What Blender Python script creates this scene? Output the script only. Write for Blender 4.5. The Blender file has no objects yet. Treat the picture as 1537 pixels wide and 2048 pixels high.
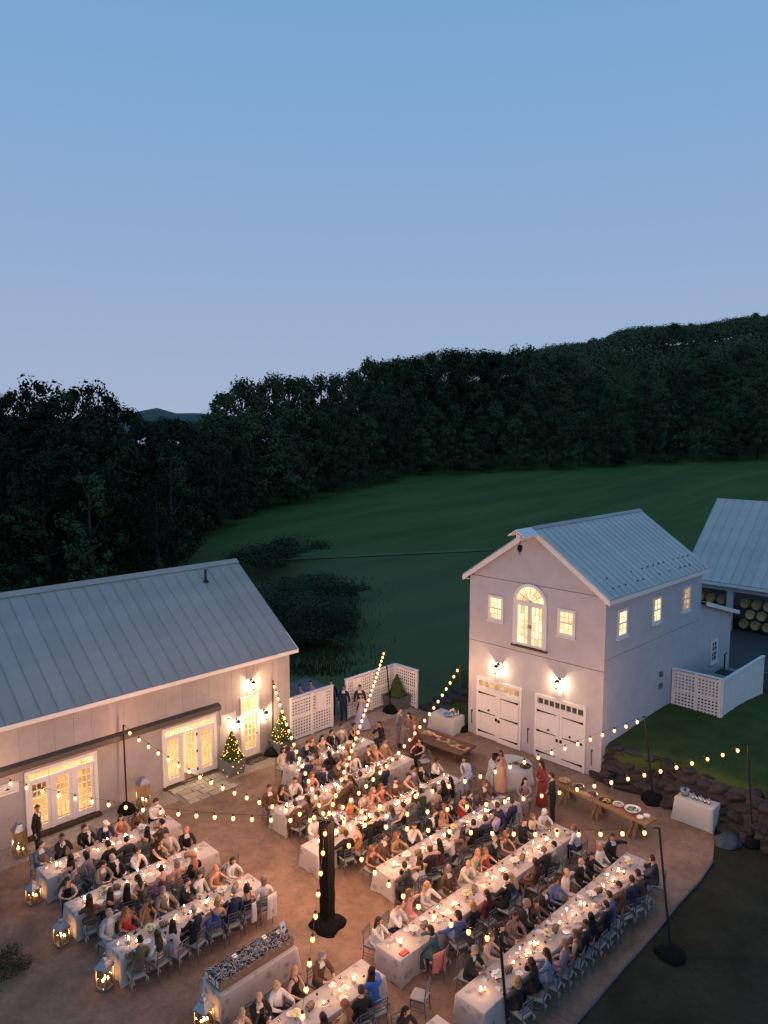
import bpy, bmesh, math, random
from mathutils import Vector, Matrix
PI = math.pi
RND = random.Random(11)
SC = bpy.context.scene
COL = SC.collection

# ------------------------------------------------------------------ camera, sky, exposure
PITCH = math.atan(171.0 / 1500.0)
cam = bpy.data.objects.new('camera', bpy.data.cameras.new('camera'))
COL.objects.link(cam)
cam.location = (0, 0, 15)
cam.rotation_euler = (PI / 2 - PITCH, 0, -PI / 4)
cam.data.sensor_fit = 'VERTICAL'
cam.data.sensor_height = 24.0
cam.data.sensor_width = 18.0
cam.data.lens = 1500.0 / 2048.0 * 24.0
cam.data.clip_start = 0.5
cam.data.clip_end = 8000
SC.camera = cam

world = bpy.data.worlds.new('World')
SC.world = world
world.use_nodes = True
wn, wl = world.node_tree.nodes, world.node_tree.links
wn.clear()
w_out = wn.new('ShaderNodeOutputWorld')
w_bg = wn.new('ShaderNodeBackground')
w_tc = wn.new('ShaderNodeTexCoord')
w_sep = wn.new('ShaderNodeSeparateXYZ')
w_ramp = wn.new('ShaderNodeValToRGB')
wl.new(w_tc.outputs['Generated'], w_sep.inputs[0])
wl.new(w_sep.outputs['Z'], w_ramp.inputs[0])
cr = w_ramp.color_ramp
cr.elements[0].position = 0.0
cr.elements[0].color = (0.385, 0.462, 0.620, 1)      # pale dusk band at the horizon
cr.elements[1].position = 1.0
cr.elements[1].color = (0.105, 0.240, 0.430, 1)
for p_, c_ in ((0.12, (0.330, 0.436, 0.632, 1)), (0.26, (0.262, 0.408, 0.650, 1)), (0.40, (0.208, 0.388, 0.645, 1)), (0.52, (0.168, 0.368, 0.620, 1))):
    e_ = cr.elements.new(p_)
    e_.color = c_
# the sky texture of the sun gone below the horizon gives the ramp its faint side-to-side drift
w_sky = wn.new('ShaderNodeTexSky')
w_sky.sky_type = 'NISHITA'
w_sky.sun_disc = False
w_sky.sun_elevation = math.radians(-4.0)
w_sky.sun_rotation = math.radians(215)
w_add = wn.new('ShaderNodeMix')
w_add.data_type = 'RGBA'
w_add.blend_type = 'ADD'
w_add.inputs[0].default_value = 0.10
wl.new(w_ramp.outputs[0], w_add.inputs[6])
wl.new(w_sky.outputs[0], w_add.inputs[7])
wl.new(w_add.outputs[2], w_bg.inputs['Color'])
w_bg.inputs['Strength'].default_value = 1.0
wl.new(w_bg.outputs[0], w_out.inputs[0])

SC.view_settings.view_transform = 'Standard'
SC.view_settings.look = 'None'
SC.view_settings.exposure = 0.0
SC.view_settings.gamma = 1.0
SC.view_settings.use_curve_mapping = False
SC.render.engine = 'CYCLES'
SC.cycles.use_denoising = True
SC.cycles.sample_clamp_indirect = 2.5
SC.cycles.sample_clamp_direct = 0
SC.cycles.max_bounces = 5
SC.cycles.diffuse_bounces = 2
SC.cycles.glossy_bounces = 2
SC.cycles.transmission_bounces = 3
SC.cycles.transparent_max_bounces = 12
SC.cycles.caustics_reflective = False
SC.cycles.caustics_refractive = False
SC.cycles.use_light_tree = True
SC.cycles.filter_width = 1.4

# ------------------------------------------------------------------ materials
MATS = {}


def mat(name, color, rough=0.7, metal=0.0, spec=0.35, noise=None, bump=None, objcol=False, rnd=0.0, coords='Object', dark=None):
    """noise = (scale, amount): colour mottling; bump = (scale, strength); objcol: take the object's own colour."""
    if name in MATS:
        return MATS[name]
    m = bpy.data.materials.new(name)
    m.use_nodes = True
    n, l = m.node_tree.nodes, m.node_tree.links
    b = n['Principled BSDF']
    b.inputs['Roughness'].default_value = rough
    b.inputs['Metallic'].default_value = metal
    b.inputs['Specular IOR Level'].default_value = spec
    b.inputs['Base Color'].default_value = (*color, 1)
    src = None
    if objcol or rnd:
        oi = n.new('ShaderNodeObjectInfo')
    if objcol:
        src = oi.outputs['Color']
    if noise or bump:
        tc = n.new('ShaderNodeTexCoord')
    if noise or rnd:
        if src is None:
            rgb = n.new('ShaderNodeRGB')
            rgb.outputs[0].default_value = (*color, 1)
            src = rgb.outputs[0]
        if noise:
            nt = n.new('ShaderNodeTexNoise')
            nt.inputs['Scale'].default_value = noise[0]
            nt.inputs['Detail'].default_value = 5
            nt.inputs['Roughness'].default_value = 0.65
            l.new(tc.outputs[coords], nt.inputs['Vector'])
            mr = n.new('ShaderNodeMapRange')
            mr.inputs['From Min'].default_value = 0.25
            mr.inputs['From Max'].default_value = 0.75
            mr.inputs['To Min'].default_value = 1 - noise[1]
            mr.inputs['To Max'].default_value = 1 + noise[1]
            l.new(nt.outputs['Fac'], mr.inputs[0])
            val = mr.outputs[0]
            if dark:
                mc = n.new('ShaderNodeMix')
                mc.data_type = 'RGBA'
                l.new(nt.outputs['Fac'], mc.inputs[0])
                l.new(src, mc.inputs[6])
                mc.inputs[7].default_value = (*dark, 1)
                src = mc.outputs[2]
            mx = n.new('ShaderNodeVectorMath')
            mx.operation = 'SCALE'
            l.new(src, mx.inputs[0])
            l.new(val, mx.inputs['Scale'])
            src = mx.outputs[0]
        if rnd:
            mr2 = n.new('ShaderNodeMapRange')
            mr2.inputs['To Min'].default_value = 1 - rnd
            mr2.inputs['To Max'].default_value = 1 + rnd
            l.new(oi.outputs['Random'], mr2.inputs[0])
            mx2 = n.new('ShaderNodeVectorMath')
            mx2.operation = 'SCALE'
            l.new(src, mx2.inputs[0])
            l.new(mr2.outputs[0], mx2.inputs['Scale'])
            src = mx2.outputs[0]
    if src is not None:
        l.new(src, b.inputs['Base Color'])
    if bump:
        nb = n.new('ShaderNodeTexNoise')
        nb.inputs['Scale'].default_value = bump[0]
        nb.inputs['Detail'].default_value = 4
        l.new(tc.outputs[coords], nb.inputs['Vector'])
        bp = n.new('ShaderNodeBump')
        bp.inputs['Strength'].default_value = bump[1]
        bp.inputs['Distance'].default_value = 0.05
        l.new(nb.outputs['Fac'], bp.inputs['Height'])
        l.new(bp.outputs[0], b.inputs['Normal'])
    MATS[name] = m
    return m


def glow(name, color, strength, noise=None, rnd=0.0, sample=True):
    m = bpy.data.materials.new(name)
    m.use_nodes = True
    n, l = m.node_tree.nodes, m.node_tree.links
    n.clear()
    o = n.new('ShaderNodeOutputMaterial')
    e = n.new('ShaderNodeEmission')
    e.inputs['Color'].default_value = (*color, 1)
    e.inputs['Strength'].default_value = strength
    if noise or rnd:
        tc = n.new('ShaderNodeTexCoord')
        oi = n.new('ShaderNodeObjectInfo')
        nt = n.new('ShaderNodeTexNoise')
        nt.inputs['Scale'].default_value = noise[0] if noise else 1
        nt.inputs['Detail'].default_value = 2
        ad = n.new('ShaderNodeVectorMath')
        l.new(tc.outputs['Object'], ad.inputs[0])
        l.new(oi.outputs['Random'], ad.inputs[1])
        l.new(ad.outputs[0], nt.inputs['Vector'])
        a = noise[1] if noise else 0
        mr = n.new('ShaderNodeMapRange')
        mr.inputs['From Min'].default_value = 0.3
        mr.inputs['From Max'].default_value = 0.7
        mr.inputs['To Min'].default_value = strength * (1 - a)
        mr.inputs['To Max'].default_value = strength * (1 + a)
        l.new(nt.outputs['Fac'], mr.inputs[0])
        mr2 = n.new('ShaderNodeMapRange')
        mr2.inputs['To Min'].default_value = 1 - rnd
        mr2.inputs['To Max'].default_value = 1 + rnd
        l.new(oi.outputs['Random'], mr2.inputs[0])
        mu = n.new('ShaderNodeMath')
        mu.operation = 'MULTIPLY'
        l.new(mr.outputs[0], mu.inputs[0])
        l.new(mr2.outputs[0], mu.inputs[1])
        l.new(mu.outputs[0], e.inputs['Strength'])
    l.new(e.outputs[0], o.inputs[0])
    if not sample:
        m.cycles.emission_sampling = 'NONE'
    MATS[name] = m
    return m


def glass(name, tint=(1, 1, 1), gloss=0.08, glow_col=None, glow_str=0.0):
    m = bpy.data.materials.new(name)
    m.use_nodes = True
    n, l = m.node_tree.nodes, m.node_tree.links
    n.clear()
    o = n.new('ShaderNodeOutputMaterial')
    t = n.new('ShaderNodeBsdfTransparent')
    t.inputs[0].default_value = (*tint, 1)
    g = n.new('ShaderNodeBsdfGlossy')
    g.inputs['Roughness'].default_value = 0.05
    mx = n.new('ShaderNodeMixShader')
    mx.inputs[0].default_value = gloss
    l.new(t.outputs[0], mx.inputs[1])
    l.new(g.outputs[0], mx.inputs[2])
    last = mx.outputs[0]
    if glow_col:
        e = n.new('ShaderNodeEmission')
        e.inputs[0].default_value = (*glow_col, 1)
        e.inputs[1].default_value = glow_str
        ad = n.new('ShaderNodeAddShader')
        l.new(last, ad.inputs[0])
        l.new(e.outputs[0], ad.inputs[1])
        last = ad.outputs[0]
        m.cycles.emission_sampling = 'NONE'
    l.new(last, o.inputs[0])
    MATS[name] = m
    return m


# ------------------------------------------------------------------ mesh building helpers
class MB:
    """Collects simple shapes and makes ONE mesh of them."""

    def __init__(self, fn=None):
        self.v, self.f, self.mi, self.fn, self.cur = [], [], [], fn, 0

    def _add(self, vs, fs):
        o = len(self.v)
        self.v += [self.fn(*p) for p in vs] if self.fn else [tuple(p) for p in vs]
        self.f += [tuple(i + o for i in f) for f in fs]
        self.mi += [self.cur] * len(fs)
        return self

    def box(self, x0, x1, y0, y1, z0, z1):
        vs = [(x, y, z) for z in (z0, z1) for y in (y0, y1) for x in (x0, x1)]
        return self._add(vs, [(0, 2, 3, 1), (4, 5, 7, 6), (0, 1, 5, 4), (2, 6, 7, 3), (0, 4, 6, 2), (1, 3, 7, 5)])

    def obox(self, c, s, rot=0.0, tilt=0.0):
        """box centred at c, size s, turned about z (rot) and its own x (tilt)"""
        m = Matrix.Translation(c) @ Matrix.Rotation(rot, 4, 'Z') @ Matrix.Rotation(tilt, 4, 'X')
        hx, hy, hz = s[0] / 2, s[1] / 2, s[2] / 2
        vs = [m @ Vector((x, y, z)) for z in (-hz, hz) for y in (-hy, hy) for x in (-hx, hx)]
        return self._add(vs, [(0, 2, 3, 1), (4, 5, 7, 6), (0, 1, 5, 4), (2, 6, 7, 3), (0, 4, 6, 2), (1, 3, 7, 5)])

    def tube(self, pts, rad, n=6, caps=True):
        pts = [Vector(p) for p in pts]
        rr = rad if isinstance(rad, (list, tuple)) else [rad] * len(pts)
        vs, fs = [], []
        for i, p in enumerate(pts):
            d = (pts[min(i + 1, len(pts) - 1)] - pts[max(i - 1, 0)]).normalized()
            a = Vector((0, 0, 1)) if abs(d.z) < 0.9 else Vector((1, 0, 0))
            u = d.cross(a).normalized()
            w = d.cross(u)
            for k in range(n):
                t = 2 * PI * k / n
                vs.append(p + u * math.cos(t) * rr[i] + w * math.sin(t) * rr[i])
        for i in range(len(pts) - 1):
            for k in range(n):
                fs.append((i * n + k, i * n + (k + 1) % n, (i + 1) * n + (k + 1) % n, (i + 1) * n + k))
        if caps:
            fs.append(tuple(range(n)))
            fs.append(tuple((len(pts) - 1) * n + k for k in range(n)))
        return self._add(vs, fs)

    def lathe(self, prof, c=(0, 0, 0), n=12, sx=1.0, sy=1.0, caps=True):
        vs, fs = [], []
        for r, z in prof:
            for k in range(n):
                t = 2 * PI * k / n
                vs.append((c[0] + r * sx * math.cos(t), c[1] + r * sy * math.sin(t), c[2] + z))
        for i in range(len(prof) - 1):
            for k in range(n):
                fs.append((i * n + k, i * n + (k + 1) % n, (i + 1) * n + (k + 1) % n, (i + 1) * n + k))
        if caps:
            fs.append(tuple(range(n)))
            fs.append(tuple((len(prof) - 1) * n + k for k in range(n)))
        return self._add(vs, fs)

    def ball(self, c, r, n=8, m=6, mtx=None):
        r = r if isinstance(r, (list, tuple)) else (r, r, r)
        vs, fs = [(0, 0, -r[2])], []
        for i in range(1, m):
            a = PI * i / m
            for k in range(n):
                t = 2 * PI * k / n
                vs.append((r[0] * math.sin(a) * math.cos(t), r[1] * math.sin(a) * math.sin(t), -r[2] * math.cos(a)))
        vs.append((0, 0, r[2]))
        top = len(vs) - 1
        for k in range(n):
            fs.append((0, 1 + (k + 1) % n, 1 + k))
            fs.append((top, 1 + (m - 2) * n + k, 1 + (m - 2) * n + (k + 1) % n))
        for i in range(m - 2):
            for k in range(n):
                a, b = 1 + i * n, 1 + (i + 1) * n
                fs.append((a + k, a + (k + 1) % n, b + (k + 1) % n, b + k))
        if mtx is not None:
            vs = [mtx @ Vector(p) for p in vs]
        vs = [(p[0] + c[0], p[1] + c[1], p[2] + c[2]) for p in vs]
        return self._add(vs, fs)

    def prism(self, poly, z0, z1):
        n = len(poly)
        vs = [(x, y, z0) for x, y in poly] + [(x, y, z1) for x, y in poly]
        fs = [tuple(range(n - 1, -1, -1)), tuple(range(n, 2 * n))]
        fs += [(i, (i + 1) % n, n + (i + 1) % n, n + i) for i in range(n)]
        return self._add(vs, fs)

    def loft(self, rings, caps=True):
        n = len(rings[0])
        vs = [p for r in rings for p in r]
        fs = []
        for i in range(len(rings) - 1):
            for k in range(n):
                fs.append((i * n + k, i * n + (k + 1) % n, (i + 1) * n + (k + 1) % n, (i + 1) * n + k))
        if caps:
            fs.append(tuple(range(n)))
            fs.append(tuple((len(rings) - 1) * n + k for k in range(n)))
        return self._add(vs, fs)

    def mesh(self, name, mats, smooth=False, fix=True):
        me = bpy.data.meshes.new(name)
        me.from_pydata([tuple(p) for p in self.v], [], self.f)
        for m in (mats if isinstance(mats, (list, tuple)) else [mats]):
            me.materials.append(m)
        me.polygons.foreach_set('material_index', self.mi)
        if fix:
            bm = bmesh.new()
            bm.from_mesh(me)
            bmesh.ops.recalc_face_normals(bm, faces=bm.faces)
            bm.to_mesh(me)
            bm.free()
        if smooth:
            me.polygons.foreach_set('use_smooth', [True] * len(me.polygons))
        me.update()
        return me

    def build(self, name, mats, parent=None, smooth=False, loc=None, fix=True):
        return link(name, self.mesh(name, mats, smooth, fix), parent, loc)


def link(name, me, parent=None, loc=None, rotz=0.0, color=None):
    o = bpy.data.objects.new(name, me)
    COL.objects.link(o)
    if parent is not None:
        o.parent = parent
    if loc is not None:
        o.location = loc
    if rotz:
        o.rotation_euler = (0, 0, rotz)
    if color:
        o.color = (*color, 1)
    return o


def tag(o, label, cat, group=None):
    o['label'] = label
    o['category'] = cat
    if group:
        o['group'] = group
    return o


def thing(name, label, cat, loc=(0, 0, 0), rotz=0.0, group=None):
    o = bpy.data.objects.new(name, None)
    o.empty_display_size = 0.2
    COL.objects.link(o)
    o.location = loc
    o.rotation_euler = (0, 0, rotz)
    return tag(o, label, cat, group)


def kind(o, k):
    o['kind'] = k
    return o


def copy_tree(root, loc, rotz=0.0, label=None, group=None):
    kids = {}
    for o in root.children:
        kids[o] = list(o.children)
    r = root.copy()
    COL.objects.link(r)
    r.location = loc
    r.rotation_euler = (0, 0, rotz)
    if label:
        r['label'] = label
    if group:
        r['group'] = group
    for ch, subs in kids.items():
        c = ch.copy()
        COL.objects.link(c)
        c.parent = r
        for s in subs:
            d = s.copy()
            COL.objects.link(d)
            d.parent = c
    return r


def to_view(x, y):
    """depth along the view axis and sideways offset of a ground point"""
    s = math.sqrt(0.5)
    return (x + y) * s, (x - y) * s


def from_view(d, l):
    s = math.sqrt(0.5)
    return (d + l) * s, (d - l) * s


def lerp_tab(tab, x):
    if x <= tab[0][0]:
        return tab[0][1]
    for (a, va), (b, vb) in zip(tab, tab[1:]):
        if x <= b:
            return va + (vb - va) * (x - a) / (b - a)
    return tab[-1][1]


def sstep(a, b, x):
    t = min(1.0, max(0.0, (x - a) / (b - a)))
    return t * t * (3 - 2 * t)


# shared materials
white_paint = mat('white_paint', (0.78, 0.76, 0.74), 0.55, noise=(6, 0.06))
grey_siding = mat('grey_siding', (0.49, 0.475, 0.505), 0.75, noise=(1.6, 0.10), bump=(40, 0.12), rnd=0.035)
barn_siding = mat('barn_siding', (0.39, 0.36, 0.365), 0.8, noise=(1.5, 0.12), bump=(30, 0.15), rnd=0.06)
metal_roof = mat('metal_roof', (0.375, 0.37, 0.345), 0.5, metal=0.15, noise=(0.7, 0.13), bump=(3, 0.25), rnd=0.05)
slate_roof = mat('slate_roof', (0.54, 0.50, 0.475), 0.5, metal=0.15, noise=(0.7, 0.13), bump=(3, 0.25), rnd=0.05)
dark_metal = mat('dark_metal', (0.02, 0.02, 0.022), 0.5, metal=0.4)
black_cloth = mat('black_cloth', (0.010, 0.010, 0.011), 0.95, spec=0.1, noise=(9, 0.3), bump=(12, 0.5))
rail_metal = mat('rail_metal', (0.10, 0.09, 0.085), 0.6, metal=0.5)
dark_wood = mat('dark_wood', (0.07, 0.042, 0.03), 0.7, noise=(8, 0.3))
silver_paint = mat('silver_paint', (0.105, 0.125, 0.14), 0.45, metal=0.3)
cushion_cloth = mat('cushion_cloth', (0.28, 0.29, 0.29), 0.9)
ribbon_cloth = mat('ribbon_cloth', (0.36, 0.36, 0.36), 0.9)
fabric = mat('fabric', (0.5, 0.5, 0.5), 0.85, objcol=True, noise=(22, 0.14), bump=(35, 0.15))
skin_mat = mat('skin', (0.5, 0.3, 0.22), 0.6, objcol=True)
hair_mat = mat('hair', (0.03, 0.02, 0.015), 0.55, objcol=True, noise=(45, 0.35))
eye_mat = mat('eye', (0.02, 0.015, 0.012), 0.4)
lip_mat = mat('lip', (0.30, 0.10, 0.09), 0.5)
clear_glass = glass('clear_glass', (0.97, 0.98, 0.98), 0.10)
window_glass = glass('window_glass', (0.98, 0.98, 0.97), 0.05)
bulb_core = glow('bulb_core', (1.0, 0.70, 0.40), 22.0, sample=False)
bulb_glass = glass('bulb_glass', (1.0, 0.92, 0.78), 0.03, (1.0, 0.40, 0.11), 2.0)
flame_mat = glow('flame', (1.0, 0.53, 0.25), 230.0)
fairy_mat = glow('fairy_glow', (1.0, 0.46, 0.11), 6.5)
wax = mat('wax', (0.75, 0.62, 0.45), 0.6)
lit_pane = glow('lit_pane', (1.0, 0.67, 0.33), 1.75, noise=(1.4, 0.42), rnd=0.2)
warm_pane = glow('warm_pane', (1.0, 0.55, 0.22), 0.70, noise=(3.0, 0.4), rnd=0.25)
dim_pane = mat('dim_pane', (0.10, 0.08, 0.07), 0.15, spec=0.6)
# ------------------------------------------------------------------ the setting: terrain, courtyard, paths
SKYLINE = [(-0.60, 800), (-0.512, 795), (-0.47, 768), (-0.445, 765), (-0.43, 778), (-0.405, 772), (-0.38, 768), (-0.355, 785), (-0.335, 815), (-0.32, 826),
           (-0.232, 828), (-0.222, 800), (-0.199, 752), (-0.18, 760), (-0.14, 760), (-0.11, 745), (-0.08, 742), (-0.045, 738), (-0.012, 728), (0.02, 712),
           (0.055, 705), (0.088, 692), (0.12, 700), (0.155, 706), (0.19, 705), (0.22, 690), (0.255, 684), (0.29, 675), (0.32, 656), (0.39, 650), (0.42, 648),
           (0.45, 640), (0.475, 632), (0.512, 635), (0.60, 640), (0.9, 650)]
EDGE = [(-0.8, 58), (-0.55, 60), (-0.285, 68), (-0.262, 98), (-0.11, 128), (0.055, 160), (0.30, 172), (0.51, 180), (0.9, 186)]
EDGE_H = [(-0.8, 0), (-0.285, 0.0), (-0.262, 0.2), (-0.11, 2.3), (0.055, 4.65), (0.30, 5.9), (0.51, 7.2), (0.9, 8.2)]
RIDGE_D = 330.0


def ridge_h(a):
    zs = 15 + (853 - lerp_tab(SKYLINE, a)) / 1500.0 * RIDGE_D
    return max(3.0, zs - 15.0 + 5.5 * sstep(0.1, 0.25, a)) if a > 0.0 else 3.0 + 2.0 * sstep(-0.3, 0.0, a) + max(0.0, zs - 20.0) * sstep(-0.12, 0.0, a)


def land(x, y):
    d, l = to_view(x, y)
    if d < 20:
        return 0.0
    a = max(-0.8, min(0.9, l / max(d, 20.0)))
    de, he = lerp_tab(EDGE, a), lerp_tab(EDGE_H, a)
    if d < de:
        return he * max(0.0, (d - 82.0) / max(de - 82.0, 8.0)) ** 1.15 if d > 82 else 0.0
    g = ridge_h(a)
    t = (d - de) / (RIDGE_D - de)
    if t < 1:
        return he + (g - he) * (0.35 * t + 0.65 * t * t * (3 - 2 * t))
    return g + (d - RIDGE_D) * -0.02


def terrain():
    ds = [-60, -35, -20, -10, 0, 6, 12, 18, 24, 30, 36, 42, 48, 54, 60, 66, 72, 78, 82, 86, 90, 94, 98, 103, 108, 114, 120, 126, 132, 138, 144, 150, 156,
          162, 168, 174, 180, 188, 198, 210, 225, 240, 260, 280, 300, 330, 370, 430, 520, 700, 1000, 1600, 2600, 4000]
    nl = 70
    vs, fs = [], []
    for d in ds:
        half = 1.25 * max(d, 0) + 90
        for j in range(nl + 1):
            l = -half + 2 * half * j / nl
            x, y = from_view(d, l)
            z = land(x, y) - 0.06
            if d > 700:
                z -= (d - 700) * 0.004
            vs.append((x, y, z))
    for i in range(len(ds) - 1):
        for j in range(nl):
            a = i * (nl + 1) + j
            fs.append((a, a + 1, a + nl + 2, a + nl + 1))
    m = MB()
    m._add(vs, fs)
    return m


# meadow: green growth with faint mown swathes, browner stubble on the flat nearest the buildings
gm = bpy.data.materials.new('meadow_grass')
gm.use_nodes = True
n_, l_ = gm.node_tree.nodes, gm.node_tree.links
b_ = n_['Principled BSDF']
b_.inputs['Roughness'].default_value = 0.95
b_.inputs['Specular IOR Level'].default_value = 0.1
tc_ = n_.new('ShaderNodeTexCoord')
no1 = n_.new('ShaderNodeTexNoise')
no1.inputs['Scale'].default_value = 0.09
no1.inputs['Detail'].default_value = 8
no1.inputs['Roughness'].default_value = 0.7
mow = n_.new('ShaderNodeMapping')
mow.inputs['Rotation'].default_value = (0, 0, 0.62)
mow.inputs['Scale'].default_value = (0.35, 2.4, 1)
l_.new(tc_.outputs['Object'], mow.inputs['Vector'])
l_.new(mow.outputs[0], no1.inputs['Vector'])
rp = n_.new('ShaderNodeValToRGB')
rp.color_ramp.elements[0].position = 0.33
rp.color_ramp.elements[0].color = (0.046, 0.078, 0.026, 1)
rp.color_ramp.elements[1].position = 0.70
rp.color_ramp.elements[1].color = (0.080, 0.140, 0.041, 1)
l_.new(no1.outputs['Fac'], rp.inputs[0])
sp_ = n_.new('ShaderNodeSeparateXYZ')
l_.new(tc_.outputs['Object'], sp_.inputs[0])
dd = n_.new('ShaderNodeMath')
dd.operation = 'ADD'
l_.new(sp_.outputs['X'], dd.inputs[0])
l_.new(sp_.outputs['Y'], dd.inputs[1])
no2 = n_.new('ShaderNodeTexNoise')
no2.inputs['Scale'].default_value = 0.03
l_.new(tc_.outputs['Object'], no2.inputs['Vector'])
mj = n_.new('ShaderNodeMath')
mj.operation = 'MULTIPLY_ADD'
mj.inputs[1].default_value = 22.0
l_.new(no2.outputs['Fac'], mj.inputs[0])
l_.new(dd.outputs[0], mj.inputs[2])
mrr = n_.new('ShaderNodeMapRange')
mrr.inputs['From Min'].default_value = 80 * 1.414 + 8
mrr.inputs['From Max'].default_value = 98 * 1.414 + 14
l_.new(mj.outputs[0], mrr.inputs[0])
mxg = n_.new('ShaderNodeMix')
mxg.data_type = 'RGBA'
l_.new(mrr.outputs[0], mxg.inputs[0])
mxb = n_.new('ShaderNodeMix')
mxb.data_type = 'RGBA'
mxb.inputs[0].default_value = 0.50
l_.new(rp.outputs[0], mxb.inputs[6])
mxb.inputs[7].default_value = (0.120, 0.120, 0.058, 1)
l_.new(mxb.outputs[2], mxg.inputs[6])
l_.new(rp.outputs[0], mxg.inputs[7])
l_.new(mxg.outputs[2], b_.inputs['Base Color'])
no3 = n_.new('ShaderNodeTexNoise')
no3.inputs['Scale'].default_value = 5.0
no3.inputs['Detail'].default_value = 6
l_.new(tc_.outputs['Object'], no3.inputs['Vector'])
bp_ = n_.new('ShaderNodeBump')
bp_.inputs['Strength'].default_value = 0.6
bp_.inputs['Distance'].default_value = 0.12
l_.new(no3.outputs['Fac'], bp_.inputs['Height'])
l_.new(bp_.outputs[0], b_.inputs['Normal'])

kind(terrain().build('ground', gm, smooth=True), 'structure')

# a farm track crossing the meadow
track_mat = mat('track_dirt', (0.088, 0.115, 0.045), 0.95, noise=(0.5, 0.3))
m = MB()
vs, fs = [], []
for i in range(31):
    t = i / 30
    for w in (-0.55, 0.55):
        x, y = from_view(82.5 + 6.5 * t ** 0.8 + w, -14 + 27 * t)
        vs.append((x, y, max(land(x, y), 0) + 0.02))
for i in range(30):
    fs.append((2 * i, 2 * i + 1, 2 * i + 3, 2 * i + 2))
m._add(vs, fs)
kind(m.build('track', track_mat), 'structure')

# distant ridge
vs, fs = [], []
NB = 60
for i in range(NB + 1):
    a = -0.75 + 1.5 * i / NB
    hgt = 62 + 46 * math.exp(-((a + 0.310) / 0.020) ** 2) + 10 * math.sin(a * 19) + 5 * math.sin(a * 47 + 1)
    for d, z in ((3000, -30), (3300, hgt * 0.75), (3500, hgt), (4000, hgt * 0.6)):
        x, y = from_view(d, a * d)
        vs.append((x, y, z))
for i in range(NB):
    for k in range(3):
        a = i * 4 + k
        fs.append((a, a + 1, a + 5, a + 4))
m = MB()
m._add(vs, fs)
kind(m.build('distant_hill', mat('far_woods', (0.055, 0.085, 0.075), 0.95, noise=(0.02, 0.3)), smooth=True), 'structure')

# courtyard of compacted reddish stone dust
court_mat = bpy.data.materials.new('stone_dust')
court_mat.use_nodes = True
n_, l_ = court_mat.node_tree.nodes, court_mat.node_tree.links
b_ = n_['Principled BSDF']
b_.inputs['Roughness'].default_value = 0.9
b_.inputs['Specular IOR Level'].default_value = 0.15
tc_ = n_.new('ShaderNodeTexCoord')
na = n_.new('ShaderNodeTexNoise')
na.inputs['Scale'].default_value = 0.28
na.inputs['Detail'].default_value = 7
na.inputs['Roughness'].default_value = 0.6
na.inputs['Distortion'].default_value = 1.6
l_.new(tc_.outputs['Object'], na.inputs['Vector'])
ra = n_.new('ShaderNodeValToRGB')
ra.color_ramp.elements[0].position = 0.28
ra.color_ramp.elements[0].color = (0.150, 0.098, 0.070, 1)
ra.color_ramp.elements[1].position = 0.72
ra.color_ramp.elements[1].color = (0.325, 0.215, 0.158, 1)
l_.new(na.outputs['Fac'], ra.inputs[0])
nc = n_.new('ShaderNodeTexNoise')
nc.inputs['Scale'].default_value = 28
nc.inputs['Detail'].default_value = 6
nc.inputs['Roughness'].default_value = 0.75
l_.new(tc_.outputs['Object'], nc.inputs['Vector'])
mrc = n_.new('ShaderNodeMapRange')
mrc.inputs['From Min'].default_value = 0.3
mrc.inputs['From Max'].default_value = 0.7
mrc.inputs['To Min'].default_value = 0.68
mrc.inputs['To Max'].default_value = 1.34
l_.new(nc.outputs['Fac'], mrc.inputs[0])
sc_ = n_.new('ShaderNodeVectorMath')
sc_.operation = 'SCALE'
nm = n_.new('ShaderNodeTexNoise')
nm.inputs['Scale'].default_value = 3.2
nm.inputs['Detail'].default_value = 6
nm.inputs['Roughness'].default_value = 0.72
nm.inputs['Distortion'].default_value = 0.8
l_.new(tc_.outputs['Object'], nm.inputs['Vector'])
mrm = n_.new('ShaderNodeMapRange')
mrm.inputs['From Min'].default_value = 0.3
mrm.inputs['From Max'].default_value = 0.7
mrm.inputs['To Min'].default_value = 0.74
mrm.inputs['To Max'].default_value = 1.24
l_.new(nm.outputs['Fac'], mrm.inputs[0])
mum = n_.new('ShaderNodeMath')
mum.operation = 'MULTIPLY'
l_.new(mrc.outputs[0], mum.inputs[0])
l_.new(mrm.outputs[0], mum.inputs[1])
l_.new(ra.outputs[0], sc_.inputs[0])
l_.new(mum.outputs[0], sc_.inputs['Scale'])
l_.new(sc_.outputs[0], b_.inputs['Base Color'])
bp_ = n_.new('ShaderNodeBump')
bp_.inputs['Strength'].default_value = 0.35
bp_.inputs['Distance'].default_value = 0.03
l_.new(nc.outputs['Fac'], bp_.inputs['Height'])
l_.new(bp_.outputs[0], b_.inputs['Normal'])
m = MB()
edge = [(2.0, 4.0)]
edge += [(12.0, 4.5), (14.5, 7.6), (15.7, 8.86)] + [(16.8 + 0.9 * i, 8.88 + 0.02 * math.sin(i * 1.3) + 0.03 * i) for i in range(9)]
edge += [(25.4, 9.25), (26.4, 9.6), (27.3, 9.95), (28.3, 10.4), (28.5, 12.0), (28.6, 15.1), (28.4, 22.3), (29.5, 24.5), (28.6, 27.4), (24, 33), (20, 33), (20.0, 27.6), (2.0, 27.6)]
m._add([(x, y, 0.0) for x, y in edge], [tuple(range(len(edge)))])
kind(m.build('courtyard', court_mat), 'structure')

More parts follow.
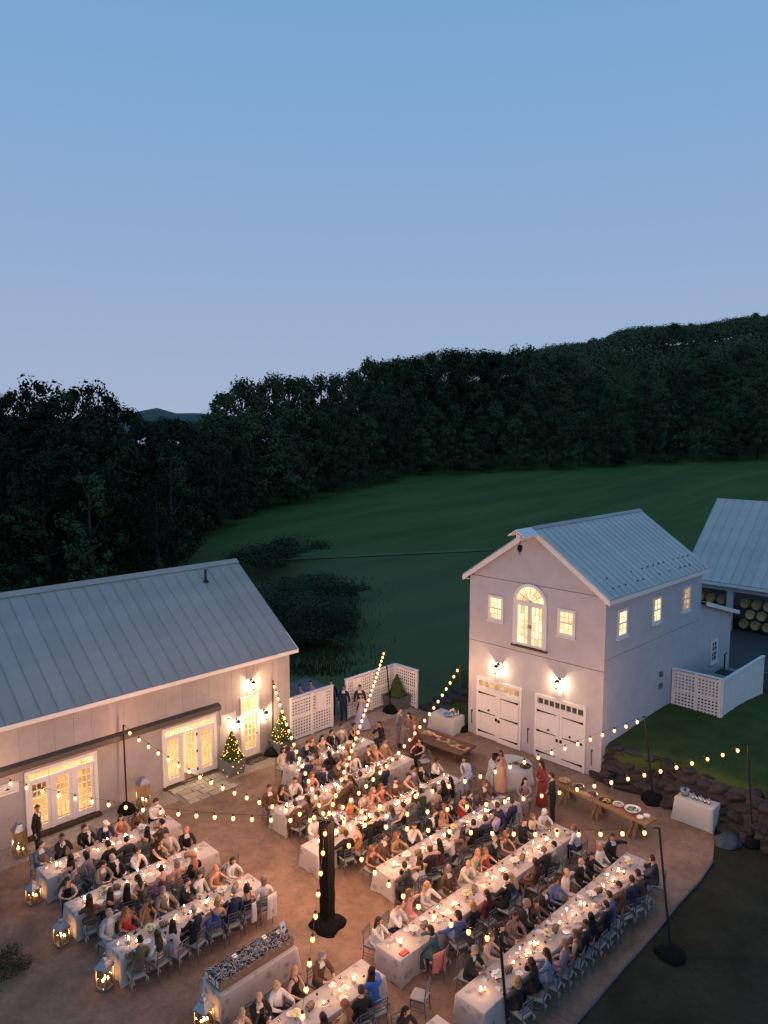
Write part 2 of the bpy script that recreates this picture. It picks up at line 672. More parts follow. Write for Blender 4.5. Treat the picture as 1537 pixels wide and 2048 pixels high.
# low kerb between stone dust and lawn
m = MB()
kp = edge[2:14]
for (xa, ya), (xb, yb) in zip(kp, kp[1:]):
    ln = math.hypot(xb - xa, yb - ya)
    m.obox(((xa + xb) / 2, (ya + yb) / 2, 0.012), (ln - 0.02, 0.06, 0.06), math.atan2(yb - ya, xb - xa))
kind(m.build('kerb', mat('kerb_stone', (0.13, 0.11, 0.12), 0.85, noise=(5, 0.2))), 'structure')

# rough dark turf on the outer side of the kerb
turf = mat('rough_turf', (0.034, 0.034, 0.022), 0.95, spec=0.1, noise=(0.6, 0.45), bump=(8, 0.9))
m = MB()
m._add([(x, y, -0.03) for x, y in [(12.0, -6.0), (36.0, -6.0), (28.4, 8.0), (28.3, 10.35)] + [p for p in reversed(edge[1:14])]], [tuple(range(17))])
kind(m.build('turf', turf), 'structure')

# planted bed at the lower left edge
m = MB()
bed = [(2.0, 19.6)] + [(4.9 + 1.2 * math.sin(PI * i / 23) ** 0.6 + 0.16 * math.sin(i * 2.3) + 0.09 * math.sin(i * 4.1), 19.6 + 6.2 * i / 23) for i in range(24)] + [(2.0, 25.8)]
m._add([(x, y, 0.004) for x, y in bed], [tuple(range(26))])
kind(m.build('planting_bed', mat('bed_soil', (0.035, 0.040, 0.025), 0.95, noise=(3, 0.5), bump=(8, 0.8))), 'structure')

# strip of pea gravel along the barn wall and below the lattice fence
grav_mat = mat('pea_gravel', (0.34, 0.29, 0.25), 0.85, noise=(30, 0.35), bump=(60, 0.9))
m = MB()
m._add([(x, y, 0.004) for x, y in ((4, 26.05), (14.3, 26.2), (18.0, 26.2), (19.4, 26.05), (20.6, 26.5), (23.6, 26.3), (23.6, 27.5), (4, 27.5))], [tuple(range(8))])
m._add([(x, y, 0.005) for x, y in ((23.3, 25.95), (26.2, 26.2), (28.5, 25.7), (28.6, 27.4), (23.6, 27.4))], [tuple(range(5))])
kind(m.build('gravel_strip', grav_mat), 'structure')
m = MB()
for i in range(5200):
    if i < 4200:
        x, y = RND.uniform(6.5, 23.5), RND.uniform(26.12, 27.42)
        if 14.5 < x < 17.1 and y < 27.4:
            continue
    else:
        x, y = RND.uniform(23.5, 28.4), RND.uniform(26.1, 27.3)
    r = RND.uniform(0.018, 0.042)
    a = RND.uniform(0, 6.28)
    c, s = math.cos(a), math.sin(a)
    q = [(r * c, r * s, 0), (-r * s * 0.7, r * c * 0.7, 0), (-r * c, -r * s, 0), (r * s * 0.7, -r * c * 0.7, 0), (0, 0, r * 0.8)]
    m._add([(x + p[0], y + p[1], 0.004 + p[2]) for p in q], [(0, 1, 4), (1, 2, 4), (2, 3, 4), (3, 0, 4)])
kind(m.build('gravel', mat('pebble', (0.40, 0.34, 0.29), 0.8, noise=(4, 0.4)), fix=False), 'stuff')

# flagstones laid in the gravel before the open door: a path with its stones
flag_mat = mat('flagstone', (0.36, 0.31, 0.25), 0.8, noise=(7, 0.2), bump=(14, 0.4), rnd=0.15)
m = MB()
m._add([(x, y, 0.008) for x, y in ((14.5, 25.4), (17.1, 25.6), (17.1, 27.38), (14.5, 27.38))], [(0, 1, 2, 3)])
path = kind(m.build('path', mat('path_bedding', (0.22, 0.18, 0.15), 0.95, noise=(20, 0.3))), 'structure')
y = 25.5
while y < 27.2:
    hgt = RND.uniform(0.34, 0.46)
    x = 14.55 + RND.uniform(0, 0.15)
    while x < 16.7:
        w = RND.uniform(0.40, 0.75)
        x1, y1 = min(x + w, 17.05), min(y + hgt, 27.34)
        j = lambda: RND.uniform(-0.025, 0.025)
        p = MB()
        p.prism([(x + 0.02 + j(), y + 0.02 + j()), (x1 - 0.02 + j(), y + 0.02 + j()), (x1 - 0.02 + j(), y1 - 0.02 + j()), (x + 0.02 + j(), y1 - 0.02 + j())], 0.009, 0.035 + RND.uniform(0, 0.012))
        p.build('flagstone', flag_mat, path)
        x = x1
    y += hgt

# raised lawn beside the garage, held by the rough stone wall
bank_grass = mat('lawn_grass', (0.056, 0.084, 0.022), 0.95, spec=0.1, noise=(0.7, 0.35), bump=(7, 0.9))
m = MB()
vs, fs = [], []
nx, ny = 40, 34
for i in range(nx + 1):
    for j in range(ny + 1):
        x = 28.55 + (i / nx) ** 1.4 * 45
        y = 15.35 - (j / ny) ** 1.3 * 42
        z = 1.52 + 0.10 * math.sin(x * 0.7) * math.cos(y * 0.6) - 0.48 * sstep(36, 44, x)
        if i == 0:
            z -= 0.25
        if j > 0:
            x += 0.18 * math.sin(y * 1.7) * (1 - i / nx)
        vs.append((x, y, z))
for i in range(nx):
    for j in range(ny):
        a = i * (ny + 1) + j
        fs.append((a, a + 1, a + ny + 2, a + ny + 1))
for j in range(ny):                                    # front face down to the ground
    a = j
    k = len(vs)
    vs += [(vs[a][0] + 0.0, vs[a][1], -0.1), (vs[a + 1][0], vs[a + 1][1], -0.1)]
    fs.append((a, k, k + 1, a + 1))
m._add(vs, fs)
kind(m.build('lawn', bank_grass, smooth=True), 'structure')

rock_mat = mat('field_stone', (0.044, 0.038, 0.037), 0.9, noise=(3.5, 0.35), bump=(6, 0.9), rnd=0.3)


def rock_mesh(seed):
    r = random.Random(seed)
    m = MB()
    m.ball((0, 0, 0), (0.5, 0.5, 0.5), 9, 7)
    k = [(Vector((r.uniform(-1, 1), r.uniform(-1, 1), r.uniform(-1, 1))).normalized(), r.uniform(0.26, 0.42)) for _ in range(9)]
    out = []
    for p in m.v:
        p = Vector(p)
        for nrm, dist in k:
            e = p.dot(nrm) - dist
            if e > 0:
                p -= nrm * e * 0.9
        out.append(tuple(p))
    m.v = out
    return m.mesh('stone', rock_mat)


ROCKS = [rock_mesh(i) for i in range(7)]
wall = thing('retaining_wall', 'dry wall of dark rough field stones holding up the lawn beside the garage', 'stone wall', (28.3, 12, 0))


def put_rock(x, y, z, sx, sy, sz, parent, base, spin=3.14):
    o = link('stone', RND.choice(ROCKS), parent, (x - base[0], y - base[1], z - base[2]))
    o.scale = (sx, sy, sz)
    o.rotation_euler = (RND.uniform(-0.3, 0.3), RND.uniform(-0.3, 0.3), RND.uniform(-spin, spin))


y = 15.0
while y > 3.6:
    xf = 28.1 - 0.55 * sstep(12.5, 9.5, y) + 0.12 * math.sin(y * 2.1)
    for row, z in enumerate((0.10, 0.34, 0.62, 0.92, 1.20)):
        put_rock(xf + row * 0.17 + RND.uniform(-0.10, 0.10), y + RND.uniform(-0.2, 0.2) - 0.3 * (row % 2), z, RND.uniform(0.55, 0.9), RND.uniform(0.7, 1.35), RND.uniform(0.30, 0.5), wall, (28.3, 12, 0), 0.25)
    y -= 0.62
y = 14.7
while y > 3.6:
    put_rock(28.78 + RND.uniform(-0.1, 0.1), y, 1.40, RND.uniform(0.7, 1.0), RND.uniform(0.8, 1.3), 0.28, wall, (28.3, 12, 0), 0.3)
    y -= 0.8
m = MB()
vs, fs = [], []
for i in range(24):
    yy = 15.05 - i * 0.5
    xf = 28.1 - 0.55 * sstep(12.5, 9.5, yy) + 0.12 * math.sin(yy * 2.1)
    vs += [(xf - 28.3 + dx, yy - 12, zz) for dx, zz in ((-0.12, 0.0), (0.15, 0.45), (0.42, 0.95), (0.80, 1.46))]
for i in range(23):
    for k in range(3):
        q = i * 4 + k
        fs.append((q, q + 1, q + 5, q + 4))
m._add(vs, fs)
m.build('earth_core', mat('wall_earth', (0.045, 0.040, 0.036), 0.95, noise=(5, 0.4), bump=(9, 0.8)), wall)
# natural steps of flat rock by the corner of the lattice fence
steps = thing('stone_steps', 'flat grey rock steps climbing into the grass beyond the fence corner', 'steps', (29.2, 25.2, 0))
for i, (x, y) in enumerate(((28.95, 25.5), (29.5, 25.2), (30.1, 25.5), (30.7, 25.1), (31.4, 25.4), (32.1, 25.1))):
    m = MB()
    k = [(0.95 * (0.36 + RND.uniform(-.07, .07)) * math.cos(q * 0.9), 1.9 * (0.36 + RND.uniform(-.07, .07)) * math.sin(q * 0.9)) for q in range(7)]
    m.prism([(a_ + x - 29.2, b_2 + y - 25.2) for a_, b_2 in k], 0.0, 0.10 + 0.10 * i)
    m.build('step_stone', rock_mat, steps)
rocks = thing('boulder', 'rounded dark boulder in the grass behind the small white bar table', 'boulder', (30.3, 23.1, 0.2))
put_rock(30.3, 23.1, 0.35, 1.7, 1.4, 1.1, rocks, (30.3, 23.1, 0.2))
m = MB()
m._add([(x, y, z) for x, y, z in ((28.75, 22.4, 0.0), (28.75, 25.0, 0.01), (33, 27, 0.55), (46, 30, 0.5), (46, 22.6, 0.7), (33, 22.5, 0.6))], [(0, 1, 2, 5), (2, 3, 4, 5)])
kind(m.build('grass_slope', bank_grass), 'structure')
# paved yard before the barrel shed, and the terrace behind the fence
m = MB()
m.prism([(42.6, 13.2), (53, 5), (66, 5), (66, 24), (42.6, 24)], -0.1, 1.135)
kind(m.build('yard', mat('asphalt', (0.055, 0.058, 0.062), 0.85, noise=(3, 0.2))), 'structure')
m = MB()
m.box(21.4, 27.5, 28.6, 34.0, -0.1, 0.05)
kind(m.build('terrace', mat('terrace_stone', (0.15, 0.145, 0.14), 0.85, noise=(4, 0.15))), 'structure')
# ------------------------------------------------------------------ buildings
def wall_front(X):
    """u = y, v = z, w = out of a wall that faces -X"""
    return lambda u, v, w: (X - w, u, v)


def wall_side(Y):
    """u = x, v = z, w = out of a wall that faces -Y"""
    return lambda u, v, w: (u, Y - w, v)


def wbox(m, u0, u1, v0, v1, w0, w1):
    vs = [m.fn0(u, v, w) for w in (w0, w1) for v in (v0, v1) for u in (u0, u1)]
    m._add(vs, [(0, 2, 3, 1), (4, 5, 7, 6), (0, 1, 5, 4), (2, 6, 7, 3), (0, 4, 6, 2), (1, 3, 7, 5)])


def WB(fn):
    m = MB()
    m.fn0 = fn
    return m


def frame4(m, u0, u1, v0, v1, t, w0, w1):
    wbox(m, u0, u1, v1 - t, v1, w0, w1)
    wbox(m, u0, u1, v0, v0 + t, w0, w1)
    wbox(m, u0, u0 + t, v0 + t, v1 - t, w0, w1)
    wbox(m, u1 - t, u1, v0 + t, v1 - t, w0, w1)


def pane_grid(fn, parent, u0, u1, v0, v1, cols, rows, w, pm, bar=0.022, barmat=None, depth=0.02):
    """separate panes with a lattice of glazing bars standing proud of them"""
    m = WB(fn)
    for i in range(1, cols):
        u = u0 + (u1 - u0) * i / cols
        wbox(m, u - bar / 2, u + bar / 2, v0, v1, w - 0.004, w + depth + 0.012)
    for j in range(1, rows):
        v = v0 + (v1 - v0) * j / rows
        wbox(m, u0, u1, v - bar / 2, v + bar / 2, w - 0.004, w + depth + 0.009)
    if m.v:
        m.build('glazing_bar', barmat or white_paint, parent)
    for i in range(cols):
        for j in range(rows):
            p = WB(fn)
            g = bar / 2 - 0.003
            wbox(p, u0 + (u1 - u0) * i / cols + g, u0 + (u1 - u0) * (i + 1) / cols - g, v0 + (v1 - v0) * j / rows + g, v0 + (v1 - v0) * (j + 1) / rows - g, w, w + 0.008)
            p.build('pane', pm, parent)


def window(fn, parent, u0, u1, v0, v1, cols, rows, pm, t=0.13, out=0.06):
    m = WB(fn)
    frame4(m, u0, u1, v0, v1, t, 0.003, out)
    wbox(m, u0 - 0.04, u1 + 0.04, v0 - 0.06, v0 - 0.002, 0.003, out + 0.05)
    vm = (v0 + v1) / 2
    wbox(m, u0 + t, u1 - t, vm - 0.025, vm + 0.025, 0.006, out - 0.01)
    win = m.build('window', white_paint, parent)
    h = rows // 2
    pane_grid(fn, win, u0 + t, u1 - t, v0 + t, vm - 0.025, cols, h, 0.008, pm)
    pane_grid(fn, win, u0 + t, u1 - t, vm + 0.025, v1 - t, cols, rows - h, 0.012, pm)
    return win


def roof_plane(parent, p00, p10, p01, n, name='roof_panel', rib=0.026, mt=None):
    """standing-seam panels: p00->p10 along the eave, p00->p01 up the slope; each panel an object of its own"""
    p00, p10, p01 = Vector(p00), Vector(p10), Vector(p01)
    e, s = p10 - p00, p01 - p00
    nrm = e.cross(s).normalized()
    if nrm.z < 0:
        nrm = -nrm
    step = e / n
    eu = e.normalized()
    m = MB()
    th = 0.035
    a, b, c, d = Vector((0, 0, 0)), step - eu * 0.004, step - eu * 0.004 + s, s.copy()
    lo, hi = -nrm * th, nrm * 0.0
    m._add([a + lo, b + lo, c + lo, d + lo, a + hi, b + hi, c + hi, d + hi],
           [(0, 3, 2, 1), (4, 5, 6, 7), (0, 1, 5, 4), (2, 3, 7, 6), (1, 2, 6, 5), (3, 0, 4, 7)])
    r0, r1 = -eu * 0.016, eu * 0.016
    up, dn = nrm * rib, nrm * -0.01
    m._add([a + r0 + dn, a + r1 + dn, d + r1 + dn, d + r0 + dn, a + r0 + up, a + r1 + up, d + r1 + up, d + r0 + up],
           [(0, 3, 2, 1), (4, 5, 6, 7), (0, 1, 5, 4), (2, 3, 7, 6), (1, 2, 6, 5), (3, 0, 4, 7)])
    me = m.mesh(name, mt or metal_roof)
    for i in range(n):
        link(name, me, parent, p00 + step * i)


def boards(fn, parent, u0, u1, v0f, v1f, w, mt, widths=(0.5, 0.75), th=0.03, name='wall_board', seed=1):
    """vertical boards with open joints; v0f, v1f give bottom and top at a given u"""
    r = random.Random(seed)
    u = u0
    while u < u1 - 0.01:
        b = min(u1, u + r.uniform(*widths))
        if u1 - b < 0.15:
            b = u1
        m = WB(fn)
        g = 0.003
        vs = [fn(uu, vv, ww) for ww in (w - th, w + r.uniform(-0.004, 0.004)) for uu, vv in ((u + g, v0f(u)), (b - g, v0f(b)), (b - g, v1f(b)), (u + g, v1f(u)))]
        m._add(vs, [(3, 2, 1, 0), (4, 5, 6, 7), (0, 1, 5, 4), (1, 2, 6, 5), (2, 3, 7, 6), (3, 0, 4, 7)])
        m.build(name, mt, parent)
        u = b


# ---- garage: tall grey building with carriage doors -------------------------------------------------
GX, GY0, GY1, GXB = 28.2, 15.1, 22.3, 38.0
EAVE, PEAK, GYM = 7.95, 10.42, 18.7
ga = thing('carriage_house', 'tall pale grey carriage house with lit arched window above two white double doors', 'building', (GX, GYM, 0))
for c_ in ():
    pass


def gpart(m, name, mt, **k):
    """parts built in world coordinates, parented to the building without moving"""
    o = m.build(name, mt, None, **k)
    return o


def adopt(o, parent):
    o.parent = parent
    o.matrix_parent_inverse = Matrix.Translation(-Vector(parent.location))
    return o


ga.location = (0, 0, 0)
fF, fS = wall_front(GX), wall_side(GY0)
# core the panels are nailed to (keeps light from leaking), then siding panels
m = MB()
m.prism([(GX + 0.06, GY0 + 0.06), (GXB - 0.02, GY0 + 0.06), (GXB - 0.02, GY1 - 0.06), (GX + 0.06, GY1 - 0.06)], 0.0, EAVE - 0.1)
m.build('wall_core', grey_siding, ga)
for z0, z1 in ((0.0, 4.69), (4.715, 7.90)):
    p = WB(fF)
    wbox(p, GY0, GY1, z0, z1, -0.05, 0.0)
    p.build('wall_panel', grey_siding, ga)
p = MB()
sl = (PEAK - EAVE) / (GYM - GY0)
p._add([(GX + dx, y, z) for dx in (0.0, 0.05) for y, z in ((GY0, 7.925), (GY1, 7.925), (GYM, PEAK - 0.08))], [(0, 1, 2), (5, 4, 3), (0, 3, 4, 1), (1, 4, 5, 2), (2, 5, 3, 0)])
p.build('gable_panel', grey_siding, ga)
p = MB()
p._add([(GXB - dx, y, z) for dx in (0.0, 0.05) for y, z in ((GY0, 0), (GY1, 0), (GY1, EAVE), (GYM, PEAK - 0.08), (GY0, EAVE))], [(4, 3, 2, 1, 0), (5, 6, 7, 8, 9)])
p.build('rear_wall', grey_siding, ga)
for x0, x1, z0, z1 in ((GX + 0.05, 33.2, 0, 5.18), (33.215, GXB, 0, 5.18), (GX + 0.05, 33.2, 5.20, EAVE), (33.215, GXB, 5.20, EAVE)):
    p = WB(fS)
    wbox(p, x0, x1, z0, z1, -0.05, 0.0)
    p.build('wall_panel', grey_siding, ga)
p = MB()
p.box(GX + 0.05, GXB, GY1 - 0.05, GY1, 0, EAVE)
p.build('wall_panel', grey_siding, ga)
# roof: overhang 0.3 at front and eaves
OV = 0.28
ez = EAVE - OV * sl + 0.13
pk = PEAK + 0.13
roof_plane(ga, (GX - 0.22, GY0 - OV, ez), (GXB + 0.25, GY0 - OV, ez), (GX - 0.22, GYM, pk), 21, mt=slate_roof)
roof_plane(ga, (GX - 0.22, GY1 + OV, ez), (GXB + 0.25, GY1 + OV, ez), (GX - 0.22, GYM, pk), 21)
m = MB()
m._add([(x, y, z) for x in (GX - 0.24, GXB + 0.27) for y, z in ((GYM - 0.16, pk - 0.07), (GYM, pk + 0.05), (GYM + 0.16, pk - 0.07))], [(0, 1, 4, 3), (1, 2, 5, 4)])
m.build('ridge_cap', metal_roof, ga)
# snow guards in two rows
guard = MB()
guard.box(-0.025, 0.025, -0.03, 0.03, 0, 0.055)
gme = guard.mesh('snow_guard', rail_metal)
for i in range(18):
    for row in (0.10, 0.22):
        if RND.random() < 0.35:
            continue
        x = GX + 0.2 + (i + 0.5 * (row > 0.15)) * 0.55
        y = GY0 - OV + (GYM - GY0 + OV) * row
        link('snow_guard', gme, ga, (x, y, ez + (pk - ez) * row))
# rake boards, eave fascia
for sgn, y0 in ((1, GY0 - OV), (-1, GY1 + OV)):
    m = MB()
    m._add([(x, y, z) for x in (GX - 0.25, GX - 0.19) for y, z in ((y0, ez - 0.03), (GYM, pk - 0.03), (GYM, pk - 0.30), (y0, ez - 0.27))], [(0, 1, 2, 3), (7, 6, 5, 4), (0, 4, 5, 1), (2, 6, 7, 3), (3, 7, 4, 0)])
    m.build('rake_board', white_paint, ga)
    m = MB()
    m.box(GX - 0.18, GXB + 0.24, min(y0, y0 + sgn * 0.04), max(y0, y0 + sgn * 0.04), ez - 0.24, ez - 0.04)
    m.build('fascia', white_paint, ga)
    m = MB()
    m.box(GX - 0.18, GXB + 0.2, min(y0 + sgn * 0.05, GY0 if sgn > 0 else GY1), max(y0 + sgn * 0.05, GY0 if sgn > 0 else GY1) - 0.0, ez - 0.20, ez - 0.16)
    m.build('soffit', white_paint, ga)
# hoist beam under the peak, with its pulley
m = MB()
m.box(GX - 1.25, GX - 0.02, GYM - 0.10, GYM + 0.10, PEAK - 0.34, PEAK - 0.10)
m.build('hoist_beam', white_paint, ga)
m = MB()
m._add([(x, y, z) for x in (GX - 1.42, GX - 0.26) for y, z in ((GYM - 0.42, PEAK - 0.13), (GYM, PEAK + 0.15), (GYM + 0.42, PEAK - 0.13), (GYM + 0.42, PEAK - 0.19), (GYM, PEAK + 0.08), (GYM - 0.42, PEAK - 0.19))],
       [(0, 1, 7, 6), (1, 2, 8, 7), (2, 3, 9, 8), (3, 4, 10, 9), (4, 5, 11, 10), (5, 0, 6, 11), (0, 5, 4, 1), (1, 4, 3, 2), (6, 7, 10, 11), (7, 8, 9, 10)])
m.build('hoist_hood', white_paint, ga)
pu = thing('hoist_pulley', 'dark iron pulley block hanging from the beam under the gable peak', 'pulley', (GX - 1.1, GYM, PEAK - 0.36))
m = MB()
m.tube([(0, 0, 0), (0, 0, -0.22)], 0.02)
m.build('hook', dark_metal, pu)
m = MB()
m.lathe([(0.05, -0.05), (0.14, -0.045), (0.11, 0), (0.14, 0.045), (0.05, 0.05)], n=14)
m.v = [(x, z, y - 0.34) for x, y, z in m.v]
m.build('sheave', dark_metal, pu)
m = MB()
m.box(-0.03, 0.03, -0.07, 0.07, -0.52, -0.2)
m.tube([(0, 0, -0.5), (0, 0.04, -0.6), (0, 0, -0.66), (0, -0.05, -0.62)], 0.015)
m.build('cheek', dark_metal, pu)
# windows of the front
window(fF, ga, 20.28, 21.17, 5.88, 7.10, 3, 4, lit_pane)
window(fF, ga, 16.50, 17.39, 5.88, 7.10, 3, 4, lit_pane)
# arched loft door
AU, AW, AZ0, AZS = 18.82, 0.90, 5.02, 7.05
m = WB(fF)
R0, R1 = AW, AW - 0.14
N = 20
for i in range(N):
    t0, t1 = PI * i / N, PI * (i + 1) / N
    vs = [fF(AU + r * math.cos(t), AZS + r * math.sin(t), w) for w in (0.003, 0.08) for r, t in ((R0, t0), (R0, t1), (R1, t1), (R1, t0))]
    m._add(vs, [(3, 2, 1, 0), (4, 5, 6, 7), (0, 1, 5, 4), (2, 3, 7, 6)])
wbox(m, AU - AW, AU - AW + 0.14, AZ0, AZS, 0.003, 0.08)
wbox(m, AU + AW - 0.14, AU + AW, AZ0, AZS, 0.003, 0.08)
wbox(m, AU - AW + 0.14, AU + AW - 0.14, AZS - 0.05, AZS + 0.05, 0.003, 0.075)
arch = m.build('arched_window', white_paint, ga)
m = WB(fF)
wbox(m, AU - AW - 0.05, AU + AW + 0.05, AZ0 - 0.08, AZ0 - 0.002, 0.003, 0.14)
m.build('sill', dark_wood, arch)
for i in range(6):
    t0, t1 = PI * i / 6 + 0.02, PI * (i + 1) / 6 - 0.02
    m = WB(fF)
    arc = [(0.10, t0), (0.10, t1)] + [(R1 + 0.004, t1 + (t0 - t1) * k / 4) for k in range(5)]
    m._add([fF(AU + r * math.cos(t), AZS + 0.045 + (r - 0.02) * math.sin(t), 0.012) for r, t in arc], [tuple(range(7))])
    m.build('pane', lit_pane, arch)
m = WB(fF)
for i in range(7):
    t = PI * i / 6
    c, s = math.cos(t), math.sin(t)
    vs = [fF(AU + r * c - q * s, AZS + 0.05 + r * s + q * c, w) for w in (0.006, 0.045) for r, q in ((0, -0.014), (R1 - 0.02, -0.014), (R1 - 0.02, 0.014), (0, 0.014))]
    m._add(vs, [(3, 2, 1, 0), (4, 5, 6, 7), (0, 1, 5, 4), (1, 2, 6, 5), (2, 3, 7, 6), (3, 0, 4, 7)])
for i in range(12):
    t0, t1 = PI * i / 12, PI * (i + 1) / 12
    vs = [fF(AU + r * math.cos(t), AZS + 0.05 + r * math.sin(t), w) for w in (0.006, 0.048) for r, t in ((0.42, t0), (0.42, t1), (0.395, t1), (0.395, t0))]
    m._add(vs, [(3, 2, 1, 0), (4, 5, 6, 7), (0, 1, 5, 4), (2, 3, 7, 6)])
m.build('fan_bar', white_paint, arch)
for s in (-1, 1):
    ua, ub = (AU - AW + 0.14, AU - 0.005) if s < 0 else (AU + 0.005, AU + AW - 0.14)
    m = WB(fF)
    frame4(m, ua, ub, AZ0 + 0.02, AZS - 0.05, 0.10, 0.004, 0.06)
    lf = m.build('loft_door', white_paint, ga)
    pane_grid(fF, lf, ua + 0.10, ub - 0.10, AZ0 + 0.12, AZS - 0.15, 3, 5, 0.01, lit_pane)
    m = WB(fF)
    uu = AU + s * 0.06
    wbox(m, uu - 0.015, uu + 0.015, 5.9, 6.05, 0.06, 0.10)
    m.build('handle', dark_metal, lf)
# carriage doors
for k, (u0, u1, pm) in enumerate(((19.17, 21.75, warm_pane), (15.84, 18.42, dim_pane))):
    m = WB(fF)
    wbox(m, u0, u1, 2.90, 2.99, 0.003, 0.09)
    wbox(m, u0, u0 + 0.11, 0.0, 2.90, 0.003, 0.08)
    wbox(m, u1 - 0.11, u1, 0.0, 2.90, 0.003, 0.08)
    wbox(m, u0 + 0.11, u1 - 0.11, 2.44, 2.54, 0.003, 0.075)
    wbox(m, u0 + 0.11, u1 - 0.11, 2.82, 2.90, 0.003, 0.075)
    cd = m.build('carriage_door', white_paint, ga)
    pane_grid(fF, cd, u0 + 0.15, u1 - 0.15, 2.54, 2.82, 8, 1, 0.012, pm, bar=0.06)
    um = (u0 + u1) / 2
    for s in (-1, 1):
        a, b = (u0 + 0.115, um - 0.006) if s < 0 else (um + 0.006, u1 - 0.115)
        out = 0.075 + (0.07 if (k == 0 and s < 0) else 0.0)
        m = WB(fF)
        wbox(m, a, b, 0.03, 2.435, 0.003, out - 0.02)
        frame4(m, a, b, 0.03, 2.435, 0.16, out - 0.0199, out)
        wbox(m, a + 0.16, b - 0.16, 1.12, 1.26, out - 0.0198, out - 0.002)
        m.build('door_leaf', white_paint, cd)
        for v in (0.30, 1.28, 2.22):
            m = WB(fF)
            h0 = b if s > 0 else a
            h1 = h0 - s * 1.02
            q = [h0 + (h1 - h0) * i / 8 for i in range(9)]
            for i in range(8):
                hh = 0.035 * (1 - i / 11) * (1.4 if i == 0 else 1)
                wbox(m, min(q[i], q[i + 1]), max(q[i], q[i + 1]), v - hh, v + hh, out, out + 0.016)
            m.build('strap_hinge', dark_metal, cd)
        m = WB(fF)
        uu = um + s * 0.10
        wbox(m, uu - 0.05, uu + 0.05, 1.02, 1.16, out, out + 0.03)
        m.build('latch', dark_metal, cd)
    m = WB(fF)
    m.tube([fF(um - 0.55, 1.45, 0.085), fF(um - 0.55, 1.45, 0.12)], 0.05, 8)
    m.tube([fF(um + 0.55, 1.45, 0.085), fF(um + 0.55, 1.45, 0.12)], 0.05, 8)
    m.build('door_boss', dark_metal, cd)
for u in (22.05, 18.78, 15.52):
    m = MB()
    m.tube([fF(u, 1.15, 0.0), fF(u, 1.17, 0.07), fF(u, 1.10, 0.09), fF(u, 0.55, 0.06), fF(u, 0.48, 0.03)], 0.02, 5)
    m.ball(fF(u, 1.15, 0.05), 0.05, 6, 4)
    m.build('door_stay', dark_metal, ga)
# side windows, meter box, rear wing
for x0 in (29.2, 32.5, 35.72):
    window(fS, ga, x0, x0 + 0.86, 5.95, 7.20, 2, 4, warm_pane if x0 > 35 else lit_pane, t=0.12)
window(fS, ga, 39.55, 40.4, 2.47, 3.72, 2, 4, dim_pane, t=0.12)
for v in (3.25, 2.68):
    m = WB(fS)
    wbox(m, 33.5, 33.68, v, v + 0.22, 0.0, 0.12)
    m.build('meter_box', silver_paint, ga)
WX = 42.25
m = MB()
m._add([(x, y, z) for y in (GY0, GY1) for x, z in ((GXB + 0.003, 0), (WX, 0), (WX, 4.80), (GXB + 0.003, 6.02))], [(0, 1, 2, 3), (7, 6, 5, 4), (1, 5, 6, 2)])
m.build('wing_wall', grey_siding, ga)
roof_plane(ga, (WX + 0.45, GY0 - 0.25, 4.86), (WX + 0.45, GY1, 4.86), (GXB + 0.01, GY0 - 0.25, 6.14), 14)
m = MB()
m._add([(x, y, z) for y in (GY0 - 0.28, GY0 - 0.23) for x, z in ((GXB + 0.02, 6.15), (WX + 0.47, 4.87), (WX + 0.47, 4.66), (GXB + 0.02, 5.94))], [(0, 1, 2, 3), (7, 6, 5, 4), (0, 4, 5, 1), (1, 5, 6, 2), (3, 2, 6, 7)])
m.build('wing_rake', white_paint, ga)

# ---- barrel shed far right -------------------------------------------------------------------------
BX, BE, BYL = 52.0, 4.5, 21.9
sh = thing('barrel_shed', 'long grey shed with metal roof and open bays beyond the carriage house', 'building', (0, 0, 0))
rz = 9.66
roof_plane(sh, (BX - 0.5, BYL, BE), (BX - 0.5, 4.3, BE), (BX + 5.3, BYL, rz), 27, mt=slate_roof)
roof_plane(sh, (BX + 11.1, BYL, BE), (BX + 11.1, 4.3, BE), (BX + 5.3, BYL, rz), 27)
m = MB()
m.box(BX - 0.53, BX - 0.49, 4.3, BYL, BE - 0.24, BE - 0.04)
m.build('fascia', white_paint, sh)
m = MB()
m.box(BX, BX + 0.22, 4.5, BYL - 0.2, BE - 0.62, BE - 0.1)
m.build('beam', grey_siding, sh)
for y in (21.6, 18.75, 14.6, 10.4, 6.2):
    m = MB()
    m.box(BX + 0.002, BX + 0.22, y - 0.2, y + 0.2, 1.13, BE - 0.62)
    m.build('post', grey_siding, sh)
m = MB()
m.box(BX + 4.0, BX + 4.1, 4.5, BYL - 0.2, 1.1, 6.5)
m.box(BX + 0.3, BX + 4.0, BYL - 0.3, BYL - 0.2, 1.1, 5.0)
m.build('rear_wall', grey_siding, sh)
barrel_wood = mat('barrel_wood', (0.52, 0.31, 0.14), 0.7, noise=(5, 0.25), rnd=0.3)
hoop_mat = mat('hoop_steel', (0.22, 0.22, 0.22), 0.45, metal=0.7)
m = MB()
pr = [(0.26, -0.44), (0.29, -0.42), (0.33, -0.2), (0.345, 0), (0.33, 0.2), (0.29, 0.42), (0.26, 0.44)]
m.lathe([(0.001, -0.40), (0.25, -0.40)] + pr + [(0.25, 0.40), (0.001, 0.40)], n=16)
m.v = [(z, x, y) for x, y, z in m.v]
bar_me = m.mesh('barrel', barrel_wood, True)
m = MB()
for z, r in ((-0.41, 0.300), (-0.24, 0.332), (0.24, 0.332), (0.41, 0.300)):
    m.lathe([(r - 0.01, z - 0.025), (r + 0.006, z - 0.025), (r + 0.006, z + 0.025), (r - 0.01, z + 0.025)], n=16, caps=False)
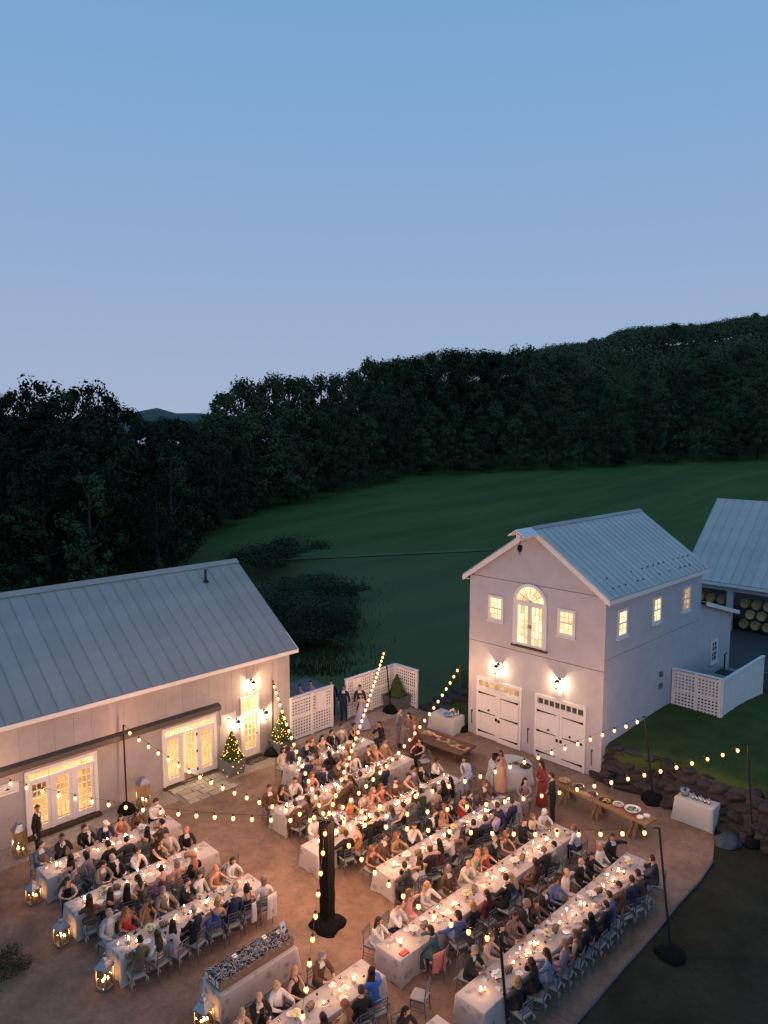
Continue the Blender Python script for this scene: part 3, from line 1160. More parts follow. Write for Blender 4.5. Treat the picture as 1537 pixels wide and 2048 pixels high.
m.v = [(z, x, y) for x, y, z in m.v]
hoop_me = m.mesh('hoop', hoop_mat, True)
rk = thing('barrel_rack', 'dark steel racks carrying the wine barrels inside the shed', 'rack', (BX + 0.9, 18, 1.13))
for zz in (0.14, 0.84, 1.54):
    for dx in (-0.25, 0.25):
        m = MB()
        m.box(dx - 0.03, dx + 0.03, -5, 3.3, zz - 0.04, zz)
        m.build('rail', dark_metal, rk)
ORD = ('first', 'second', 'third', 'fourth', 'fifth', 'sixth', 'seventh', 'eighth', 'ninth', 'tenth', 'eleventh', 'twelfth', 'thirteenth', 'fourteenth', 'fifteenth')
for row in range(3):
    ys = [21.0, 20.25, 19.5] + [17.95 - 0.74 * i for i in range(6)]
    for i, y in enumerate(ys):
        y -= 0.37 * (row % 2)
        b = thing('wine_barrel', '%s wine barrel from the shed post towards the field, %s row of the rack' % (ORD[i], ('bottom', 'middle', 'top')[row]) if i < 3 else
                  'wine barrel in the %s row, %s along from the shed post' % (('bottom', 'middle', 'top')[row], ORD[i - 3]), 'barrel', (BX + 0.9, y, 1.13 + 0.52 + row * 0.70), 0, 'wine barrels stacked in the shed')
        link('staves', bar_me, b)
        link('hoops', hoop_me, b)

# ---- barn on the left ------------------------------------------------------------------------------
NY, NX0, NX1 = 27.45, 2.0, 21.1
NE, NRY, NRZ = 4.62, 32.1, 8.22
ba = thing('barn', 'long pale board barn with grey metal roof and glowing glass doors', 'building', (0, 0, 0))
fB = wall_side(NY)
OPEN = [(9.06, 11.74, 0.17, 2.60), (14.47, 17.06, 0.10, 2.61), (18.33, 19.33, 0.10, 2.92)]
boards(fB, ba, NX0, 17.25, lambda u: 3.05, lambda u: NE - 0.05, 0.0, barn_siding, seed=3)
boards(fB, ba, 17.25, 18.33, lambda u: 0.0, lambda u: NE - 0.05, 0.0, barn_siding, (0.3, 0.42), seed=4)
boards(fB, ba, 18.33, 19.33, lambda u: 2.92, lambda u: NE - 0.05, 0.0, barn_siding, (0.3, 0.42), seed=5)
boards(fB, ba, 19.33, NX1, lambda u: 0.0, lambda u: NE - 0.05, 0.0, barn_siding, (0.3, 0.5), seed=6)
for u0, u1, v0, v1 in ((NX0, 9.06, 0, 3.045), (9.06, 11.74, 2.60, 3.045), (11.74, 14.47, 0, 3.045), (14.47, 17.06, 2.61, 3.045), (17.06, 17.245, 0, 3.045)):
    m = WB(fB)
    wbox(m, u0 + 0.002, u1 - 0.002, v0, v1, -0.05, -0.015)
    m.build('wall_panel', barn_siding, ba)
for u0, u1, v0 in ((9.06, 11.74, 0.17), (14.47, 17.06, 0.10), (18.33, 19.33, 0.1)):
    m = WB(fB)
    wbox(m, u0, u1, 0.0, v0, -0.6, 0.02)
    wbox(m, u0 - 0.02, u1 + 0.02, 0.0, v0 - 0.03, 0.02, 0.22)
    m.build('sill', dark_wood, ba)
m = MB()
gx = [(NY + 0.01, 0), (37.0, 0), (37.0, NE), (NRY, NRZ - 0.1), (NY + 0.01, NE)]
m._add([(x, y, z) for x in (NX1 - 0.06, NX1) for y, z in gx], [(4, 3, 2, 1, 0), (5, 6, 7, 8, 9)])
m._add([(x, y, z) for x in (NX0, NX0 + 0.06) for y, z in gx], [(4, 3, 2, 1, 0), (5, 6, 7, 8, 9)])
m.box(NX0, NX1, 36.94, 37.0, 0, NE)
m.build('gable_wall', barn_siding, ba)
m = MB()
m.box(NX1 - 0.12, NX1 + 0.02, NY - 0.02, NY + 0.12, 0, NE - 0.2)
m.build('corner_board', barn_siding, ba)
sl = (NRZ - NE) / (NRY - (NY - 0.3))
roof_plane(ba, (NX0 - 0.3, NY - 0.32, NE + 0.02), (NX1 + 0.32, NY - 0.32, NE + 0.02), (NX0 - 0.3, NRY, NRZ + 0.02), 32)
roof_plane(ba, (NX0 - 0.3, 37.3, NE - 0.2), (NX1 + 0.32, 37.3, NE - 0.2), (NX0 - 0.3, NRY, NRZ + 0.02), 32)
m = MB()
m._add([(x, y, z) for x in (NX0 - 0.3, NX1 + 0.33) for y, z in ((NRY - 0.24, NRZ - 0.10), (NRY, NRZ + 0.09), (NRY + 0.24, NRZ - 0.10))], [(0, 1, 4, 3), (1, 2, 5, 4)])
m.build('ridge_cap', metal_roof, ba)
m = MB()
m.box(NX0 - 0.3, NX1 + 0.31, NY - 0.36, NY - 0.325, NE - 0.17, NE + 0.0)
m.build('fascia', white_paint, ba)
m = MB()
m.box(NX0 - 0.3, NX1 + 0.3, NY - 0.32, NY - 0.005, NE - 0.15, NE - 0.11)
m.build('soffit', white_paint, ba)
m = MB()
m._add([(x, y, z) for x in (NX1 + 0.27, NX1 + 0.32) for y, z in ((NY - 0.36, NE + 0.0), (NRY, NRZ - 0.02), (NRY, NRZ - 0.2), (NY - 0.36, NE - 0.17))], [(0, 1, 2, 3), (7, 6, 5, 4), (0, 4, 5, 1), (2, 6, 7, 3)])
m.build('rake_board', white_paint, ba)
m = MB()
yv = 31.2
zv = NE + (NRZ - NE) * (yv - (NY - 0.32)) / (NRY - (NY - 0.32))
m.tube([(19.05, yv, zv - 0.1), (19.05, yv, zv + 0.62)], 0.06, 8)
m.lathe([(0.17, 0.0), (0.10, 0.10), (0.07, 0.14)], (19.05, yv, zv - 0.02), 8)
m.build('vent_pipe', dark_metal, ba)
# hooded sliding-door rail along the wall
m = WB(fB)
vs = [fB(u, v, w) for u in (NX0, 17.2) for v, w in ((3.04, 0.0), (2.98, 0.26), (2.78, 0.28), (2.78, 0.22), (2.90, 0.20), (2.90, 0.0))]
m._add(vs, [(i, (i + 1) % 6, 6 + (i + 1) % 6, 6 + i) for i in range(6)] + [(5, 4, 3, 2, 1, 0), (6, 7, 8, 9, 10, 11)])
m.build('door_rail_hood', rail_metal, ba)


def glass_leaf(parent, fn, u0, u1, v0, v1, w, cols, rows, name='glass_door'):
    m = WB(fn)
    t = 0.11
    frame4(m, u0, u1, v0, v1, t, w - 0.05, w)
    wbox(m, u0 + t, u1 - t, v0 + t, v0 + 0.24, w - 0.05, w - 0.002)
    lf = m.build(name, white_paint, parent)
    pane_grid(fn, lf, u0 + t, u1 - t, v0 + 0.24, v1 - t, cols, rows, w - 0.035, window_glass)
    return lf


for (u0, u1, v0, v1), opening in zip(OPEN[:2], (False, True)):
    m = WB(fB)
    t = 0.14
    wbox(m, u0, u1, v1 - t, v1, -0.06, 0.07)
    wbox(m, u0, u0 + t, v0, v1 - t, -0.06, 0.065)
    wbox(m, u1 - t, u1, v0, v1 - t, -0.06, 0.065)
    wbox(m, u0 + t, u1 - t, v1 - 0.46, v1 - 0.38, -0.05, 0.055)
    third = (u1 - u0 - 2 * t) / 3
    for i in (1, 2):
        uu = u0 + t + third * i
        wbox(m, uu - 0.06, uu + 0.06, v0, v1 - 0.46, -0.05, 0.05)
    df = m.build('door_frame', white_paint, ba)
    pane_grid(fB, df, u0 + t, u1 - t, v1 - 0.38, v1 - t, 10, 1, 0.0, window_glass)
    for i in range(3):
        a, b = u0 + t + third * i + (0.062 if i else 0.003), u0 + t + third * (i + 1) - (0.062 if i < 2 else 0.003)
        if opening and i == 1:
            hx, hy = b, NY - 0.03
            ang = math.radians(68)
            fo = lambda u, v, w, hx=hx, hy=hy, ang=ang: (hx - (b - u) * math.cos(ang) - w * math.sin(ang), hy + (b - u) * math.sin(ang) - w * math.cos(ang), v)
            lf = glass_leaf(ba, fo, a, b, v0 + 0.01, v1 - 0.47, 0.0, 3, 6, 'open_glass_door')
            lf['label'] = 'open glass door leaf swung into the lit room'
            for v in (0.4, 1.2, 1.95):
                m = WB(fB)
                wbox(m, b - 0.04, b + 0.03, v - 0.06, v + 0.06, 0.05, 0.068)
                m.build('hinge', dark_metal, lf)
        else:
            lf = glass_leaf(ba, fB, a, b, v0 + 0.01, v1 - 0.47, 0.03, 3, 6)
# single door with a two-row transom
u0, u1, v0, v1 = OPEN[2]
m = WB(fB)
frame4(m, u0, u1, v0, v1, 0.10, -0.06, 0.07)
wbox(m, u0 + 0.10, u1 - 0.10, 2.12, 2.24, -0.05, 0.06)
df = m.build('door_frame', white_paint, ba)
pane_grid(fB, df, u0 + 0.10, u1 - 0.10, 2.24, v1 - 0.10, 3, 2, 0.0, window_glass)
lf = glass_leaf(ba, fB, u0 + 0.104, u1 - 0.104, v0 + 0.11, 2.115, 0.035, 3, 5)
m = WB(fB)
m.ball(fB(u1 - 0.16, 1.1, 0.07), 0.035, 6, 4)
m.build('knob', dark_metal, lf)
# the lit room seen through the doors
cream = mat('cream_plaster', (0.80, 0.70, 0.52), 0.85)
m = MB()
m.box(NX0 + 0.1, NX1 - 0.1, 31.6, 31.7, 0.0, 3.3)
m.box(NX0 + 0.1, NX0 + 0.2, 27.6, 31.6, 0, 3.3)
m.box(NX1 - 0.2, NX1 - 0.1, 27.6, 31.6, 0, 3.3)
m.box(NX0 + 0.1, NX1 - 0.1, 27.55, 31.7, 3.3, 3.4)
m.build('interior_wall', cream, ba)
m = MB()
m.box(NX0 + 0.1, NX1 - 0.1, 27.52, 31.6, 0.0, 0.09)
m.build('interior_floor', mat('pine_floor', (0.50, 0.30, 0.13), 0.5, noise=(2, 0.2)), ba)
m = MB()
for xx in (9.7, 12.4):
    m.box(xx, xx + 0.10, 28.9, 30.6, 0.09, 0.95)
m.box(9.5, 11.3, 30.2, 30.7, 0.85, 0.95)
for k in range(5):
    m.box(9.6 + k * 0.42, 9.64 + k * 0.42, 30.9, 31.5, 0.1, 1.7)
m.build('interior_rack', mat('light_oak', (0.45, 0.30, 0.16), 0.6), ba)
pend = glow('pendant_glow', (1.0, 0.75, 0.47), 340.0)
for i, x in enumerate((4.5, 8.2, 10.5, 12.9, 15.2, 16.6, 18.8)):
    t = thing('ceiling_lamp', 'warm globe lamp under the barn ceiling, %s from the lattice fence end' % ORD[6 - i], 'lamp', (x, 29.5, 2.85), 0, 'globe lamps inside the barn')
    m = MB()
    m.ball((0, 0, 0), 0.16, 10, 8)
    m.build('globe', pend, t, True)
    m = MB()
    m.tube([(0, 0, 0.15), (0, 0, 0.46)], 0.015, 5)
    m.build('stem', dark_metal, t)
# painted name boards with a small crest
sign_face = mat('sign_white', (0.74, 0.72, 0.70), 0.6)
for u0, u1, lab in ((17.32, 18.08, 'small white name board with dark bird crest between topiary and double doors'), (8.10, 8.86, 'small white name board with dark bird crest left of the triple glass doors')):
    t = thing('wall_sign', lab, 'sign', (0, 0, 0), 0, 'name boards on the barn')
    m = WB(fB)
    wbox(m, u0, u1, 1.98, 2.40, 0.012, 0.04)
    m.build('board', sign_face, t)
    m = WB(fB)
    frame4(m, u0, u1, 1.98, 2.40, 0.03, 0.04, 0.055)
    m.build('border', white_paint, t)
    m = WB(fB)
    um = (u0 + u1) / 2
    m._add([fB(um + a, 2.17 + b, 0.043) for a, b in ((-0.09, -0.02), (0.0, -0.03), (0.09, -0.02), (0.05, 0.02), (0.015, 0.03), (0.0, 0.07), (-0.015, 0.03), (-0.05, 0.02))], [tuple(range(8))])
    m.build('crest', dark_metal, t)
    m = WB(fB)
    wbox(m, um - 0.26, um + 0.26, 2.335, 2.343, 0.041, 0.043)
    wbox(m, um - 0.26, um + 0.26, 2.065, 2.073, 0.041, 0.043)
    m.build('line', rail_metal, t)
# ------------------------------------------------------------------ wall lamps
def point_lamp(name, loc, watts, col, rad, parent):
    d = bpy.data.lights.new(name, 'POINT')
    d.energy = watts
    d.color = col
    d.shadow_soft_size = rad
    o = bpy.data.objects.new(name, d)
    COL.objects.link(o)
    o.parent = parent
    o.location = loc
    return o


lamp_glass = glass('lamp_glass', (1.0, 0.95, 0.85), 0.05)
lamp_bulb = glow('lamp_bulb', (1.0, 0.66, 0.32), 160.0, sample=False)


def wall_lamp(x, y, z, nx, ny, label, watts):
    """square lantern hung off a wall; (nx, ny) points out of the wall"""
    t = thing('wall_lamp', label, 'wall lamp', (x, y, z), math.atan2(ny, nx), 'lanterns on the walls')
    m = MB()
    m.box(0.002, 0.03, -0.06, 0.06, -0.12, 0.24)
    m.tube([(0.03, 0, 0.16), (0.12, 0, 0.27), (0.2, 0, 0.24)], 0.012, 5)
    m.build('bracket', dark_metal, t)
    m = MB()
    s0, s1 = 0.060, 0.085
    for a, b in ((-1, -1), (-1, 1), (1, -1), (1, 1)):
        m.tube([(0.2 + a * s0, b * s0, -0.20), (0.2 + a * s1, b * s1, 0.12)], 0.009, 4)
    for q, zz in ((s0, -0.20), (s1, 0.12)):
        m.box(0.2 - q, 0.2 + q, -q, q, zz - 0.012, zz)
    m.v = [p for p in m.v]
    m.build('frame', dark_metal, t)
    m = MB()
    m.lathe([(0.14, 0.125), (0.05, 0.20), (0.02, 0.24)], (0.2, 0, 0), 4)
    m.build('cap', dark_metal, t)
    m = MB()
    for k in range(4):
        c, s = math.cos(k * PI / 2), math.sin(k * PI / 2)
        q = [(0.2 + r * c - w * s, r * s + w * c, zz) for r, w, zz in ((s0 - 0.004, -s0 + .01, -0.19), (s0 - 0.004, s0 - .01, -0.19), (s1 - 0.004, s1 - .01, 0.10), (s1 - 0.004, -s1 + .01, 0.10))]
        m._add(q, [(0, 1, 2, 3)])
    m.build('glass', lamp_glass, t)
    m = MB()
    m.ball((0.2, 0, -0.07), (0.03, 0.03, 0.045), 8, 6)
    m.build('bulb', lamp_bulb, t, True)
    point_lamp('lamp_light', (0.2, 0, 0.0), watts, (1.0, 0.72, 0.45), 0.02, t)


wall_lamp(GX, 20.53, 3.62, -1, 0, 'lit wall lantern above the left white carriage door', 80)
wall_lamp(GX, 17.22, 3.70, -1, 0, 'lit wall lantern above the right white carriage door', 80)
wall_lamp(18.94, NY, 3.42, 0, -1, 'lit wall lantern above the narrow barn door', 90)
wall_lamp(18.11, NY, 1.82, 0, -1, 'lit wall lantern behind the topiary, left of the narrow door', 70)
wall_lamp(19.62, NY, 1.82, 0, -1, 'lit wall lantern between the narrow door and the black pole', 80)

# ------------------------------------------------------------------ lattice fences


def lattice_run(t, base, p, q, z0, z1, npan, solid=False, mid=True):
    """posts, rails and lattice from p to q (world x,y), parented to t at base"""
    p, q = Vector((*p, 0)), Vector((*q, 0))
    L = (q - p).length
    ang = math.atan2((q - p).y, (q - p).x)
    c, s = math.cos(ang), math.sin(ang)
    fn = lambda u, v, w: (p.x + u * c + w * s - base[0], p.y + u * s - w * c - base[1], v - base[2])
    for i in range(npan + 1):
        u = L * i / npan
        m = WB(fn)
        wbox(m, u - 0.06, u + 0.06, z0, z1 + 0.02, -0.06, 0.06)
        m.build('post', white_paint, t)
    for i in range(npan):
        a, b = L * i / npan + 0.062, L * (i + 1) / npan - 0.062
        hs = [z0 + 0.10, z1 - 0.10] + ([(z0 + z1) / 2 + 0.05] if mid else [])
        for h in hs:
            m = WB(fn)
            wbox(m, a, b, h - 0.055, h + 0.055, -0.03, 0.03)
            m.build('rail', white_paint, t)
        m = WB(fn)
        if solid:
            n = max(2, int((b - a) / 0.14))
            for k in range(n):
                pp = WB(fn)
                wbox(pp, a + (b - a) * k / n + 0.003, a + (b - a) * (k + 1) / n - 0.003, z0 + 0.06, z1 - 0.045, -0.012, 0.012)
                pp.build('board', white_paint, t)
        else:
            n = int((b - a) / 0.145)
            for k in range(n + 1):
                u = a + (b - a) * k / n
                wbox(m, max(a, u - 0.040), min(b, u + 0.040), z0 + 0.155, z1 - 0.155, 0.0, 0.008)
            n = int((z1 - z0 - 0.31) / 0.145)
            for k in range(n + 1):
                v = z0 + 0.155 + (z1 - z0 - 0.31) * k / n
                wbox(m, a, b, v - 0.040, v + 0.040, -0.0085, -0.0005)
            kind(m.build('lattice', white_paint, t), 'stuff')
    m = WB(fn)
    wbox(m, -0.09, L + 0.09, z1 + 0.022, z1 + 0.07, -0.085, 0.085)
    m.build('cap_rail', white_paint, t)


def fence_sign(t, base, x, y):
    m = MB()
    m.box(x - 0.33 - base[0], x + 0.33 - base[0], y - 0.075 - base[1], y - 0.05 - base[1], 1.15, 2.0)
    m.build('blank_panel', white_paint, t)


b_ = (22.4, 27.42, 0)
f1 = thing('lattice_fence', 'white lattice fence running from the barn corner to the gap', 'fence', b_)
lattice_run(f1, b_, (21.16, 27.42), (23.72, 27.42), 0.05, 2.13, 2)
fence_sign(f1, b_, 23.0, 27.42)
b_ = (26.6, 27.6, 0)
f2 = thing('lattice_fence', 'white lattice corner fence wrapped around the unlit topiary', 'fence', b_)
lattice_run(f2, b_, (24.9, 27.62), (28.44, 27.62), 0.05, 2.10, 2)
lattice_run(f2, b_, (28.56, 27.60), (28.56, 26.1), 0.05, 2.08, 1)
fence_sign(f2, b_, 25.6, 27.62)
b_ = (35, 14, 1.2)
f3 = thing('lattice_fence', 'white lattice and board enclosure on the lawn beside the carriage house', 'fence', b_)
lattice_run(f3, b_, (34.9, 15.0), (34.9, 12.78), 1.30, 3.32, 2)
lattice_run(f3, b_, (34.98, 12.72), (40.3, 12.72), 1.25, 3.22, 4, solid=True, mid=False)
# things inside that enclosure
t = thing('utility_tank', 'low grey utility tank with black hatch inside the white enclosure', 'tank', (38.2, 13.9, 1.3))
m = MB()
m.box(-1.2, 1.2, -0.6, 0.6, 0, 1.25)
m.build('casing', mat('tank_grey', (0.22, 0.25, 0.26), 0.7), t)
m = MB()
m.box(-0.2, 0.7, -0.35, 0.35, 1.252, 1.29)
m.build('hatch', dark_metal, t)
m = MB()
m.tube([(0.95, 0.3, 1.25), (0.95, 0.3, 2.0), (1.15, 0.3, 2.02)], 0.04, 6)
m.build('pipe', dark_metal, t)
t = thing('air_conditioner', 'pale air conditioning unit just past the end of the board fence', 'air conditioner', (41.6, 12.9, 1.2))
m = MB()
m.box(-0.45, 0.45, -0.4, 0.4, 0, 0.95)
m.build('case', silver_paint, t)
m = MB()
m.lathe([(0.3, 0.952), (0.3, 0.97)], (0, 0, 0), 14)
m.build('fan_grille', dark_metal, t)

# ------------------------------------------------------------------ topiaries
leaf_dark = mat('box_leaf', (0.045, 0.085, 0.022), 0.6, noise=(14, 0.4))
planter_mat = mat('planter_grey', (0.115, 0.125, 0.135), 0.7, noise=(4, 0.15))


def leaf_cone(h, r, n, seed, s=0.06):
    rr = random.Random(seed)
    m = MB()
    for i in range(n):
        t = rr.random() ** 1.35
        rad = r * (1 - t) ** 0.8 * (0.80 + 0.25 * rr.random()) * (1 + 0.10 * math.sin(9 * t + seed))
        if t < 0.08:
            rad *= 0.8
        a = rr.uniform(0, 2 * PI)
        c = Vector((rad * math.cos(a), rad * math.sin(a), t * h))
        nn = Vector((math.cos(a) + rr.uniform(-.8, .8), math.sin(a) + rr.uniform(-.8, .8), 0.35 + rr.uniform(-.8, .8))).normalized()
        u = nn.orthogonal().normalized()
        w = nn.cross(u)
        q = rr.uniform(0.6, 1.3) * s
        m._add([c - u * q, c + w * q * 0.6, c + u * q, c - w * q * 0.6], [(0, 1, 2, 3)])
    m.lathe([(r * 0.72, 0.02), (r * 0.62, h * 0.3), (r * 0.34, h * 0.65), (0.02, h * 0.96)], (0, 0, 0), 10)
    return m


def topiary(x, y, h, r, lit, label, ps=0.42, ph=0.62, seed=1):
    t = thing('topiary', label, 'topiary', (x, y, 0), 0, 'cone topiaries in grey planters')
    m = MB()
    a, b = ps * 0.88, ps
    m._add([(sx * w, sy * w, z) for w, z in ((a, 0.0), (b, ph)) for sx, sy in ((-1, -1), (1, -1), (1, 1), (-1, 1))], [(3, 2, 1, 0), (0, 1, 5, 4), (1, 2, 6, 5), (2, 3, 7, 6), (3, 0, 4, 7)])
    m.box(-b * 0.93, b * 0.93, -b * 0.93, b * 0.93, ph - 0.06, ph - 0.05)
    frame_ = ((-b - .03, b + .03, -b - .03, -b + .03), (-b - .03, b + .03, b - .03, b + .03), (-b - .03, -b + .03, -b + .03, b - .03), (b - .03, b + .03, -b + .03, b - .03))
    for x0, x1, y0, y1 in frame_:
        m.box(x0, x1, y0, y1, ph, ph + 0.05)
    m.build('planter', planter_mat, t)
    m = leaf_cone(h, r, 2600, seed)
    o = m.build('foliage', leaf_dark, t, loc=(0, 0, ph + 0.02), fix=False)
    if lit:
        rr = random.Random(seed + 50)
        m = MB()
        for i in range(105):
            q = rr.random() ** 1.2
            rad = r * (1 - q) ** 0.8 * 1.08 * (1 + 0.10 * math.sin(9 * q + seed)) + 0.01
            a = rr.uniform(0, 2 * PI)
            m.ball((rad * math.cos(a), rad * math.sin(a), ph + q * h), rr.choice((0.012, 0.015, 0.020)), 5, 4)
        for i in range(9):
            a = rr.uniform(PI, 2 * PI)
            m.ball((0.5 * math.cos(a), 0.5 * math.sin(a), rr.uniform(0.03, ph)), 0.014, 5, 4)
        kind(m.build('fairy_lights', fairy_mat, t), 'stuff')


topiary(17.42, 26.78, 1.18, 0.45, True, 'cone topiary wrapped in fairy lights left of the narrow barn door', seed=2)
topiary(20.15, 26.80, 1.32, 0.47, True, 'cone topiary wrapped in fairy lights at the barn corner by lattice', seed=5)
topiary(27.95, 26.98, 1.12, 0.47, False, 'plain dark cone topiary tucked into the lattice fence corner', ps=0.55, ph=0.66, seed=8)

# ------------------------------------------------------------------ light poles


def base_drape(r, h, seed, t, square=False):
    rr = random.Random(seed)
    m = MB()
    prof = ((1.0, 0.0), (0.98, 0.05), (0.82, h * 0.55), (0.52, h * 0.9), (0.10, h))
    n = 20
    ph = [rr.uniform(0, 6.28) for _ in range(3)]
    rings = []
    for i, (q, z) in enumerate(prof):
        ring = []
        for k in range(n):
            a = 2 * PI * k / n
            w = 1 + (0.10 * math.sin(3 * a + ph[0]) + 0.06 * math.sin(7 * a + ph[1])) * (1 - i / 5)
            if square:
                w *= 1.0 / max(abs(math.cos(a)), abs(math.sin(a))) ** 0.6 * 0.9
            ring.append((r * q * w * math.cos(a), r * q * w * math.sin(a), z * (1 + 0.15 * math.sin(2 * a + ph[2]))))
        rings.append(ring)
    m.loft(rings)
    m.build('base_drape', black_cloth, t, True)


def light_pole(x, y, tx, ty, h, label, br=0.42, bh=0.34, z0=0.0, seed=1, hook=True):
    t = thing('light_pole', label, 'light pole', (x, y, z0), 0, 'black poles carrying the string lights')
    m = MB()
    m.tube([(0, 0, 0.02), ((tx - x) * 0.5, (ty - y) * 0.5, h * 0.5), (tx - x, ty - y, h)], 0.034, 8)
    m.build('pole', dark_metal, t)
    if hook:
        m = MB()
        d = Vector((13.75 - tx, 16.17 - ty, 0)).normalized()
        p = Vector((tx - x, ty - y, h - 0.03))
        m.tube([p, p + d * 0.10 + Vector((0, 0, 0.03)), p + d * 0.16], 0.02, 5)
        m.build('hook', dark_metal, t)
    base_drape(br, bh, seed, t)
    return t


TOPS = {'left': (12.68, 27.0, 3.45), 'door': (19.95, 27.15, 3.45), 'fence': (27.0, 26.97, 3.45), 'stone': (27.85, 22.6, 3.45), 'rock': (27.9, 13.1, 3.45),
        'bank': (28.02, 9.2, 3.45), 'kerb': (20.17, 8.9, 3.45), 'front': (13.12, 9.38, 3.45), 'outer': (7.0, 28.0, 3.45), 'near': (3.5, 6.0, 3.45)}
light_pole(12.6, 26.85, 12.68, 27.05, 3.45, 'black light pole leaning on the barn between the two glass doorways', br=0.36, seed=1)
light_pole(19.75, 27.0, 19.95, 27.15, 3.45, 'black light pole standing at the narrow barn door', br=0.40, seed=2)
light_pole(27.3, 26.8, 27.0, 26.9, 3.45, 'black light pole in front of the white lattice corner', br=0.42, seed=3)
light_pole(28.12, 22.75, 27.85, 22.6, 3.45, 'black light pole at the left corner of the carriage house', br=0.48, seed=4)
light_pole(28.0, 12.65, 27.9, 13.1, 3.45, 'black light pole with round base below the stone wall', br=0.50, seed=5)
light_pole(27.5, 8.65, 28.02, 9.2, 3.45, 'dark light pole standing by the blue tarpaulin', br=0.36, seed=6)
light_pole(19.85, 8.25, 20.17, 8.9, 3.45, 'black light pole with round base on the lawn past the kerb', br=0.42, bh=0.2, seed=7)
light_pole(13.1, 8.95, 13.12, 9.38, 3.45, 'black light pole in front of the table by the kerb', br=0.42, seed=8)
light_pole(3.5, 6.0, 3.5, 6.1, 3.45, 'black light pole on the open courtyard nearest the camera', br=0.42, seed=9)
ct = thing('light_pole', 'thick black cloth-wrapped centre post where all the string lights meet', 'light pole', (13.75, 16.17, 0), math.radians(12), 'black poles carrying the string lights')
m = MB()
rings = []
for i in range(15):
    z = 0.05 + i * 0.235
    w = 0.165 + 0.005 * math.sin(i * 2.1)
    rings.append([(w * sx + 0.008 * math.sin(i * 1.7 + k), w * sy, z) for k, (sx, sy) in enumerate(((-1, -1), (0, -1.06), (1, -1), (1.05, 0), (1, 1), (0, 1.05), (-1, 1), (-1.05, 0)))])
m.loft(rings)
m.build('wrapped_column', black_cloth, ct)
base_drape(0.56, 0.30, 12, ct, True)
m = MB()
for k in range(10):
    a = 2 * PI * k / 10
    m.tube([(0, 0, 3.36), (0.30 * math.cos(a), 0.30 * math.sin(a), 3.44)], 0.012, 4)
m.tube([(0, 0, 3.3), (0, 0, 3.55)], 0.03, 6)
m.build('spoke_bracket', mat('brass', (0.6, 0.42, 0.2), 0.35, metal=0.9), ct)

# ------------------------------------------------------------------ string lights
bm_ = MB()
bm_.ball((0, 0, 0), (0.020, 0.020, 0.024), 8, 6)
core_me = bm_.mesh('filament', bulb_core, True)
bm_ = MB()
bm_.lathe([(0.004, -0.085), (0.034, -0.072), (0.054, -0.034), (0.057, 0.0), (0.046, 0.036), (0.027, 0.062), (0.022, 0.078)], n=10)
env_me = bm_.mesh('bulb', bulb_glass, True)
bm_ = MB()
bm_.lathe([(0.026, 0.062), (0.030, 0.07), (0.030, 0.13), (0.012, 0.14)], n=8)
sock_me = bm_.mesh('socket', dark_metal)
BULB_LIGHT = bpy.data.lights.new('bulb_light', 'POINT')
BULB_LIGHT.energy = 31.0
BULB_LIGHT.color = (1.0, 0.53, 0.30)
BULB_LIGHT.shadow_soft_size = 0.03
CEN = Vector((13.75, 16.17, 3.44))
STR = (('left', 0.52, 17, 'string of warm bulbs from centre post to the barn wall pole'),
       ('door', 0.30, 19, 'string of warm bulbs from centre post to the narrow barn door'),
       ('fence', 0.12, 29, 'string of warm bulbs from centre post to the lattice corner'),
       ('stone', 0.62, 23, 'string of warm bulbs from centre post to the carriage house corner'),
       ('rock', 0.16, 21, 'string of warm bulbs passing in front of the carriage doors'),
       ('bank', 0.42, 23, 'string of warm bulbs crossing over the stone wall to the far pole'),
       ('kerb', 0.20, 15, 'string of warm bulbs from centre post to the lawn pole'),
       ('front', 0.60, 11, 'string of warm bulbs over the near end of the tables'),
       ('outer', 0.52, 21, 'string of warm bulbs running low across the open gravel to the left'),
       ('near', 0.80, 19, 'string of warm bulbs dropping beside the black centre post'))
for key, sag, nb, lab in STR:
    e = Vector(TOPS[key])
    d = e - CEN
    st = CEN + Vector((d.x, d.y, 0)).normalized() * 0.3
    d = e - st
    t = thing('string_lights', lab, 'string lights', st, 0, 'strings of warm bulbs overhead')
    f = lambda q: Vector((d.x * q, d.y * q, d.z * q - 4 * sag * q * (1 - q)))
    m = MB()
    m.tube([f(i / 28) for i in range(29)], 0.0055, 4)
    m.build('wire', dark_metal, t)
    for i in range(nb):
        q = (i + 0.35) / nb
        p = f(q) + Vector((0, 0, -0.13))
        b = link('bulb', env_me, t, p)
        link('filament', core_me, b)
        lo = bpy.data.objects.new('bulb_light', BULB_LIGHT)
        COL.objects.link(lo)
        lo.parent = b
        link('socket', sock_me, b)

# ------------------------------------------------------------------ floor lanterns with candles
lan_metal = mat('lantern_steel', (0.36, 0.36, 0.38), 0.42, metal=0.8, noise=(9, 0.2))
lan_glass = glass('lantern_glass', (1.0, 0.86, 0.62), 0.06)


def candle_mesh(r, h):
    m = MB()
    m.lathe([(r, 0), (r, h), (r * 0.8, h - 0.006), (0.002, h - 0.012)], n=10)
    return m.mesh('candle', wax, True)


def flame_mesh(s):
    m = MB()
    m.lathe([(0.002, 0), (0.010 * s, 0.012 * s), (0.012 * s, 0.024 * s), (0.007 * s, 0.045 * s), (0.001, 0.066 * s)], n=7)
    return m.mesh('flame', flame_mat, True)


FL_BIG, FL_SMALL = flame_mesh(1.6), flame_mesh(1.0)
C_BIG, C_MID, C_SM = candle_mesh(0.05, 0.28), candle_mesh(0.045, 0.18), candle_mesh(0.035, 0.12)


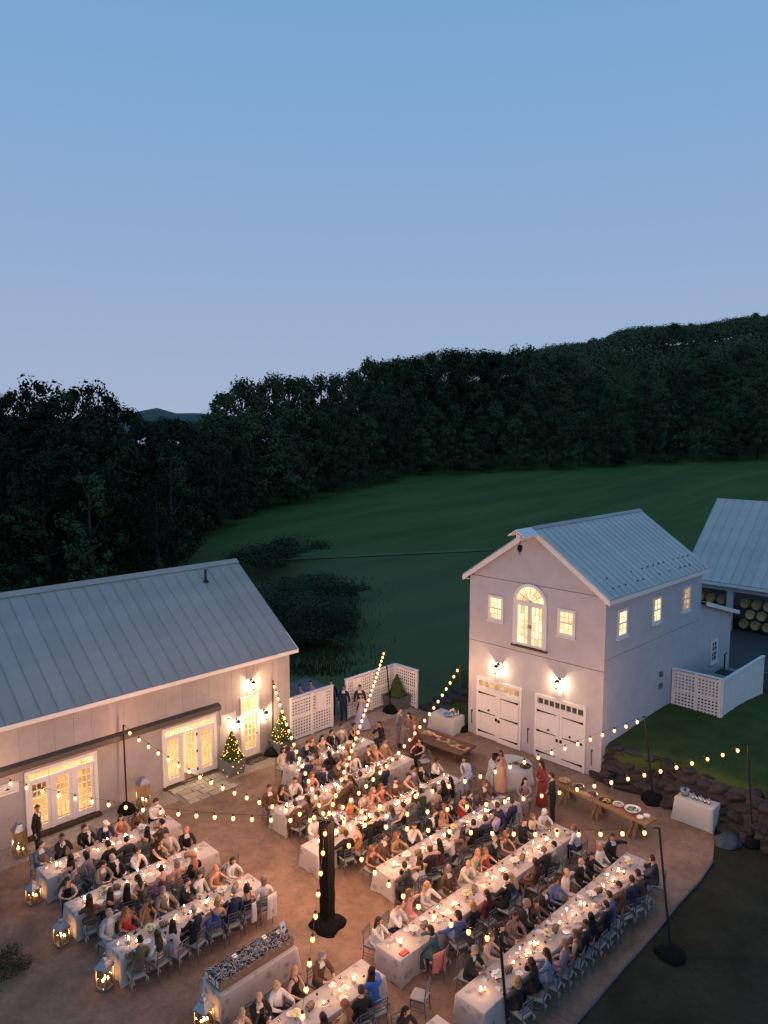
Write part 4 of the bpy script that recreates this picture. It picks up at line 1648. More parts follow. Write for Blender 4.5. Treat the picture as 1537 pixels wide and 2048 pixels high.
def lantern(x, y, w, h, label, rot=0.0, n=3, z0=0.0):
    t = thing('lantern', label, 'lantern', (x, y, z0), rot, 'large candle lanterns on the ground')
    m = MB()
    m.box(-w, w, -w, w, 0.0, 0.05)
    m.build('base', lan_metal, t)
    m = MB()
    for a in (-1, 1):
        for b in (-1, 1):
            m.box(a * w - 0.014, a * w + 0.014, b * w - 0.014, b * w + 0.014, 0.05, h)
    m.build('frame', lan_metal, t)
    for k in range(4):
        g = MB()
        c, s = math.cos(k * PI / 2), math.sin(k * PI / 2)
        g._add([((w - 0.004) * c - q * s, (w - 0.004) * s + q * c, z) for q, z in ((-w + .015, .051), (w - .015, .051), (w - .015, h - .002), (-w + .015, h - .002))], [(0, 1, 2, 3)])
        g.build('glass_pane', lan_glass, t)
    m = MB()
    q = w + 0.03
    rf = [(q, h), (q, h + 0.03), (w * 0.45, h + w * 1.25), (w * 0.45, h + w * 1.45), (0.02, h + w * 1.75)]
    m.lathe([(r * 1.414 if i < 4 else r, z) for i, (r, z) in enumerate(rf)], n=4)
    c45 = math.cos(PI / 4)
    m.v = [(a * c45 - b * c45, a * c45 + b * c45, z) for a, b, z in m.v]
    ro = m.build('roof', lan_metal, t)
    m = MB()
    zc = h + w * 1.75 + 0.05
    m.tube([(0.06 * math.cos(a * PI / 6), 0, zc + 0.06 * math.sin(a * PI / 6)) for a in range(13)], 0.008, 4)
    m.build('ring', lan_metal, ro)
    for i, (cx, cy, me, hh) in enumerate(((-0.07, -0.06, C_BIG, 0.28), (0.08, -0.03, C_MID, 0.18), (0.0, 0.09, C_SM, 0.12))[:n]):
        c = link('candle', me, t, (cx * w / 0.17, cy * w / 0.17, 0.05))
        link('flame', FL_BIG if i == 0 else FL_SMALL, c, (0, 0, hh))


lantern(13.25, 26.75, 0.19, 0.95, 'tall steel lantern on the gravel beside the barn wall pole', n=2)
lantern(8.52, 26.6, 0.19, 0.95, 'tall steel lantern at the left barn corner by the triple doors', n=2)
lantern(7.86, 23.55, 0.155, 0.48, 'square candle lantern at the end of the table nearest the barn doors', 0.3)
lantern(7.72, 21.0, 0.155, 0.52, 'square candle lantern at the end of the middle left table', 0.2)
lantern(7.85, 18.45, 0.16, 0.60, 'square candle lantern at the end of the table behind the sandal stand', 0.5)
lantern(8.98, 15.35, 0.17, 0.56, 'square candle lantern in front of the sandal stand', 0.35)
# ------------------------------------------------------------------ people
COLS = dict(black=(0.012, 0.012, 0.014), charcoal=(0.035, 0.036, 0.042), navy=(0.018, 0.026, 0.060), slate=(0.10, 0.12, 0.17), taupe=(0.19, 0.155, 0.13), beige=(0.42, 0.34, 0.27),
            brown=(0.10, 0.055, 0.032), grey=(0.17, 0.17, 0.175), silver=(0.38, 0.39, 0.42), olive=(0.10, 0.095, 0.05), tan=(0.36, 0.24, 0.14), white=(0.60, 0.57, 0.55), cream=(0.55, 0.47, 0.38),
            coral=(0.58, 0.19, 0.17), blush=(0.60, 0.42, 0.38), mauve=(0.25, 0.19, 0.22), peach=(0.65, 0.40, 0.28), purple=(0.20, 0.07, 0.16), red=(0.38, 0.045, 0.04), orange=(0.45, 0.21, 0.09),
            royal=(0.03, 0.10, 0.34), pink=(0.70, 0.33, 0.30), green=(0.035, 0.065, 0.03), lavender=(0.42, 0.38, 0.55), denim=(0.17, 0.23, 0.33), skyblue=(0.40, 0.47, 0.62), maroon=(0.12, 0.03, 0.035),
            floral=(0.20, 0.13, 0.13), wine=(0.22, 0.035, 0.03), teal=(0.03, 0.085, 0.105), blue=(0.075, 0.11, 0.25), mint=(0.24, 0.37, 0.31))
HAIRC = dict(bk=(0.012, 0.009, 0.008), br=(0.040, 0.022, 0.013), bl=(0.42, 0.225, 0.115), au=(0.20, 0.085, 0.035), gy=(0.22, 0.19, 0.18), wh=(0.62, 0.58, 0.54))
SKINS = [(0.52, 0.31, 0.21), (0.56, 0.35, 0.25), (0.46, 0.26, 0.17), (0.60, 0.38, 0.28), (0.30, 0.16, 0.10), (0.50, 0.30, 0.20)]
COLOUR_WORD = dict(royal='bright blue', skyblue='pale blue', denim='denim blue', green='dark green', floral='dark floral', mint='mint green', slate='slate grey', silver='pale grey', brown='dark brown')


def skeleton(pose, female):
    """joints (position, radius) and bones of a seated or standing figure facing +y"""
    k = 0.94 if female else 1.0
    sh = 0.165 if female else 0.185
    J, B = {}, []
    stand = pose.startswith('st')
    ln = {'table': 0.10, 'lap': -0.02, 'chin': 0.13, 'out': 0.0, 'reach': 0.20, 'down': 0.14}.get(pose, 0.02)
    z0 = 0.97 if stand else 0.55

    lat = {'leanL': -0.11, 'leanR': 0.11}.get(pose, 0.0)
    if lat:
        ln = 0.08

    def j(n, x, y, z, r):
        if lat and n[:4] not in ('pelv', 'hipL', 'hipR', 'knee', 'ankl', 'toeL', 'toeR', 'wris', 'palm'):
            x += lat * min(1.3, max(0.0, (z - z0) / 0.5))
        J[n] = (Vector((x, y, z)), r * (0.93 if female else 1.0))

    j('pelvis', 0, 0, z0, 0.145)
    j('waist', 0, 0.02 + ln * 0.3, z0 + 0.19 * k, 0.115 if female else 0.135)
    j('chest', 0, 0.02 + ln * 0.65, z0 + 0.38 * k, 0.135 if female else 0.155)
    j('upper', 0, 0.01 + ln * 0.9, z0 + 0.50 * k, 0.11)
    j('neck', 0, 0.01 + ln * 1.05, z0 + 0.585 * k, 0.052)
    j('nape', 0, 0.03 + ln * 1.2, z0 + 0.66 * k, 0.05)
    B += [('pelvis', 'waist', 'torso'), ('waist', 'chest', 'torso'), ('chest', 'upper', 'torso'), ('upper', 'neck', 'neck'), ('neck', 'nape', 'neck')]
    ys, zs = 0.01 + ln * 0.9, z0 + 0.495 * k
    ARM = {
        'table': ((0.26, ys + 0.13, 0.86), (0.17, 0.43, 0.815), (0.10, 0.50, 0.81)),
        'lap': ((0.27, ys + 0.02, 0.80), (0.15, 0.28, 0.69), (0.07, 0.34, 0.66)),
        'down': ((0.26, ys + 0.15, 0.84), (0.14, 0.42, 0.82), (0.06, 0.46, 0.81)),
        'reach': ((0.25, ys + 0.28, 0.95), (0.18, 0.66, 0.86), (0.15, 0.76, 0.83)),
        'chinR': ((0.21, ys + 0.30, 0.84), (0.10, ys + 0.22, 1.07), (0.06, ys + 0.16, 1.13)),
        'outL': ((0.44, ys - 0.05, 0.97), (0.64, ys + 0.06, 0.95), (0.71, ys + 0.10, 0.93)),
        'hang': ((0.25, -0.02, 1.18), (0.27, 0.05, 0.93), (0.27, 0.08, 0.84)),
        'mic': ((0.24, 0.12, 1.20), (0.10, 0.30, 1.33), (0.05, 0.33, 1.38)),
        'front': ((0.26, 0.04, 1.18), (0.12, 0.20, 1.08), (0.04, 0.22, 1.07)),
        'hip': ((0.32, -0.03, 1.20), (0.20, 0.06, 1.02), (0.15, 0.10, 1.0))}
    pick = {'table': ('table', 'table'), 'lap': ('lap', 'lap'), 'chin': ('table', 'chinR'), 'out': ('outL', 'lap'), 'reach': ('table', 'reach'), 'down': ('down', 'down'), 'leanL': ('lap', 'table'), 'leanR': ('table', 'lap'),
            'stand': ('hang', 'hang'), 'stmic': ('hang', 'mic'), 'stfront': ('front', 'front'), 'sthip': ('hang', 'hip'), 'stwalk': ('hip', 'hang')}[pose]
    for s, a in ((-1, pick[0]), (1, pick[1])):
        t = 'L' if s < 0 else 'R'
        e, w, h = ARM[a]
        j('shoulder' + t, s * sh, ys, zs - 0.015, 0.062)
        j('elbow' + t, s * e[0], e[1], e[2], 0.043)
        j('wrist' + t, s * w[0], w[1], w[2], 0.028)
        j('palm' + t, s * h[0], h[1], h[2], 0.030)
        B += [('upper', 'shoulder' + t, 'torso'), ('shoulder' + t, 'elbow' + t, 'uparm'), ('elbow' + t, 'wrist' + t, 'forearm'), ('wrist' + t, 'palm' + t, 'hand')]
        if stand:
            st = 0.10 * s * (1 if pose == 'stwalk' else 0.25)
            j('hip' + t, s * 0.085, 0.0, z0 - 0.06, 0.105)
            j('knee' + t, s * 0.10, 0.02 + st, 0.50, 0.066)
            j('ankle' + t, s * 0.105, -0.02 + st * 1.3, 0.09, 0.042)
            j('toe' + t, s * 0.12, 0.13 + st * 1.3, 0.045, 0.036)
        else:
            j('hip' + t, s * 0.09, 0.04, 0.53, 0.10)
            j('knee' + t, s * 0.11, 0.42, 0.53, 0.066)
            j('ankle' + t, s * 0.11, 0.36, 0.09, 0.042)
            j('toe' + t, s * 0.12, 0.50, 0.045, 0.036)
        B += [('pelvis', 'hip' + t, 'thigh'), ('hip' + t, 'knee' + t, 'thigh'), ('knee' + t, 'ankle' + t, 'shin'), ('ankle' + t, 'toe' + t, 'foot')]
    return J, B


HEAD_TURN = {}


def head_matrix(J, turn, nod):
    c = J['nape'][0] + Vector((0, 0.015, 0.095))
    return Matrix.Translation(c) @ Matrix.Rotation(turn, 4, 'Z') @ Matrix.Rotation(nod, 4, 'X')


BODY = {}


def body(pose, female, turn, nod):
    """one continuous skinned body with face, ears and five-fingered hands; clothing is cut from the same surface"""
    key = (pose, female, turn)
    if key in BODY:
        return BODY[key]
    J, B = skeleton(pose, female)
    names = list(J)
    me = bpy.data.meshes.new('figure_frame')
    me.from_pydata([J[n][0] for n in names], [(names.index(a), names.index(b)) for a, b, _ in B], [])
    o = bpy.data.objects.new('figure_frame', me)
    COL.objects.link(o)
    md = o.modifiers.new('Skin', 'SKIN')
    md.use_smooth_shade = True
    for i, n in enumerate(names):
        r = J[n][1]
        flat = 0.74 if n in ('pelvis', 'waist', 'chest', 'upper') else 1.0
        me.skin_vertices[0].data[i].radius = (r, r * flat)
        me.skin_vertices[0].data[i].use_root = (n == 'pelvis')
    sb = o.modifiers.new('Sub', 'SUBSURF')
    sb.levels = sb.render_levels = 1
    dg = bpy.context.evaluated_depsgraph_get()
    ev = o.evaluated_get(dg).to_mesh()
    vs = [v.co.copy() for v in ev.vertices]
    ns = [v.normal.copy() for v in ev.vertices]
    fs = [tuple(p.vertices) for p in ev.polygons]
    o.evaluated_get(dg).to_mesh_clear()
    bpy.data.objects.remove(o)
    bpy.data.meshes.remove(me)
    # which bone each face belongs to
    lab = []
    for f in fs:
        c = sum((vs[i] for i in f), Vector()) / len(f)
        best = None
        for a, b, l in B:
            p, q = J[a][0], J[b][0]
            d = q - p
            t = max(0, min(1, (c - p).dot(d) / d.length_squared))
            r = J[a][1] * (1 - t) + J[b][1] * t
            k = (c - p - d * t).length / r
            if best is None or k < best[0]:
                best = (k, l)
        lab.append(best[1])
    m = MB()
    m._add(vs, fs)
    H = head_matrix(J, turn, nod)
    # head: skull with jaw, brow, nose, ears
    h = MB()
    h.ball((0, 0, 0), (0.076, 0.094, 0.118), 14, 11)
    hv = []
    for p in h.v:
        x, y, z = p
        if z < -0.03:
            x *= 1 - 0.35 * min(1, (-z - 0.03) / 0.09)
            y = y * (1 - 0.25 * min(1, (-z - 0.03) / 0.09)) + 0.018 * min(1, (-z - 0.03) / 0.06)
        if y > 0.06 and abs(x) < 0.026 and -0.05 < z < 0.02:
            y += 0.022
        hv.append((x, y, z))
    h.v = hv
    m._add([H @ Vector(p) for p in h.v], h.f)
    for s in (-1, 1):
        e = MB()
        e.ball((s * 0.078, -0.005, -0.01), (0.012, 0.022, 0.032), 6, 5)
        m._add([H @ Vector(p) for p in e.v], e.f)
        e = MB()
        e.ball((s * 0.030, 0.082, 0.008), (0.012, 0.008, 0.008), 6, 4)
        m.cur = 1
        m._add([H @ Vector(p) for p in e.v], e.f)
        e = MB()
        e.ball((s * 0.031, 0.086, 0.030), (0.018, 0.006, 0.005), 6, 4)
        m._add([H @ Vector(p) for p in e.v], e.f)
        m.cur = 0
    e = MB()
    e.ball((0, 0.092, -0.058), (0.022, 0.008, 0.007), 6, 4)
    m.cur = 2
    m._add([H @ Vector(p) for p in e.v], e.f)
    m.cur = 0
    # hands
    for t, s in (('L', -1), ('R', 1)):
        w, p = J['wrist' + t][0], J['palm' + t][0]
        d = (p - w).normalized()
        side = d.cross(Vector((0, 0, 1)))
        side = side.normalized() if side.length > 0.1 else Vector((1, 0, 0))
        up = side.cross(d)
        for i, ln in enumerate((0.066, 0.076, 0.072, 0.056)):
            b0 = p + side * (i - 1.5) * 0.018 + d * 0.012
            k1 = b0 + d * ln * 0.55 - up * 0.004
            k2 = k1 + d * ln * 0.40 - up * 0.020
            m.tube([b0, k1, k2], [0.0085, 0.008, 0.006], 5)
        b0 = p + side * (-s) * 0.024 - d * 0.012
        m.tube([b0, b0 + side * (-s) * 0.026 + d * 0.022, b0 + side * (-s) * 0.028 + d * 0.05], [0.010, 0.009, 0.007], 5)
    mesh = m.mesh('person', [skin_mat, eye_mat, lip_mat], True)
    BODY[key] = (mesh, vs, ns, fs, lab, J, H)
    return BODY[key]


CLOTH = {}


def garment(key, what, female):
    """cut a garment out of the body surface and stand it off along the normals"""
    ck = (key, what)
    if ck in CLOTH:
        return CLOTH[ck]
    mesh, vs, ns, fs, lab, J, H = BODY[key]
    zc = J['chest'][0].z
    zn = J['neck'][0].z
    off = dict(jacket=0.020, shirt=0.012, trousers=0.014, shoes=0.012, bodice=0.012, top=0.016)[what]
    keep = []
    for f, l in zip(fs, lab):
        c = sum((vs[i] for i in f), Vector()) / len(f)
        nrm = sum((ns[i] for i in f), Vector())
        ok = False
        if what == 'jacket':
            ok = l in ('torso', 'uparm', 'forearm') and c.z < zn + 0.02
            if ok and l == 'torso' and nrm.y > 0 and abs(c.x) < 0.052 * max(0.0, (c.z - J['waist'][0].z + 0.02) / 0.30) and c.z > J['waist'][0].z:
                ok = False
            if l == 'forearm' and (c - J['wristL'][0]).length < 0.035 or l == 'forearm' and (c - J['wristR'][0]).length < 0.035:
                ok = False
        elif what == 'shirt':
            ok = l in ('torso',) and c.z > J['pelvis'][0].z or (l == 'neck' and c.z < zn + 0.015) or l in ('uparm', 'forearm')
        elif what == 'top':
            ok = l in ('torso', 'uparm', 'forearm') and c.z < zn - 0.005
        elif what == 'bodice':
            ok = l == 'torso' and c.z < zc + 0.085 - (0.05 if c.y < J['chest'][0].y else 0.0)
        elif what == 'trousers':
            ok = l in ('thigh', 'shin') or (l == 'torso' and c.z < J['waist'][0].z - 0.02)
        elif what == 'shoes':
            ok = l == 'foot'
        if ok:
            keep.append(f)
    used = sorted({i for f in keep for i in f})
    mp = {i: k for k, i in enumerate(used)}
    m = MB()
    m._add([vs[i] + ns[i] * off for i in used], [tuple(mp[i] for i in f) for f in keep])
    if what == 'bodice':                                   # two straps over the shoulders
        for s in (-1, 1):
            p = [Vector((s * 0.075, J['upper'][0].y + dy, J['upper'][0].z + dz)) for dy, dz in ((0.10, -0.06), (0.075, 0.035), (0.0, 0.082), (-0.07, 0.04), (-0.10, -0.06))]
            m.tube(p, 0.013, 5)
    if what in ('bodice', 'top') and female:               # skirt of the dress
        n = 16
        if key[0].startswith('st'):
            z = J['waist'][0].z
            ring = lambda cz, rx, ry, cy, wv=0.0: [((rx + wv * math.sin(5 * 2 * PI * k / n)) * math.cos(2 * PI * k / n), cy + (ry + wv * math.sin(5 * 2 * PI * k / n)) * math.sin(2 * PI * k / n), cz) for k in range(n)]
            fl = 0.20 if key[0] == 'stwalk' else 0.0
            m.loft([ring(z - 0.02, 0.135, 0.105, 0.0), ring(z - 0.20, 0.18, 0.15, 0.0), ring(0.55, 0.21 + fl * 0.5, 0.19 + fl * 0.4, 0.0, 0.01), ring(0.28, 0.235 + fl * 0.9, 0.21 + fl * 0.8, 0.02, 0.02), ring(0.06, 0.255 + fl * 1.3, 0.23 + fl * 1.2, 0.02, 0.03)], caps=False)
        else:
            path = [((0, 0.02, 0.70), (0, 0.1, 1), 0.135, 0.115), ((0, 0.03, 0.60), (0, 0.5, 0.8), 0.19, 0.15), ((0, 0.16, 0.545), (0, 1, 0.1), 0.20, 0.115), ((0, 0.34, 0.545), (0, 1, 0), 0.20, 0.10),
                    ((0, 0.46, 0.50), (0, 0.6, -0.8), 0.20, 0.10), ((0, 0.46, 0.34), (0, 0, -1), 0.21, 0.11), ((0, 0.44, 0.16), (0, 0, -1), 0.22, 0.13)]
            rings = []
            for c, d, rx, ry in path:
                d = Vector(d).normalized()
                up = Vector((1, 0, 0)).cross(d)
                if d.y >= 0.05:
                    pass
                rings.append([tuple(Vector(c) + Vector((1, 0, 0)) * rx * math.cos(2 * PI * k / n) + up * ry * math.sin(2 * PI * k / n)) for k in range(n)])
            m.loft(rings, caps=False)
    me = m.mesh(what, fabric, True, fix=False)
    CLOTH[ck] = me
    return me


def hair(key, style):
    ck = (key, 'hair' + style)
    if ck in CLOTH:
        return CLOTH[ck]
    H = BODY[key][6]
    h = MB()
    R = (0.087, 0.104, 0.128)
    if style == 'D':                                        # thin fringe round a bald crown
        b = MB()
        b.ball((0, 0, 0), (0.081, 0.099, 0.118), 14, 11)
        h._add(b.v, [f for f in b.f if -0.065 < sum(b.v[i][2] for i in f) / len(f) < 0.012 and sum(b.v[i][1] for i in f) / len(f) < 0.005])
    else:
        b = MB()
        b.ball((0, -0.004, 0.006), R, 14, 11)
        low = {'S': -0.055, 'B': -0.10, 'L': -0.09, 'U': -0.06, 'C': 0.01}[style]
        keep = []
        for f in b.f:
            c = [sum(b.v[i][k] for i in f) / len(f) for k in range(3)]
            line = low if c[1] < 0.0 else (0.062 if c[1] > 0.055 else 0.02)
            if style in 'BL' and abs(c[0]) > 0.055 and c[1] < 0.045:
                line = low
            if c[2] > line:
                keep.append(f)
        h._add(b.v, keep)
        if style == 'C':
            h.prism([(0.085 * math.cos(a), 0.075 + 0.085 * max(0, math.sin(a)), ) for a in [PI * i / 8 for i in range(9)]], 0.048, 0.056)
        n = 12
        if style == 'B':
            rings = [[(rx * math.cos(2 * PI * k / n), cy + ry * math.sin(2 * PI * k / n), z) for k in range(n)] for z, rx, ry, cy in ((0.03, 0.090, 0.075, -0.035), (-0.05, 0.098, 0.072, -0.040), (-0.125, 0.095, 0.060, -0.045), (-0.145, 0.07, 0.04, -0.045))]
            h.loft(rings)
        if style == 'L':
            rings = [[(rx * math.cos(2 * PI * k / n) * (1 + 0.05 * math.sin(k * 2.3 + z * 20)), cy + ry * math.sin(2 * PI * k / n), z) for k in range(n)] for z, rx, ry, cy in
                     ((0.03, 0.090, 0.070, -0.040), (-0.08, 0.102, 0.060, -0.060), (-0.20, 0.118, 0.050, -0.085), (-0.33, 0.115, 0.042, -0.095), (-0.42, 0.085, 0.030, -0.092), (-0.45, 0.04, 0.015, -0.09))]
            h.loft(rings)
        if style == 'U':
            h.ball((0, -0.105, 0.045), (0.05, 0.045, 0.05), 9, 7)
    m = MB()
    m._add([H @ Vector(p) for p in h.v], h.f)
    me = m.mesh('hair', hair_mat, True, fix=False)
    CLOTH[ck] = me
    return me


PCOUNT = [0]


def person(loc, rotz, pose, female, kind_, col, hcol, style, label, group, scale=1.0, turn=None, legs=None):
    r = RND
    if turn is None:
        turn = r.choice((-0.7, -0.25, 0.3, 0.8))
    nod = {'down': -0.45, 'chin': -0.1}.get(pose, -0.08)
    key = (pose, female, turn)
    bd = body(pose, female, turn, nod)
    p = link('person', bd[0], None, loc, rotz, r.choice(SKINS))
    p.scale = (scale, scale, scale)
    tag(p, label, 'person', group)
    j = 1 + r.uniform(-0.12, 0.12)
    c = tuple(v * j for v in COLS[col])
    dark = COLS[r.choice(('black', 'charcoal', 'navy'))]
    if kind_ == 'S':
        link('shirt', garment(key, 'shirt', female), p, color=(0.58, 0.56, 0.55))
        link('jacket', garment(key, 'jacket', female), p, color=c)
        tr = c if col not in ('white', 'beige', 'silver', 'tan', 'cream') or r.random() < 0.4 else dark
        link('trousers', garment(key, 'trousers', female), p, color=tr)
        link('shoes', garment(key, 'shoes', female), p, color=(0.02, 0.015, 0.012))
    elif kind_ in 'TK':
        link('shirt', garment(key, 'shirt', female), p, color=c)
        if kind_ == 'K':
            J = bd[5]
            m = MB()
            a, b = J['neck'][0], J['waist'][0]
            y = [J[q][0].y + 0.74 * J[q][1] + 0.022 for q in ('upper', 'chest', 'waist')]
            m.tube([(0, y[0] - 0.01, a.z - 0.05), (0, y[1], J['chest'][0].z), (0, y[2], b.z)], [0.014, 0.026, 0.018], 5)
            m.build('necktie', fabric, p).color = (*COLS['navy'], 1)
        link('trousers', garment(key, 'trousers', female), p, color=dark)
        link('shoes', garment(key, 'shoes', female), p, color=(0.02, 0.015, 0.012))
    elif kind_ == 'D':
        link('dress', garment(key, 'bodice', female), p, color=c)
    else:
        link('dress', garment(key, 'top', female), p, color=c)
    if style == 'C':
        link('cap', hair(key, 'C'), p, color=(0.75, 0.74, 0.73))
    elif style != 'N':
        link('hair', hair(key, style), p, color=tuple(v * (1 + r.uniform(-0.2, 0.2)) for v in HAIRC[hcol]))
    PCOUNT[0] += 1
    return p


# ------------------------------------------------------------------ chairs
def make_chair():
    t = thing('dining_chair', 'silver slat-back chair', 'chair', (0, 0, -50))
    w, d = 0.20, 0.20
    m = MB()
    m.box(-w, w, -d, d, 0.425, 0.455)
    m.build('seat', silver_paint, t)
    m = MB()
    m.loft([[(a * (w + e), b * (d + e), z) for a, b in ((-1, -1), (0, -1.04), (1, -1), (1.04, 0), (1, 1), (0, 1.04), (-1, 1), (-1.04, 0))] for e, z in ((-0.004, 0.456), (0.008, 0.475), (0.0, 0.498), (-0.05, 0.508))])
    cu = m.build('cushion', cushion_cloth, t)
    for s in (-1, 1):
        m = MB()
        m.tube([(s * w * 1.05, -d - 0.07, 0.30), (s * w * 1.12, -d - 0.06, 0.40), (s * w * 0.9, -d - 0.02, 0.47), (s * w * 0.8, -d - 0.08, 0.41), (s * w * 0.75, -d - 0.06, 0.34)], [0.004, 0.018, 0.012, 0.018, 0.004], 4)
        m.build('ribbon_tie', ribbon_cloth, cu)
    for s in (-1, 1):
        m = MB()
        m.tube([(s * w * 0.93, d * 0.93, 0.43), (s * w * 0.93, d * 0.98, 0.0)], [0.016, 0.011], 6)
        m.build('leg', silver_paint, t)
        m = MB()
        m.tube([(s * w * 0.93, -d * 1.15, 0.0), (s * w * 0.93, -d * 0.95, 0.43), (s * w * 0.93, -d * 1.12, 0.92)], [0.011, 0.016, 0.013], 6)
        m.build('back_post', silver_paint, t)
    for z in (0.905, 0.80, 0.70, 0.60):
        m = MB()
        y = -d * (0.95 + 0.17 * (z - 0.43) / 0.49)
        m.box(-w * 0.9, w * 0.9, y - 0.009, y + 0.009, z - 0.012, z + 0.012)
        m.build('slat', silver_paint, t)
    m = MB()
    for i in range(5):
        x = (i - 2) * 0.066
        m.tube([(x, -d * 1.08, 0.81), (x, -d * 1.11, 0.895)], 0.007, 4)
    kind(m.build('spindle_row', silver_paint, t), 'stuff')
    m = MB()
    for s in (-1, 1):
        m.tube([(s * w * 0.93, d * 0.95, 0.16), (s * w * 0.93, -d * 1.08, 0.16)], 0.009, 4)
        m.tube([(s * w * 0.93, d * 0.95, 0.26), (s * w * 0.93, -d * 1.03, 0.26)], 0.009, 4)
    m.tube([(-w * 0.93, 0, 0.16), (w * 0.93, 0, 0.16)], 0.009, 4)
    m.tube([(-w * 0.93, d * 0.96, 0.2), (w * 0.93, d * 0.96, 0.2)], 0.009, 4)
    kind(m.build('stretcher', silver_paint, t), 'stuff')
    return t


CHAIR = make_chair()
CHAIR_USED = [False]


def chair(x, y, rot, label, group='silver slat-back chairs at the tables'):
    if not CHAIR_USED[0]:
        CHAIR_USED[0] = True
        CHAIR.location, CHAIR.rotation_euler = (x, y, 0), (0, 0, rot)
        CHAIR['label'], CHAIR['group'] = label, group
        return CHAIR
    return copy_tree(CHAIR, (x, y, 0), rot, label, group)


# ------------------------------------------------------------------ long tables
def cloth_mat():
    m = mat('table_linen', (0.44, 0.40, 0.385), 0.9, spec=0.15)
    n, l = m.node_tree.nodes, m.node_tree.links
    b = n['Principled BSDF']
    tc = n.new('ShaderNodeTexCoord')
    v = n.new('ShaderNodeTexVoronoi')
    v.inputs['Scale'].default_value = 3.2
    v.feature = 'F1'
    nz = n.new('ShaderNodeTexNoise')
    nz.inputs['Scale'].default_value = 11
    nz.inputs['Detail'].default_value = 3
    ad = n.new('ShaderNodeVectorMath')
    ad.operation = 'MULTIPLY_ADD'
    ad.inputs[1].default_value = (0.18, 0.18, 0.18)
    l.new(tc.outputs['Object'], nz.inputs['Vector'])
    l.new(nz.outputs['Color'], ad.inputs[0])
    l.new(tc.outputs['Object'], ad.inputs[2])
    l.new(ad.outputs[0], v.inputs['Vector'])
    r = n.new('ShaderNodeValToRGB')
    r.color_ramp.elements[0].position = 0.20
    r.color_ramp.elements[0].color = (0.30, 0.27, 0.275, 1)
    r.color_ramp.elements[1].position = 0.34
    r.color_ramp.elements[1].color = (0.46, 0.42, 0.40, 1)
    l.new(v.outputs['Distance'], r.inputs[0])
    l.new(r.outputs[0], b.inputs['Base Color'])
    return m


linen = cloth_mat()
plain_linen = mat('plain_linen', (0.50, 0.50, 0.485), 0.9, spec=0.15, noise=(3, 0.04))


def draped_cloth(hx, hy, z, seed, fold=0.035, drop=0.0):
    """cloth over a rectangular table top: flat top, softened edge, folds that deepen towards the floor"""
    r = random.Random(seed)
    per = []
    step = 0.11

    def side(a, b):
        n = max(2, int((Vector(b) - Vector(a)).length / step))
        for i in range(n):
            per.append(Vector(a) + (Vector(b) - Vector(a)) * i / n)
    c = [(-hx, -hy), (hx, -hy), (hx, hy), (-hx, hy)]
    for i in range(4):
        side(c[i], c[(i + 1) % 4])
    N = len(per)
    ph = [r.uniform(0, 6.28) for _ in range(3)]
    rings = []
    for t, zz, o in ((0, z, -0.025), (0, z - 0.003, -0.004), (0.02, z - 0.025, 0.006), (0.35, z * 0.62, 0.012), (0.7, z * 0.3, 0.02), (1.0, 0.015 + drop, 0.03)):
        ring = []
        s = 0.0
        for i, p in enumerate(per):
            q = per[(i + 1) % N]
            s += (q - p).length
            out = Vector((p.x / hx, p.y / hy))
            out = Vector((out.x if abs(out.x) > 0.97 else 0, out.y if abs(out.y) > 0.97 else 0))
            corner = out.length > 1.2
            if out.length > 0:
                out.normalize()
            f = fold * t * (math.sin(s * 9.5 + ph[0]) * 0.6 + math.sin(s * 17 + ph[1]) * 0.4)
            if corner:
                f += 0.09 * t
            e = p + out * (o + f)
            ring.append((e.x, e.y, zz))
        rings.append(ring)
    m = MB()
    m.loft(rings[1:], caps=False)
    k = len(m.v)
    m._add(rings[0], [])
    m.f += [(i, (i + 1) % N, k + (i + 1) % N, k + i) for i in range(N)]
    m.mi += [0] * N
    m.f.append(tuple(k + i for i in range(N)))
    m.mi.append(0)
    return m


TABLES = dict(
    L1=(8.2, 12.9, 23.7, 'table nearest the barn doors', 'lantern', 'front'),
    L2=(8.1, 12.9, 21.25, 'middle left table', 'lantern', 'front'),
    L3=(8.2, 12.9, 18.62, 'table behind the sandal stand', 'lantern', 'front'),
    A=(18.35, 22.8, 23.85, 'table nearest the topiaries', 'garage', 'garage'),
    B=(15.85, 22.75, 21.4, 'second table from topiaries', 'garage', 'garage'),
    C=(15.1, 22.75, 18.68, 'third table from topiaries', 'garage', 'garage'),
    D=(15.95, 22.85, 15.95, 'fourth table from topiaries', 'garage', 'garage'),
    E=(13.45, 22.5, 13.3, 'second table from kerb', 'garage', 'garage'),
    F=(13.6, 22.6, 10.6, 'table nearest the kerb', 'garage', 'garage'),
    G=(6.8, 12.8, 13.2, 'table before the sandal stand', 'post', 'post'),
    H=(6.8, 12.78, 10.5, 'table in the bottom corner', 'post', 'post'))
